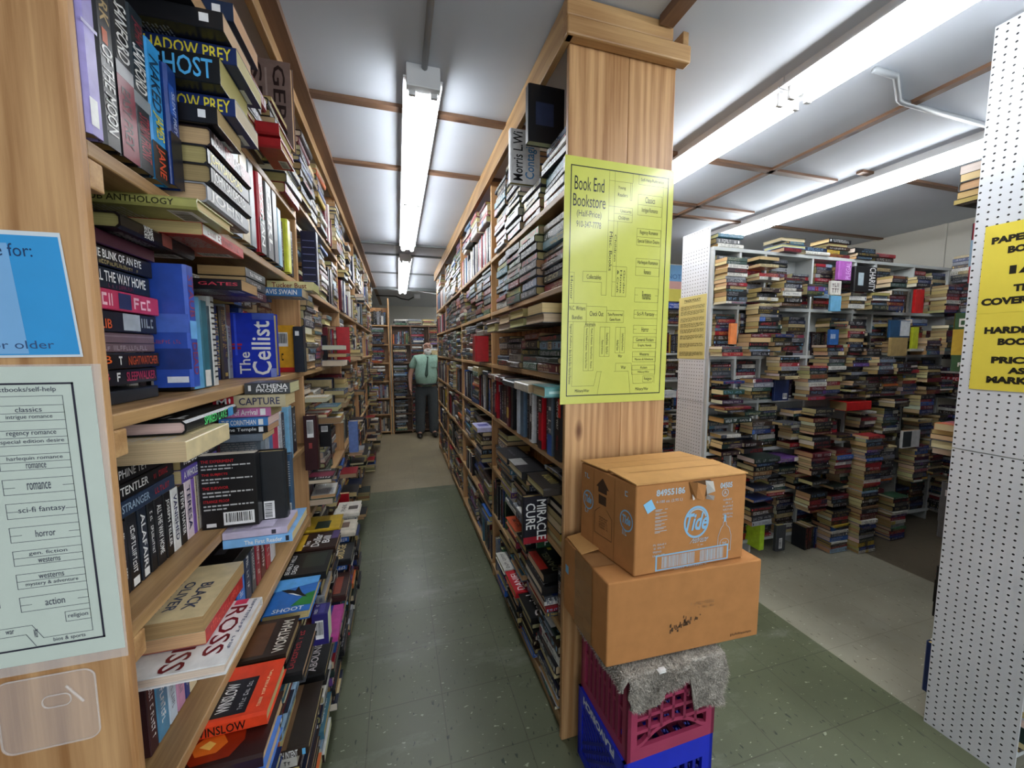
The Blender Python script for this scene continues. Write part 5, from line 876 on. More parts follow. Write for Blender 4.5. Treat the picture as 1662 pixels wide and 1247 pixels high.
m=MB(); m.box(4.88,4.96,-.4,11,0,2.7); struct('wall_right',m,M_WALL)
m=MB(); m.box(-1.0,5,10.9,11,0,2.7); struct('wall_back',m,M_WALL)
# battens on the ceiling
n=1
def batten(x0,x1,y0,y1,mat,h=.016):
    global n
    m=MB(); m.box(x0,x1,y0,y1,2.70-h,2.7005); struct('trim_%d'%n,m,mat); n+=1
for y in(2.02,2.66): batten(-.345,2.9,y-.022,y+.022,M_TRIM)
batten(2.9,4.87,1.85,1.89,M_TRIM); batten(1.8,4.87,2.87,2.91,M_TRIM)
batten(2.315,2.355,-.5,4.5,M_TRIMY); batten(-.40,-.345,-.4,10.5,M_TRIMY,.03); batten(.90,.955,-.4,1.24,M_TRIMY,.03)
M_GREYB=plain('grey_joint_strip',0x6e7274,.6)
batten(-.40,.6,4.50,4.53,M_GREYB,.02); batten(-.40,.6,5.0,5.03,M_GREYB,.02); batten(-.9,3,7.6,7.64,M_GREYB,.05)
for y in(6.2,):batten(-.40,2,y-.02,y+.02,M_GREYB)
for z0,y in((1.3,1.95),(1.3,2.4)): 
    m=MB(); m.box(4.868,4.88,y-.02,y+.02,0,2.7); struct('trim_%d'%n,m,M_WALL); n+=1
# ------------------------------------------------------------------ shelving
def boardpart(name,box,mat,root,w=.003):
    loc=root.location; m=MB(); m.box(box[0]-loc.x,box[1]-loc.x,box[2]-loc.y,box[3]-loc.y,box[4]-loc.z,box[5]-loc.z,(1,1,1))
    return bevel(obj(name,m,mat,root),w)
t=empty('pine_bookcase',(-.56,3.7,0),'long pine bookcase along the aisle, its end panel carrying the blue sign and map','bookcase')
boardpart('end_panel',(-.98,-.402,.683,.705,0,2.66),M_PINEZ,t,.006)
boardpart('back_panel',(-.735,-.725,.705,6.85,0,2.66),M_PINEZ,t)
for i,z in enumerate(LS):
    for k in range(5):
        if k==0 and i==6: boardpart('shelf_board',(-.725,-.405,1.215,LB[1]-.0105,2.108,2.132),M_PINEY,t)
        else: boardpart('shelf_board',(-.725,-.405,LB[k] if k==0 else LB[k]+.0105,LB[k+1]-.0105,z-.0125,z+.0115),M_PINEY,t)
for y in LB[1:]: boardpart('divider',(-.725,-.41,y-.0105,y+.0105,0,2.64),M_PINEZ,t)
boardpart('top_rail',(-.425,-.40,.705,6.82,2.62,2.695),M_PINEY,t)
for z in(1.83,1.443,1.115): boardpart('cleat',(-.50,-.405,.7055,.735,z-.055,z-.0135),M_PINEX,t)
t=empty('pine_bookcase',(.78,3.7,0),'pine bookcase whose end pillar carries the yellow store map, facing the aisle','bookcase')
m=MB()
boardpart('end_panel',(.583,.815,1.288,1.311,0,2.60),M_PINEZ,t,.004); boardpart('end_panel',(.8155,1.012,1.289,1.311,0,2.60),M_PINEZ,t,.004)
boardpart('back_panel',(.795,.803,1.311,6.05,0,2.6),M_PINEZ,t)
for z in RS:
    for k in range(4): boardpart('shelf_board',(.583,.795,RB[k] if k==0 else RB[k]+.0105,RB[k+1]-.0105,z-.0125,z+.0115),M_PINEY,t)
for y in RB[1:]: boardpart('divider',(.59,.795,y-.0105,y+.0105,0,2.6),M_PINEZ,t)
boardpart('top_rail',(.558,.583,1.25,6.05,2.575,2.695),M_PINEY,t)
boardpart('top_rail',(1.015,1.04,1.26,6.05,2.60,2.69),M_PINEY,t)
boardpart('cap_board',(.556,1.04,1.245,1.286,2.575,2.635),M_PINEX,t,.006)
boardpart('cap_board',(.556,.965,1.248,1.286,2.6355,2.695),M_PINEX,t,.004)
boardpart('kick_board',(.60,.615,1.311,6.04,0,.066),M_PINEY,t)
def whitecase(x0,x1,y0,y1,zs,top,vs,label,peg=True,mid=None,front=-1):
    t=empty('white_bookcase',((x0+x1)/2,(y0+y1)/2,0),label,'bookcase')
    def bp(name,b,w=.002):
        loc=t.location; m=MB(); m.box(b[0]-loc.x,b[1]-loc.x,b[2]-loc.y,b[3]-loc.y,b[4],b[5],rgb(0xb9bdbc)); return bevel(obj(name,m,M_WHITEWOOD,t),w)
    for z in list(zs)+[top]: bp('shelf_board',(x0,x1,y0,y1,z-.0125,z+.0115))
    for v in vs: bp('divider',(v-.009,v+.009,y0+.001,y1,0,top-.013))
    ym=(y0+y1)/2 if mid is None else mid
    bp('back_panel',(x0,x1,ym-.003,ym+.003,0,top))
    return t
tw=whitecase(2.078,4.62,2.20,2.47,WSZ,2.235,[2.088]+[WV[q] for q in(1,2,4,6,7,9,11)],'white cubbyhole bookcase packed with paperbacks in the alcove')
def pegpanel(name,par,y0,y1,z0,z1,x=2.074):
    loc=par.location; m=MB(); m.box(x-.004-loc.x,x-loc.x,y0-loc.y,y1-loc.y,z0,z1); return obj(name,m,M_PEG,par)
pegpanel('pegboard_end',tw,2.225,2.49,1.172,2.385); pegpanel('pegboard_end',tw,2.225,2.49,0,1.168)
loc=tw.location; m=MB(); m.box(2.0695-loc.x,2.0705-loc.x,2.24-loc.y,2.475-loc.y,2.25,2.37,rgb(0xc4c8ca)); obj('end_cover',m,M_WHITEWOOD,tw)
tn=whitecase(2.078,4.3,.70,.93,WSZ,2.235,[2.088,2.31,2.55,3.0,3.5],'white bookcase behind the front pegboard with the yellow price notice')
pegpanel('pegboard_end',tn,.69,.935,1.167,2.69); pegpanel('pegboard_end',tn,.69,.935,0,1.163)
tf=whitecase(2.078,4.0,3.95,4.2,WSZ,2.235,[2.088,2.5,3,3.5],'white bookcase glimpsed between pillar and pegboard panel')
t=empty('side_bookcase',(4.75,1.3,0),'dark side-wall bookcase at the end of the alcove','bookcase')
for z in [.09,.43,.77,1.11,1.45,1.79,2.1]: boardpart('shelf_board',(4.62,4.87,.45,2.1,z-.0125,z+.0115),M_GREYB,t)
for y in(.46,1.3,2.09): boardpart('side_panel',(4.63,4.87,y-.009,y+.009,0,2.12),M_GREYB,t)
t=empty('back_bookcase',(-.31,7.4,0),'narrow wooden bookcase at the aisle end left of the standing man','bookcase')
for z in BZ: boardpart('shelf_board',(-.48,-.145,7.3,7.5,z-.0125,z+.0115),M_PINEX,t)
for x in(-.48,-.145): boardpart('side_panel',(x-.011,x+.011,7.3,7.5,0,2.45),M_PINEZ,t)
boardpart('back_panel',(-.48,-.145,7.5,7.51,0,2.3),M_PINEZ,t)
t=empty('back_bookcase',(.5,7.4,0),'wide dark bookcase at the aisle end behind the standing man','bookcase')
for z in BZ: boardpart('shelf_board',(-.10,.95,7.3,7.5,z-.0125,z+.0115),M_TRIM,t)
for x in(-.10,.235,.56,.94): boardpart('side_panel',(x-.011,x+.011,7.3,7.5,0,1.98),M_PINEZ if x<0 else M_TRIM,t)
boardpart('back_panel',(-.1,.95,7.5,7.51,0,1.98),M_TRIM,t)
# ------------------------------------------------------------------ fluorescent fixtures
def fixture(label,x,y0,y1,yj,w=.11,group='fluorescent ceiling fixtures',z=2.70,caps=(1,1)):
    L=y1-y0; t=empty('ceiling_light',(x,y0,z),label,'ceiling light',group)
    m=MB(); g=rgb(0xd8dadc)
    m.box(-w/2,w/2,0,L,-.045,0,g); m.box(-w*.72,w*.72,.0,L,-.052,-.045,g)
    ch=obj('channel',m,M_METAL,t)
    if caps[0]: m=MB(); m.box(-w*.62,w*.62,-.012,.03,-.088,-.0,g); bevel(obj('end_cap',m,M_METAL,ch),.004)
    if caps[1]: m=MB(); m.box(-w*.62,w*.62,L-.03,L+.008,-.088,0,g); bevel(obj('end_cap',m,M_METAL,ch),.004)
    for a,b in((.03,yj-y0-.02),(yj-y0+.02,L-.03)):
        for sx in(-.045,.045):
            m=MB(); m.tube([(sx,a,-.085),(sx,b,-.085)],.019,10); tb=obj('tube',m,M_TUBE,t)
            for e in(a-.012,b+.0):
                m=MB(); m.box(sx-.014,sx+.014,e,e+.014,-.105,-.05,g); obj('lamp_holder',m,M_METAL,ch)
    return t
fixture('nearer twin-tube fluorescent fixture over the aisle',.13,1.72,4.42,3.02)
fixture('farther twin-tube fluorescent fixture over the aisle',.12,4.95,7.75,6.3)
fixture('long twin-tube fixture between pillar and alcove, hidden in part by the pillar',1.66,-1.2,1.345,.1,.12,caps=(1,0))
fixture('twin-tube fixture running behind the pillar top toward the aisle end',1.66,1.35,3.75,2.6,.12,caps=(0,1))
fixture('twin-tube fixture over the alcove, above the white bookcase',3.06,1.24,3.4,2.62,.12,caps=(0,1))
fixture('twin-tube fixture over the alcove near the front pegboard',3.06,-1.3,1.235,0,.12,caps=(1,0))
fixture('distant twin-tube fixture glimpsed beside the pegboard panel',1.66,4.2,6.6,5.4,.12)
fixture('unseen twin-tube fixture added past the back bookcases to brighten the far end',1.75,8.0,10.4,9.2)  # added lamp, hidden behind the pillar shelving, to brighten the back area
def pipe(label,pts,r=.011,name='conduit',col=0x8a8e92):
    o=Vector(pts[0]); m=MB(); m.tube([Vector(p)-o for p in pts],r,8,rgb(col))
    return tag(obj(name,m,M_METAL,None,o,True),label,'conduit')
pipe('straight grey conduit running along the ceiling to the aisle light',[(.135,-.4,2.688),(.135,1.71,2.688)],.012)
pipe('bent grey conduit zigzagging between the two right-hand ceiling lights',[(1.90,1.20,2.688),(2.03,1.20,2.688),(2.06,1.215,2.688),(2.23,1.30,2.688),(2.27,1.31,2.688),(3.05,1.315,2.688)],.012)
pipe('white conduit crossing the ceiling beyond the second aisle light',[(-.4,7.9,2.685),(.45,7.9,2.685),(.55,7.85,2.66),(.75,7.6,2.6)],.012,col=0xc8ccd0)
pipe('dark cable drooping along the ceiling above the back bookcases',[(-.4,8.6,2.66),(.0,8.6,2.66),(.1,8.5,2.6),(.25,8.5,2.58),(.38,8.55,2.66)],.012,'cable',0x2a2c2e)
m=MB(); m.box(-.06,.06,-.05,.05,-.09,0,rgb(0xd0d4d6)); m.tube([(0,-.05,-.05),(0,-.09,-.06)],.03,10,rgb(0xd8dcde))
tag(obj('junction_box',m,M_METAL,None,(.42,8.5,2.70)),'small white ceiling box at the end of the dark cable','ceiling box')
# ------------------------------------------------------------------ signs
DK=rgb(0x20222a)
def sheet(name,label,cat,O,U,V,paper,mat,draw,thick=.0008):
    O=Vector(O);U=Vector(U);V=Vector(V);n=U.cross(V).normalized()
    m=MB(); m.obox(Vector((0,0,0))-n*thick,U,V,n*thick,paper)
    fr=(Vector((0,0,0)),U,V,n); draw(m,fr)
    return tag(obj(name,m,mat,None,O),label,cat)
def T(m,fr,t,u0,v0,u1,v1,col=None,rot=0,**k): put_text(m,fr,t,u0,v0,u1,v1,col or DK,rot,**k)
def BX(m,fr,u0,v0,u1,v1,w=.0008,col=None):
    col=col or DK
    for p,q in(((u0,v0),(u1,v0)),((u1,v0),(u1,v1)),((u1,v1),(u0,v1)),((u0,v1),(u0,v0))): put_line(m,fr,p,q,w,col)
def LN(m,fr,pts,w=.0008,col=None):
    col=col or DK
    for p,q in zip(pts,pts[1:]): put_line(m,fr,p,q,w,col)
def ymap(m,fr):
    BX(m,fr,.055,.035,.945,.965,.0035)
    T(m,fr,'Book End',.085,.872,.345,.926); T(m,fr,'Bookstore',.075,.808,.36,.857); T(m,fr,'(Half-Price)',.11,.762,.325,.795); T(m,fr,'910-347-7778',.108,.727,.325,.752)
    # top left blocks
    LN(m,fr,[(.39,.965),(.39,.655)]); LN(m,fr,[(.44,.965),(.44,.58)]); LN(m,fr,[(.39,.925),(.60,.925)]); LN(m,fr,[(.605,.965),(.605,.925)]); LN(m,fr,[(.585,.925),(.585,.855),(.60,.855),(.60,.925)])
    T(m,fr,'Young',.47,.892,.54,.908); T(m,fr,'Readers',.47,.866,.56,.880)
    LN(m,fr,[(.39,.823),(.61,.823),(.61,.765),(.39,.765)]); LN(m,fr,[(.44,.796),(.61,.796)]); T(m,fr,'Unicorns',.50,.802,.60,.815); T(m,fr,'Children',.48,.773,.58,.788)
    LN(m,fr,[(.475,.765),(.475,.58)]); T(m,fr,'Misc. Books',.405,.56,.432,.72,DK,-90); T(m,fr,'Children',.452,.60,.470,.71,DK,-90)
    LN(m,fr,[(.44,.58),(.575,.58),(.575,.455),(.44,.455),(.44,.58)]); LN(m,fr,[(.475,.58),(.475,.455)]); LN(m,fr,[(.39,.655),(.39,.458)]); LN(m,fr,[(.44,.515),(.475,.515)])
    for i,s in enumerate(('Garden','Home','& Craft')): T(m,fr,s,.545-.03*i,.47,.562-.03*i,.565,DK,-90)
    LN(m,fr,[(.055,.545),(.10,.545),(.10,.42),(.055,.42)]); T(m,fr,'Humor',.068,.435,.09,.53,DK,-90)
    LN(m,fr,[(.175,.552),(.175,.51),(.345,.51),(.345,.458),(.39,.458)]); LN(m,fr,[(.175,.552),(.39,.556)]); T(m,fr,'Collectables',.21,.522,.34,.54)
    BX(m,fr,.055,.345,.215,.42); T(m,fr,'N.C. Writers',.065,.392,.205,.41); T(m,fr,'Bundles',.09,.355,.18,.372)
    BX(m,fr,.215,.345,.40,.41); T(m,fr,'Check Out',.245,.37,.37,.39); BX(m,fr,.40,.345,.56,.395); T(m,fr,'Tales/Paranormal',.41,.373,.55,.385); T(m,fr,'Game Room',.43,.352,.53,.364)
    LN(m,fr,[(.10,.345),(.10,.075),(.30,.075),(.325,.135),(.37,.135)]); T(m,fr,'Signed Authors',.07,.235,.092,.335,DK,-90); T(m,fr,'Bios & Auto Bios',.07,.16,.092,.228,DK,-90); T(m,fr,'Historical Romance',.07,.085,.092,.155,DK,-90)
    LN(m,fr,[(.335,.035),(.365,.135)])
    T(m,fr,'Military/War',.13,.045,.26,.062); T(m,fr,'Military/War',.70,.045,.83,.062)
    T(m,fr,'Animals',.205,.328,.30,.343)
    for u,z0,tx in((.20,.14,('Romance Modern & Suspense   Historical Non-Fiction','Mystery & Adventure   Historical Fiction   Westerns')),(.345,.20,('Mystery & Adventure','Paranormal Romance   World War II')),(.49,.215,('Hardback Fiction','Cooking/Health/Large Print/Romance'))):
        BX(m,fr,u,z0,u+.09,.325); LN(m,fr,[(u+.045,z0),(u+.045,.325)])
        T(m,fr,tx[0],u+.012,z0+.01,u+.034,.318 if u<.3 else .27,DK,-90); T(m,fr,tx[1],u+.057,z0+.01,u+.079,.318 if u<.3 else .30,DK,-90)
    T(m,fr,'War',.52,.195,.56,.208); LN(m,fr,[(.50,.135),(.50,.17),(.65,.17),(.675,.08),(.865,.08)]); LN(m,fr,[(.485,.135),(.625,.135),(.65,.035)]); T(m,fr,'War',.55,.145,.60,.16)
    LN(m,fr,[(.90,.935),(.885,.08)]); LN(m,fr,[(.66,.965),(.66,.925),(.945,.925)]); T(m,fr,'Self-Help/Reference',.68,.935,.90,.952)
    for z0,z1,a,b in((.80,.885,'Classics','Intrigue Romance'),(.675,.745,'Regency Romance','Special Edition Desire'),(.548,.62,'Harlequin Romance','Romance'),(.435,.495,'Romance',None),(.365,.40,'Sci-Fi Fantasy',None),(.30,.335,'Horror',None),(.235,.285,'General Fiction','Graphic Novels'),(.175,.22,'Westerns','Mystery & Adventure'),(.12,.16,'Action','Military/War')):
        BX(m,fr,.66,z0,.89,z1); mid=(z0+z1)/2
        if b: LN(m,fr,[(.66,mid),(.89,mid)]); h=(z1-z0)*.28; T(m,fr,a,.775-.0058*len(a),mid+h*.4,.775+.0058*len(a),mid+h*1.45); T(m,fr,b,.775-.0048*len(b),z0+h*.35,.775+.0048*len(b),z0+h*1.35)
        else: h=(z1-z0)*.3; T(m,fr,a,.775-.006*len(a),mid-h,.775+.006*len(a),mid+h); LN(m,fr,[(.66,mid),(.69,mid)]); LN(m,fr,[(.86,mid),(.89,mid)])
    BX(m,fr,.77,.085,.875,.112); T(m,fr,'Religion',.785,.09,.86,.107)
sheet('store_map','yellow laminated store map headed Book End Bookstore on the pine pillar','sign',(.561,1.286,1.349),(.447,0,0),(.010,0,.869),rgb(0xc9cc5e),M_GLOSS,ymap)
def lmap(m,fr):
    global DK
    DK=rgb(0x46485c)
    # right-hand part of a wider map; u is measured over the full sheet
    def b(u0,v0,u1,v1): BX(m,fr,u0,v0,u1,v1,.0006)
    BX(m,fr,.04,.055,.925,.945,.0026,rgb(0x30303e))
    LN(m,fr,[(.62,.942),(.62,.905),(.885,.905),(.885,.12)],.0006); T(m,fr,'textbooks/self-help',.64,.915,.865,.935)
    rows=[(.83,.80,'classics','intrigue romance'),(.715,.68,'regency romance','special edition desire'),(.60,.565,'harlequin romance','romance'),(.485,None,'romance',None),(.37,None,'sci-fi fantasy',None)]
    y=.875
    for a,bb in(('classics','intrigue romance'),('regency romance','special edition desire'),('harlequin romance','romance'),('romance',None),('sci-fi fantasy',None),('horror',None),('gen. fiction','westerns'),('westerns','mystery & adventure'),('action',None)):
        h=.050; b(.635,y-h,.885,y)
        if bb: LN(m,fr,[(.635,y-h/2),(.885,y-h/2)],.0006); T(m,fr,a,.76-.0075*len(a)/1.3,y-h*.42,.76+.0075*len(a)/1.3,y-h*.1); T(m,fr,bb,.76-.0058*len(bb)/1.15,y-h*.92,.76+.0058*len(bb)/1.15,y-h*.6)
        else: T(m,fr,a,.76-.0075*len(a)/1.25,y-h*.75,.76+.0075*len(a)/1.25,y-h*.28); LN(m,fr,[(.635,y-h*.55),(.675,y-h*.55)],.0006); LN(m,fr,[(.845,y-h*.55),(.885,y-h*.55)],.0006)
        y-=.080
    b(.79,.13,.885,.165); T(m,fr,'religion',.80,.138,.875,.157)
    LN(m,fr,[(.35,.135),(.665,.135),(.70,.085),(.885,.085),(.885,.12)],.0006); LN(m,fr,[(.35,.105),(.64,.105),(.67,.06)],.0006); T(m,fr,'war',.57,.115,.60,.128); T(m,fr,'war',.668,.09,.683,.12,DK,-60 if False else 0); T(m,fr,'bios & sports',.735,.063,.855,.08)
    for u,v0,v1 in((.10,.20,.62),(.22,.24,.62),(.40,.30,.58)): b(u,v0,u+.07,v1); LN(m,fr,[(u+.035,v0),(u+.035,v1)],.0006)
    b(.06,.70,.20,.76); b(.20,.70,.34,.755); LN(m,fr,[(.30,.942),(.30,.80),(.50,.80)],.0006); b(.34,.86,.50,.90)
    LN(m,fr,[(.35,.64),(.545,.63),(.565,.21),(.35,.205)],.0006)
sheet('store_map','pale green laminated store map hanging on the pine end panel below the blue sign','sign',(-.70,.6805,1.108),(.2985,.0,-.001),(-.008,0,.420),rgb(0xccd8ce),M_GLOSS,lmap)
m=MB(); m.box(-.16,.161,-.0006,0,-.222,.215,(1,1,1)); tag(obj('plastic_sleeve',m,M_CLEAR,None,(-.56,.6815,1.315)),'clear plastic sleeve edge around the pale green map','plastic sleeve')
def blue(m,fr):
    put_rect(m,fr,.012,.02,.988,.965,rgb(0x3a9cdc),.0003)
    put_rect(m,fr,.03,.03,.72,.9,rgb(0x7fb4e4),.0005)
    T(m,fr,'suitable for:',.42,.80,.84,.90,rgb(0x26406a)); T(m,fr,'years or older',.30,.05,.86,.135,rgb(0x3a5580))
sheet('notice','glossy bright blue laminated notice at the top of the pine end panel','sign',(-.615,.6808,1.538),(.198,0,.002),(-.012,0,.165),rgb(0xd8e2ea),M_GLOSS,blue)
# clear plastic holder low on the panel
m=MB()
def rr(cx,cz,w,h,r,n=6):
    P=[]
    for (sx,sz,a0) in((1,1,0),(-1,1,90),(-1,-1,180),(1,-1,270)):
        for k in range(n+1):
            a=math.radians(a0+90*k/n); P.append((cx+sx*(w-r)+r*math.cos(a),cz+sz*(h-r)+r*math.sin(a)))
    return P
P=rr(0,0,.055,.055,.014); m.tube([(x,0,z) for x,z in P+[P[0]]],.0012,6,(1,1,1),0,False); m.poly([(x,.0006,z) for x,z in P],(1,1,1))
P=rr(.01,.015,.016,.009,.008); m.tube([(x,-.001,z) for x,z in P+[P[0]]],.001,6,(1,1,1),0,False)
m.tube([(.022,-.001,.035),(.04,-.001,.006)],.0016,6)
tag(obj('hanging_plastic_holder',m,M_CLEAR,None,(-.495,.6805,1.03)),'clear plastic holder fixed to the end panel below the map','holder')
def price(m,fr):
    k=rgb(0x1c1a10)
    for t_,c,v,h,w in(('PAPERBACK',.5,.885,.042,.83),('BOOKS',.5,.818,.042,.46),('1/2',.5,.695,.05,.38),('THE',.5,.59,.042,.26),('COVER PRICE',.5,.518,.044,.92),('HARDBACK',.5,.345,.042,.78),('BOOKS',.5,.275,.042,.46),('PRICED',.5,.165,.042,.56),('AS',.5,.105,.038,.18),('MARKED',.5,.045,.042,.62)):
        T(m,fr,t_,c-w/2,v,c+w/2,v+h,k,bold=.06)
    put_line(m,fr,(.0,.47),(1,.472),.001,rgb(0xb8a838))
sheet('price_notice','yellow notice with black capitals about book prices on the front pegboard','sign',(2.068,.905,1.40),(0,-.225,0),(0,.0,.592),rgb(0xd6c548),M_PRINT,price)
def trade(m,fr):
    k=rgb(0x3a3628); rg=random.Random(2)
    T(m,fr,'TRADE POLICY',.2,.915,.8,.955,k,bold=.03); put_line(m,fr,(.2,.905),(.8,.905),.002,k)
    for v in(.82,.74,.63,.54,.45,.35,.22,.08): put_par(m,fr,.08,v-.035,.94,v+.035,k,rg)
sheet('trade_policy','pale yellow sheet headed TRADE POLICY on the far pegboard panel','sign',(2.0685,2.505,1.478),(0,-.275,.002),(0,0,.455),rgb(0xc9bd78),M_PRINT,trade)
# picture-book display glimpsed beside the pillar
def pic(m,fr):
    put_rect(m,fr,.02,.55,.98,.98,rgb(0x7fb0dc),.0004); put_rect(m,fr,.02,.35,.98,.56,rgb(0xd8a8a0),.0006); put_rect(m,fr,.02,.04,.98,.36,rgb(0xd8cc60),.0008); T(m,fr,'NOTES',.1,.62,.9,.74,rgb(0x4a70a8),off=.0012)
sheet('poster','blue pink and yellow poster glimpsed between pillar and far pegboard','poster',(3.05,3.942,2.10),(.33,0,0),(0,0,.45),rgb(0xd8d8d8),M_PRINT,pic)
# ------------------------------------------------------------------ stacked crates, plush mat and cartons in front of the pillar
def rotbox_frame(o,ang): return Matrix.Translation(Vector(o))@Matrix.Rotation(math.radians(ang),4,'Z')
def crate(label,o,ang,W,D,H,c1,c2,style):
    t=empty('milk_crate',o,label,'crate'); t.rotation_euler=(0,0,math.radians(ang))
    c=rgb(c1); k=rgb(c2); th=.012
    def front(m,y,flip):
        # square lattice with an arched hand hole
        m.box(0,.034,y,y+th,0,H,c); m.box(W-.034,W,y,y+th,0,H,c)
        m.box(.034,W-.034,y,y+th,0,.040,c); m.box(.034,W-.034,y,y+th,H-.03,H,c)
        nx=6
        for i in range(1,nx):
            x=.034+(W-.068)*i/nx
            arch=.040+.055*max(0,1-((x-W/2)/(.36*W))**2)
            m.box(x-.005,x+.005,y,y+th,arch,H-.03,k)
        for j in range(1,5):
            z=.040+(H-.07)*j/5
            for i in range(nx):
                xa=.034+(W-.068)*i/nx; xb=.034+(W-.068)*(i+1)/nx; dz=.016*(1-(((xa+xb)/2-W/2)/(.5*W))**2)
                if z+dz-.006>.040+.055*max(0,1-(((xa+xb)/2-W/2)/(.36*W))**2): m.box(xa,xb,y,y+th,z+dz-.005,z+dz+.006,c)
        # arch rim
        pts=[(.034+(W-.068)*q/12) for q in range(13)]
        for q in range(12):
            xa,xb=pts[q],pts[q+1]; za=.040+.055*max(0,1-((xa-W/2)/(.36*W))**2); zb=.040+.055*max(0,1-((xb-W/2)/(.36*W))**2)
            m.obox((xa,y,za-.004),(xb-xa,0,zb-za),(0,th,0),(0,0,.013),c)
    def slats(m,x):
        m.box(x,x+th,0,.03,0,H,c); m.box(x,x+th,D-.03,D,0,H,c); m.box(x,x+th,.03,D-.03,0,.035,c); m.box(x,x+th,.03,D-.03,H-.035,H,c)
        for i in range(1,8):
            y=.03+(D-.06)*i/8; m.box(x,x+th,y-.008,y+.008,.035,H-.035,k)
        m.box(x+.002,x+th,.03,D-.03,H*.5,H*.5+.014,c)
    def lattice(m,x,lettering):
        m.box(x,x+th,0,.03,0,H,c); m.box(x,x+th,D-.03,D,0,H,c); m.box(x,x+th,.03,D-.03,0,.035,c); m.box(x,x+th,.03,D-.03,H-.055,H,c)
        for i in range(-6,9):
            for sg in(1,-1):
                y0=.03+(D-.06)*i/7; hh=H-.09; pts=[]
                ya,yb=y0,y0+sg*hh
                z0,z1=.035,.035+hh
                def cl(y,z): return y
                lo,hi=.03,D-.03
                if max(ya,yb)<lo or min(ya,yb)>hi: continue
                ta=0.;tb=1.
                dy=yb-ya
                for lim,s_ in((lo,1),(hi,-1)):
                    if s_*(ya-lim)<0: ta=max(ta,(lim-ya)/dy)
                    if s_*(yb-lim)<0: tb=min(tb,(lim-ya)/dy)
                if tb-ta<.05: continue
                A=Vector((x+.002,ya+dy*ta,z0+hh*ta)); B=Vector((x+.002,ya+dy*tb,z0+hh*tb)); d=B-A; nrm=Vector((0,-d.z,d.y)).normalized()*.0045
                m.obox(A-nrm,d,nrm*2,(th-.003,0,0),k)
        if lettering: 
            fr=(Vector((x,D-.03,H-.05)),Vector((0,-(D-.06),0)),Vector((0,0,.045)),Vector((-1,0,0)))
            put_text(m,fr,'FLAVORICH',.04,.18,.9,.85,rgb(0xd8dce8),180,.0008,bold=.05)
    for nm,fn in (('front_wall',lambda m:front(m,0,1)),('back_wall',lambda m:front(m,D-th,1))):
        m=MB(); 
        if style=='blue' : 
            y=0 if nm=='front_wall' else D-th
            m.box(0,W,y,y+th,H-.075,H,c); m.box(0,W,y,y+th,0,.04,c); m.box(0,.04,y,y+th,.04,H-.075,c); m.box(W-.04,W,y,y+th,.04,H-.075,c)
            for i in range(1,8): m.box(.04+(W-.08)*i/8-.006,.04+(W-.08)*i/8+.006,y,y+th,.04,H-.075,k)
            for j in (1,2): m.box(.04,W-.04,y,y+th,.04+(H-.115)*j/3-.006,.04+(H-.115)*j/3+.006,k)
        else: fn(m)
        obj(nm,m,M_PLAST,t)
    for x in(0,W-th):
        m=MB()
        if style=='blue': lattice(m,x,x==0)
        else: slats(m,x)
        obj('side_wall',m,M_PLAST,t)
    m=MB(); 
    for i in range(7): m.box(.012+(W-.024)*i/6.999,.012+(W-.024)*i/6.999+.018,th,D-th,.004,.014,k)
    for i in range(6): m.box(th,W-th,.012+(D-.04)*i/5.999,.012+(D-.04)*i/5.999+.016,.004,.0138,k)
    obj('base_grid',m,M_PLAST,t)
    return t
crate('blue plastic milk crate at the bottom of the stack before the pillar',(.632,.932,0),1.0,.34,.30,.282,0x1a2cc0,0x14209a,'blue')
crate('maroon plastic milk crate standing on the blue crate before the pillar',(.640,.930,.283),1.0,.332,.298,.285,0xa03858,0x8a2e4c,'maroon')
# plush mat
rg=random.Random(4)
m=MB(); c=rgb(0xa29c92)
xs=[.628+.36*i/24 for i in range(25)]
def drop(x):
    f=(x-.628)/.36
    a=.115-.03*abs(f-.15)/.15 if f<.32 else (.05 if f<.66 else .155-.02*math.sin((f-.66)*14))
    return a
rows=[]
ZT=.5765
for j in range(9): rows.append([(x,1.21-(1.21-.922)*j/8+.0,ZT+.0022*math.sin(x*60+j)) for x in xs])
for j in range(1,8):
    rows.append([(x+.006*math.sin(j*1.3+x*30),.917-.010*(1-math.cos(j/7*PI/2))-.010*math.sin(x*40+j*.4),ZT-.004-drop(x)*j/7) for x in xs])
b=len(m.v)
for r_ in rows: m.v+=r_
for j in range(len(rows)-1):
    for i in range(24):
        v=rg.uniform(.75,1.25); m.f.append((b+j*25+i,b+j*25+i+1,b+(j+1)*25+i+1,b+(j+1)*25+i)); m.c.append(tuple(q*v for q in c)); m.m.append(0)
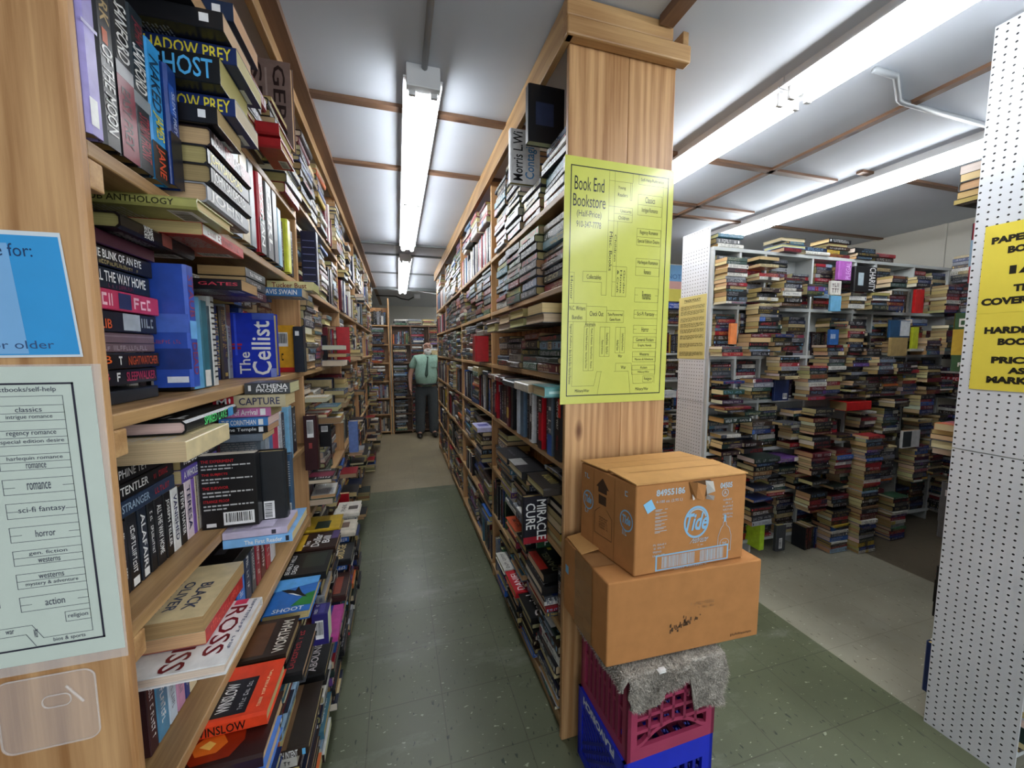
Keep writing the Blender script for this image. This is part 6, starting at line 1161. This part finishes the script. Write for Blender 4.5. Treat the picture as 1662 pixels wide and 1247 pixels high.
# left flap
b=len(m.v); ys=[.918+.29*i/14 for i in range(15)]
lf=[[(.628-.004*j-(.012*math.sin(j*.8)),y,ZT-.012*j-.005*math.sin(y*50)*(j>0)) for y in ys] for j in range(4)]
for r_ in lf: m.v+=r_
for j in range(3):
    for i in range(14): m.f.append((b+j*15+i,b+(j+1)*15+i,b+(j+1)*15+i+1,b+j*15+i+1)); m.c.append(tuple(q*.9 for q in c)); m.m.append(0)
grid=(list(m.v),list(m.f))
mat=empty('plush_mat',(.8,1.05,ZT),'grey plush mat draped over the maroon crate under the cartons','mat')
cl=obj('cloth_sheet',rel(m,(.8,1.05,ZT)),M_PLUSH,mat,None,True)
so=cl.modifiers.new('thick','SOLIDIFY'); so.thickness=.006; so.offset=1
pl=MB()
for f in grid[1]:
    P=[Vector(grid[0][i]) for i in f]; nn=(P[1]-P[0]).cross(P[3]-P[0]).normalized()
    if nn.z<-.2 or (abs(nn.z)<.5 and nn.y>.3): nn=-nn
    if nn.x>.5: nn=-nn
    if P[0].y>.98 and P[0].x>.66: continue
    for q in range(46):
        a,b2=rg.random(),rg.random(); p=P[0]*(1-a)*(1-b2)+P[1]*a*(1-b2)+P[2]*a*b2+P[3]*(1-a)*b2
        p=p+nn*.003; d=(nn*1.0+Vector((rg.gauss(0,.7),rg.gauss(0,.7),rg.gauss(-.3,.7)))).normalized()*rg.uniform(.006,.013)
        s=d.orthogonal().normalized()*.0007; s.rotate(Matrix.Rotation(rg.random()*6.3,3,d.normalized()))
        v=rg.choice((.5,.8,1.0,1.4,1.9)); pl.poly([p-s,p+s,p+d],tuple(x*v for x in c))
o_=obj('plush_pile',rel(pl,(.8,1.05,ZT)),M_CLOTH,mat); o_['kind']='stuff'
m=MB(); m.box(-.012,.012,-.008,.008,0,.003,rgb(0xe0e2e0)); m.box(-.004,.016,-.002,.010,.001,.004,rgb(0xe8e8e8))
tag(obj('paper_scrap',m,M_PRINT,None,(.735,.908,.585)),'tiny white paper scrap on the grey plush mat','paper scrap')
CB=rgb(0xb07a48); CBL=rgb(0xbf9058); CBD=rgb(0x84592f)
def carton(name,label,o,U,V,H,lean=(0,0)):
    """hollow box with wall faces; returns root mesh object and face frames (local)"""
    U=Vector(U).to_3d() if len(U)==2 else Vector(U); V=Vector(V).to_3d() if len(V)==2 else Vector(V); Hh=Vector((lean[0],lean[1],H))
    m=MB(); m.obox((0,0,0),U,V,Hh,CB)
    root=obj(name,m,M_CARD,None,o); bevel(root,.005,3); tag(root,label,'cardboard box')
    fr=(Vector((0,0,0)),U,Hh,(U.cross(Hh)).normalized()); lf=(V.copy(),-V,Hh,(-V).cross(Hh).normalized())
    tp=(Hh.copy(),U,V,Vector((0,0,1)))
    return root,fr,lf,tp
# lower carton
root,fr,lf,tp=carton('cardboard_box','large plain cardboard box with ink smudges resting on the plush mat',(.580,.962,.588),(.560,-.024,0),(-.006,.300,0),.268)
m=MB(); rg2=random.Random(8)
ink=rgb(0x4a3828)
for i in range(46):
    u=rg2.gauss(.47,.05); v=.30+(u-.40)*.55+rg2.gauss(0,.022); w=rg2.uniform(.003,.012); h=rg2.uniform(.01,.05)
    put_rect(m,fr,u,v,u+w,v+h,ink if rg2.random()<.5 else rgb(0x6a4c34),.0008)
for i in range(14): put_rect(m,fr,.80+i*.011,.06+.012*rg2.random(),.806+i*.011,.085+.02*rg2.random(),rgb(0x6a4a30),.0008)
put_glyphs(m,fr,.52,.56,.68,.60,rgb(0x9a7048),rg2,.0008); put_glyphs(m,fr,.57,.51,.68,.54,rgb(0x9a7048),rg2,.0008)
obj('printed_marks',m,M_PRINT,root)
m=MB(); put_line(m,tp,(.01,.5),(.99,.5),.002,CBD,.0008); put_line(m,lf,(.5,.02),(.5,.98),.002,CBD,.0008); obj('flap_seam',m,M_CARD,root)
m=MB(); m.obox(tp[0]+Vector((-.002,.17,.001)),(.072,0,.010),(0,.115,.006),(0,0,.003),CBL); obj('top_flap',m,M_CARD,root)
tm=MB()
for a,b2,o2 in((.30,.62,.0012),(.52,.70,.002)):
    n_=8
    for i in range(n_):
        z0,z1=i/n_,(i+1)/n_
        tm.poly([lf[0]+lf[1]*u+lf[2]*z+lf[3]*(o2+.0012*math.sin(z*20+u*9)) for u,z in((a,z0),(b2,z0),(b2,z1),(a,z1))],rgb(0x9a7048))
put_rect(tm,tp,.0,.30,.22,.68,rgb(0x9a7048),.002)
M_TAPE=attr_mat('packing_tape',.12,.05,30,.6)
obj('packing_tape',tm,M_TAPE,root)
m=MB(); put_rect(m,lf,.06,.55,.14,.66,rgb(0x7ab4d8),.002); obj('blue_sticker',m,M_PRINT,root)
# detergent carton
LBL=rgb(0x86b4d4); WHB=rgb(0xa8bcc8)
root,fr,lf,tp=carton('cardboard_box','printed detergent carton with blue lettering and barcode on top of the plain box',(.672,.968,.858),(.414,-.004,0),(-.046,.268,0),.285)
m=MB()
put_text(m,fr,'84955186',.17,.86,.42,.935,WHB,bold=.03); put_text(m,fr,'04505',.745,.865,.86,.93,WHB,bold=.03); put_text(m,fr,'4-100 oz. (2.95 L)',.17,.775,.40,.815,WHB)
rg3=random.Random(3)
for v in(.72,.68,.64,.60,.56,.52,.48): put_par(m,fr,.165,v-.028,.27,v,WHB,rg3,1,.0008)
for v in(.33,.29,.25,.21): put_glyphs(m,fr,.155,v-.02,.155+rg3.uniform(.08,.14),v,WHB,rg3,.0008)
for v in(.74,.70,.66,.62,.57,.53): put_glyphs(m,fr,.78,v-.02,.88,v,WHB,rg3,.0008)
# round logo
def ring(cx,cy,ru,rv,w,col,a0=0,a1=360,off=.0008):
    K=40; O,U,V,n=fr
    for i in range(K):
        a=math.radians(a0+(a1-a0)*i/K); b2=math.radians(a0+(a1-a0)*(i+1)/K)
        m.poly([O+U*(cx+ru*s_*math.cos(t_))+V*(cy+rv*s_*math.sin(t_))+n*off for t_,s_ in((a,1),(b2,1),(b2,1-w),(a,1-w))],col)
ring(.535,.515,.115,.185,.14,LBL); ring(.535,.515,.096,.155,.10,WHB,20,150)
put_text(m,fr,'Tide',.425,.42,.645,.62,LBL,off=.0012,bold=.025,shear=.14,res=3)
put_text(m,fr,'Febreze',.50,.275,.65,.345,WHB,off=.0014,shear=.3,res=2); put_glyphs(m,fr,.55,.235,.61,.25,WHB,rg3,.0012)
ring(.795,.81,.032,.045,.16,WHB); put_text(m,fr,'A',.78,.79,.81,.835,WHB)
# bottle outline
BT=[(.745,.12),(.745,.30),(.77,.40),(.79,.43),(.79,.47),(.82,.47),(.82,.43),(.85,.39),(.87,.30),(.87,.12),(.745,.12)]
for p,q in zip(BT,BT[1:]): put_line(m,fr,p,q,.0016,WHB,.0008)
put_rect(m,fr,.795,.475,.815,.55,LBL,.0008); put_glyphs(m,fr,.765,.20,.85,.23,WHB,rg3,.0008); ring(.808,.22,.045,.05,.08,WHB)
# barcode frame
put_rect(m,fr,.18,.02,.85,.20,LBL,.0006); put_rect(m,fr,.193,.036,.837,.184,CB,.0009)
x=.235
while x<.80:
    w=rg3.uniform(.003,.009)
    if not .53<x<.57: put_rect(m,fr,x,.045,x+w,.175,WHB,.0012)
    x+=w+rg3.uniform(.002,.008)
put_rect(m,fr,.205,.045,.215,.175,CB,.0012); put_glyphs(m,fr,.35,-.0+.004,.65,.016,WHB,rg3,.0008)
# side prints
for u0 in(.10,.80):
    O,U,V,n=lf
    put_text(m,lf,'Tide',u0-.01,.53,u0+.13,.63,LBL,bold=.04,shear=.1); put_glyphs(m,lf,u0,.40,u0+.11,.46,WHB,rg3,.0008); put_glyphs(m,lf,u0-.02,.84,u0+.12,.90,WHB,rg3,.0008)
    K=24
    for i in range(K):
        a=2*PI*i/K; b2=2*PI*(i+1)/K
        m.poly([O+U*(u0+.06+.105*s_*math.cos(t_))+V*(.57+.12*s_*math.sin(t_))+n*.0006 for t_,s_ in((a,1),(b2,1),(b2,.86),(a,.86))],LBL)
dkp=rgb(0x4a3628)
m.poly([lf[0]+lf[1]*u+lf[2]*v+lf[3]*.0008 for u,v in((.36,.80),(.36,.74),(.52,.74),(.52,.80),(.56,.80),(.44,.92),(.32,.80))],dkp); put_rect(m,lf,.37,.60,.51,.71,dkp,.0008)
for p,q in(((.30,.22),(.30,.48)),((.30,.48),(.40,.56)),((.62,.22),(.62,.48)),((.62,.48),(.52,.56)),((.30,.22),(.62,.22))): put_line(m,lf,p,q,.0015,dkp,.0008)
for v in(.45,.42,.39,.36,.33): put_glyphs(m,lf,.38,v-.018,.55,v,dkp,rg3,.0008)
for u in(.27,.66): put_line(m,lf,(u,.0),(u,.98),.0016,CBD,.0008)
obj('printed_artwork',m,M_PRINT,root)
m=MB(); put_rect(m,fr,.075,.70,.15,.82,rgb(0x8ac4e8),.0018); s_=m.mesh('price_sticker',[M_PRINT])
so_=link('blue_sticker',s_,root); 
c0=fr[0]+fr[1]*.11+fr[2]*.76; so_.matrix_local=Matrix.Translation(c0)@Matrix.Rotation(math.radians(-28),4,'Y')@Matrix.Translation(-c0)
# flaps on the top
m=MB(); m.obox(tp[0]+Vector((-.002,-.003,.002)),(.417,-.004,.0),(-.020,.130,.010),(0,0,.004),CBL); obj('top_flap',m,M_CARD,root)
m=MB(); m.obox(tp[0]+tp[2]*.5+Vector((-.0,.0,.006)),(.420,-.004,.002),(-.024,.136,-.002),(0,0,.004),CBL); obj('top_flap',m,M_CARD,root)
m=MB()
for p,q in(((.03,.52),(.97,.52)),((.03,.72),(.97,.70)),((.1,.3),(.95,.28))): put_line(m,tp,p,q,.002,CBD,.0135)
obj('crease',m,M_CARD,root)
# torn hand hole
m=MB()
hole=[(.45,.98),(.47,.86),(.50,.80),(.56,.77),(.61,.80),(.66,.84),(.68,.93),(.64,.99)]
m.poly([fr[0]+fr[1]*u+fr[2]*v+fr[3]*.0012 for u,v in hole],rgb(0x5a4028))
for P_,cc in (([(.45,.99),(.52,.97),(.50,.80),(.47,.86)],CBD),([(.52,.97),(.60,.93),(.57,.77),(.50,.80)],CB),([(.60,.98),(.66,.97),(.67,.86),(.62,.82)],rgb(0xc8c4bc)),([(.62,.82),(.68,.80),(.66,.76),(.61,.77)],rgb(0x908a84)),([(.48,.86),(.50,.79),(.47,.79)],rgb(0xc4c0b8))):
    m.poly([fr[0]+fr[1]*u+fr[2]*v+fr[3]*(.0016+.011*((i*37)%3)/2) for i,(u,v) in enumerate(P_)],cc)
obj('torn_hand_hole',m,M_CARD,root)
# ------------------------------------------------------------------ the man at the end of the aisle
import bmesh
def skin(name,verts,edges,mat,parent,root=0,sub=2):
    me=bpy.data.meshes.new(name); bm=bmesh.new(); L=bm.verts.layers.skin.verify(); vs=[]
    for i,(x,y,z,rx,ry) in enumerate(verts):
        v=bm.verts.new((x,y,z)); v[L].radius=(rx,ry); v[L].use_root=(i==root); vs.append(v)
    for a,b2 in edges: bm.edges.new((vs[a],vs[b2]))
    bm.to_mesh(me); bm.free(); me.materials.append(mat)
    o=link(name,me,parent); s=o.modifiers.new('skin','SKIN'); s.use_smooth_shade=True
    o.modifiers.new('sub','SUBSURF').levels=sub; o.modifiers['sub'].render_levels=sub
    return o
def mat_plain(n_,c,r=.8,noise=.06,sc=40): return plain(n_,c,r,noise,sc)
P=empty('person',(.47,6.95,0),'white-bearded person in green shirt and dark tie standing at the aisle end','person')
P.rotation_euler=(0,0,math.radians(2))
MS=mat_plain('person_skin',0xb08672,.6,.05); MSH=mat_plain('green_shirt',0x86a696,.85); MTR=mat_plain('grey_trousers',0x3a3f42,.9); MTI=mat_plain('green_tie',0x1c3a2c,.6); MSHOE=mat_plain('dark_shoe',0x17140f,.5); MWH=mat_plain('white_beard',0xc8c6c2,.95,.1,90); MBELT=mat_plain('belt',0x121212,.5)
B=[(0,0,.95,.13,.11),(0,-.02,1.08,.15,.135),(0,-.02,1.25,.15,.125),(.01,.0,1.40,.10,.09),(.02,0,1.46,.058,.058),(.03,-.01,1.525,.062,.07),(.035,-.02,1.60,.076,.092),(.038,-.015,1.665,.06,.075),
 (-.17,.01,1.365,.058,.055),(-.265,.02,1.12,.048,.046),(-.275,-.03,.90,.034,.032),(-.275,-.045,.85,.030,.020),
 (.19,.01,1.365,.058,.055),(.275,.03,1.12,.048,.046),(.27,-.02,.90,.034,.032),(.27,-.035,.85,.030,.020),
 (-.09,.0,.82,.10,.105),(-.11,.0,.48,.07,.075),(-.12,.02,.10,.045,.05),(-.135,-.08,.045,.04,.03),
 (.10,.0,.82,.10,.105),(.115,.0,.48,.07,.075),(.12,.02,.10,.045,.05),(.135,-.08,.045,.04,.03),
 (.036,-.125,1.595,.012,.014)]
E_=[(0,1),(1,2),(2,3),(3,4),(4,5),(5,6),(6,7),(3,8),(8,9),(9,10),(10,11),(3,12),(12,13),(13,14),(14,15),(0,16),(16,17),(17,18),(18,19),(0,20),(20,21),(21,22),(22,23),(6,24)]
for sx,h in((-1,11),(1,15)):
    hx=B[h][0]
    for k,(dx,dy,ln) in enumerate(((.0,-.024,.068),(.002,-.008,.078),(.002,.008,.072),(.0,.022,.058))):
        a=len(B); B+= [(hx+dx,B[h][1]+dy,.825,.0085,.0085),(hx+dx-sx*.006,B[h][1]+dy-.004,.825-ln*.55,.008,.008),(hx+dx-sx*.018,B[h][1]+dy-.008,.825-ln,.0065,.0065)]
        E_+=[(h,a),(a,a+1),(a+1,a+2)]
    a=len(B); B+=[(hx-sx*.012,B[h][1]-.036,.84,.010,.010),(hx-sx*.022,B[h][1]-.052,.805,.008,.008)]; E_+=[(h,a),(a,a+1)]
skin('body',B,E_,MS,P,0,1)
S_=[(0,-.01,.90,.175,.15),(0,-.02,.98,.195,.175),(0,-.04,1.09,.222,.205),(0,-.02,1.25,.19,.165),(.01,.0,1.385,.155,.115),(.018,-.005,1.455,.088,.085),(-.16,.01,1.385,.082,.078),(-.255,.018,1.20,.066,.064),(.18,.01,1.385,.082,.078),(.27,.022,1.20,.066,.064)]
SHIRT=skin('shirt',S_,[(0,1),(1,2),(2,3),(3,4),(4,5),(4,6),(6,7),(4,8),(8,9)],MSH,P,0,2)
T_=[(0,0,1.0,.16,.14),(0,0,.93,.18,.155),(-.09,0,.80,.115,.12),(-.11,0,.48,.088,.095),(-.12,.015,.03,.075,.09),(.10,0,.80,.115,.12),(.115,0,.48,.088,.095),(.12,.015,.03,.075,.09)]
TROUS=skin('trousers',T_,[(0,1),(1,2),(2,3),(3,4),(1,5),(5,6),(6,7)],MTR,P,0,2)
def ell(m,c,r,col=(1,1,1),nu=14,nv=9):
    b=len(m.v); c=Vector(c)
    for j in range(nv+1):
        th=PI*j/nv
        for i in range(nu): a=2*PI*i/nu; m.v.append((c.x+r[0]*math.sin(th)*math.cos(a),c.y+r[1]*math.sin(th)*math.sin(a),c.z+r[2]*math.cos(th)))
    for j in range(nv):
        for i in range(nu): m.f.append((b+j*nu+i,b+(j+1)*nu+i,b+(j+1)*nu+(i+1)%nu,b+j*nu+(i+1)%nu)); m.c.append(col); m.m.append(0)
m=MB(); 
m.poly([(-.0,-.172,1.425),(.03,-.172,1.425),(.022,-.178,1.39),(.006,-.178,1.39)],(1,1,1))
m.poly([(.006,-.180,1.39),(.022,-.180,1.39),(.012,-.232,1.12),(-.045,-.232,1.12)],(1,1,1)); m.poly([(-.045,-.232,1.12),(.012,-.232,1.12),(-.022,-.228,1.06)],(1,1,1))
o_=obj('necktie',m,MTI,P)
m=MB(); m.poly([(-.02,-.150,1.445),(.035,-.158,1.43),(.01,-.172,1.40)],(1,1,1)); m.poly([(.055,-.150,1.445),(.018,-.158,1.43),(.05,-.170,1.40)],(1,1,1)); q_=obj('collar',m,MSH,SHIRT); q_.modifiers.new('t','SOLIDIFY').thickness=.006
m=MB(); m.box(.075,.165,-.188,-.178,1.24,1.34); obj('pocket',m,MSH,SHIRT); o_.modifiers.new('t','SOLIDIFY').thickness=.008
m=MB()
pts=[(.185*math.cos(a)*1.06,.168*math.sin(a)*1.06-.005,.945) for a in [2*PI*i/20 for i in range(21)]]
m.tube(pts,.017,6); obj('belt',m,MBELT,TROUS)
for sx in(-.135,.135):
    m=MB(); ell(m,(sx,-.07,.04),(.05,.14,.042)); obj('shoe',m,MSHOE,P,None,True)
m=MB(); ell(m,(.032,-.065,1.515),(.066,.055,.062)); ell(m,(.032,-.095,1.548),(.050,.022,.018)); ell(m,(.032,-.06,1.478),(.045,.04,.04)); obj('beard',m,MWH,P,None,True)
m=MB(); ell(m,(.036,.028,1.60),(.080,.070,.05)); ell(m,(-.038,.005,1.595),(.010,.032,.034)); ell(m,(.111,.005,1.595),(.010,.032,.034)); obj('hair',m,MWH,P,None,True)
m=MB()
for sx in(-.032,.032):
    rr2=[(.036+sx+.024*math.cos(a),-.112,1.618+.018*math.sin(a)) for a in [2*PI*i/14 for i in range(15)]]; m.tube(rr2,.0025,5)
m.tube([(.028,-.114,1.62),(.044,-.114,1.62)],.0025,5); m.tube([(-.02,-.108,1.62),(-.048,-.0,1.615)],.0025,5); m.tube([(.092,-.108,1.62),(.12,0,1.615)],.0025,5)
obj('glasses',m,MBELT,P)
for sx in(-.03,.03):
    m=MB(); ell(m,(.036+sx,-.098,1.617),(.011,.008,.007)); obj('eye',m,MBELT,P,None,True)
m=MB(); ell(m,(.032,-.117,1.536),(.022,.006,.005)); obj('mouth',m,mat_plain('mouth',0x5a2a26),P)
# ------------------------------------------------------------------ write out the books
for b in BOOKS: b.pcol=tuple(v*R.uniform(.8,1.05) for v in rgb(R.choice(PAGEC)))
vs=[];fs=[]
def addb(bx):
    k=len(vs); x0,x1,y0,y1,z0,z1=bx
    for z in(z0,z1):
        for y in(y0,y1):
            for x in(x0,x1): vs.append((x,y,z))
    fs.extend([(k,k+2,k+3,k+1),(k+4,k+5,k+7,k+6),(k,k+1,k+5,k+4),(k+2,k+6,k+7,k+3),(k,k+4,k+6,k+2),(k+1,k+3,k+7,k+5)])
for b in BOOKS: addb(b.box)
for bx in((-1.6,-.402,.683,.705,0,2.7),(.56,1.012,1.27,1.311,0,2.7),(.58,1.14,.94,1.26,.58,.85),(.64,1.08,.968,1.23,.85,1.145),(.64,.97,.93,1.2,0,.58),(2.07,2.08,.69,.935,0,2.7),(2.07,2.08,2.2,2.49,0,2.38),(.79,.81,1.311,6.05,0,2.6)): addb(bx)
for z in LS: addb((-.72,-.405,.705,6.8,z-.0125,z+.0115))
for z in RS: addb((.583,.795,1.311,6.04,z-.0125,z+.0115))
for z in WSZ+[2.235]: addb((2.078,4.6,2.2,2.47,z-.0125,z+.0115))
bvh=BVHTree.FromPolygons(vs,fs)
def px(p):
    v=p-CAMP; d=v.dot(fw)
    if d<.05: return None
    return 831+FPX*v.dot(rt)/d, 623.5-FPX*v.dot(up)/d, d
for b in BOOKS:
    x0,x1,y0,y1,z0,z1=b.box; sc=0.0
    for ax,sg in((0,1),(0,-1),(1,1),(1,-1),(2,1),(2,-1)):
        lo=[x0,y0,z0];hi=[x1,y1,z1]
        o1,o2=[i for i in range(3) if i!=ax]
        fc=hi[ax] if sg>0 else lo[ax]
        ctr=Vector(((x0+x1)/2,(y0+y1)/2,(z0+z1)/2)); ctr[ax]=fc
        v=CAMP-ctr
        cs=v[ax]*sg/v.length
        if cs<=0: continue
        area=(hi[o1]-lo[o1])*(hi[o2]-lo[o2])*cs; vis=0;k=0
        for fa in(.12,.5,.88):
            for fb in(.12,.5,.88):
                p=Vector((0,0,0)); p[ax]=fc; p[o1]=lo[o1]+(hi[o1]-lo[o1])*fa; p[o2]=lo[o2]+(hi[o2]-lo[o2])*fb; k+=1
                q=px(p)
                if not q or not(-5<q[0]<1667 and -5<q[1]<1252): continue
                d=(p-CAMP); L=d.length; h=bvh.ray_cast(CAMP,d/L,L+.1)
                if h[0] is None or h[3]>=L-.004: vis+=1
        sc+=area*vis/k*(FPX/v.length)**2
    b.score=sc
NMAX={'hardcover_book':300,'paperback_book':300}
keep=set()
for k in NMAX:
    L=sorted([b for b in BOOKS if b.kind==k],key=lambda b:-b.score-(0 if not(b.hero and b.label) else (1e6 if b.score>25 else 0)))
    for b in L[:NMAX[k]]: 
        if b.score>12: keep.add(id(b))
ST={'L':'from map post','R':'from pillar','W':'in white alcove case','S':'in side-wall case','B':'in aisle-end case','F':'in case behind pillar','N':'behind front pegboard'}
used={}
def mklabel(b):
    lv,si,key,shn,mode=b.where; u=key[0]
    suf=' front row' if key.endswith('f') else (' top layer' if key.endswith('t') and len(key)<4 else '')
    shn=shn.replace(' front row','').replace(' front','')
    if key.endswith('front'): suf=' jutting row'
    if u=='W' and key=='Wfloor': suf=''
    for acc in(b.accent,None):
        d=descr(b.col,acc,b.kind)
        if mode=='lying': t='%s, %s up in %s stack %s, %s%s'%(d,ordn(lv),ordn(si),ST[u],shn,suf)
        else: t='%s standing %s in upright row %s, %s%s'%(d,ordn(si),ST[u],shn,suf)
        if len(t.split())<=16: break
    if len(t.split())>16: t=t.replace(' shelf up',' shelf')
    return t
GRP={'L':UL.group,'R':UR.group,'W':UW.group,'S':US.group,'B':UB.group,'F':UF.group,'N':UN.group}
stuff={k:MB() for k in NMAX}; rgk=random.Random(77); nind=0
fill_n=0
for b in BOOKS:
    ind=id(b) in keep
    dist=((Vector(b.box[0:6:2])+Vector(b.box[1:6:2]))/2-CAMP).length
    mb,pg,M=book_geo(b,rgk,0 if b.score>1500 else (1 if dist<2.6 else 2))
    if ind:
        nind+=1
        if b.score>60:
            o=link(b.kind,mb.mesh(b.kind,[M_COVER]),None,None,M)
            link('page_block',pg.mesh('page_block',[M_PAGE]),o)
        else:
            mb.raw(pg.v,pg.f,pg.c[0],1); o=link(b.kind,mb.mesh(b.kind,[M_COVER,M_PAGE]),None,None,M)
        lb=b.label
        if lb is None:
            if b.hero:
                c_=(Vector(b.box[0:6:2])+Vector(b.box[1:6:2]))/2; fill_n+=1
                lb='%s standing %s between the lettered uprights on %s'%(descr(b.col,None,b.kind),ordn(fill_n),'map-post shelves' if c_.x<0 else 'pillar shelves')
            else: lb=mklabel(b)
        if lb in used: print('DUP',lb)
        used[lb]=1
        cx=(b.box[0]+b.box[1])/2
        g=GRP[b.where[2][0]] if getattr(b,'where',None) else (UL.group if cx<0 else UR.group if cx<1.5 else UW.group)
        tag(o,lb,'hardcover book' if b.kind=='hardcover_book' else 'paperback book',g)
    else:
        s=stuff[b.kind]
        s.raw([M@Vector(v) for v in mb.v],[],(1,1,1)); base=len(s.v)-len(mb.v)
        for f,c in zip(mb.f,mb.c): s.f.append(tuple(i+base for i in f)); s.c.append(c); s.m.append(0)
        s.raw([M@Vector(v) for v in pg.v],pg.f,pg.c[0],1)
for k,s in stuff.items():
    if s.v: tag(obj(k+'s',s,[M_COVER,M_PAGE]),'remaining small '+('hardcovers' if k[0]=='h' else 'paperbacks')+' packed further along all the shelves','hardcover books' if k[0]=='h' else 'paperback books',None,'stuff')
print('BOOKS',len(BOOKS),'individual',nind,{k:sum(1 for b in BOOKS if b.kind==k and b.score>12) for k in NMAX},'kept',{k:sum(1 for b in BOOKS if b.kind==k and id(b) in keep) for k in NMAX})
# ------------------------------------------------------------------ light
w=bpy.data.worlds.new('world'); scn.world=w; w.use_nodes=True
w.node_tree.nodes['Background'].inputs[0].default_value=(.80,.90,1.0,1); w.node_tree.nodes['Background'].inputs[1].default_value=WORLD
def area(name,loc,rot,sx,sy,e,col=(1,1,1)):
    l=bpy.data.lights.new(name,'AREA'); l.shape='RECTANGLE'; l.size=sx; l.size_y=sy; l.energy=e; l.color=col
    o=bpy.data.objects.new(name,l); COL.objects.link(o); o.location=loc; o.rotation_euler=rot
area('shop_window_light',(.8,-2.2,1.7),(math.radians(80),0,0),3.2,1.8,WIN,(.92,.96,1.0))
scn.view_settings.view_transform='Standard'; scn.view_settings.look='None'; scn.view_settings.exposure=EXPO; scn.view_settings.gamma=1.0
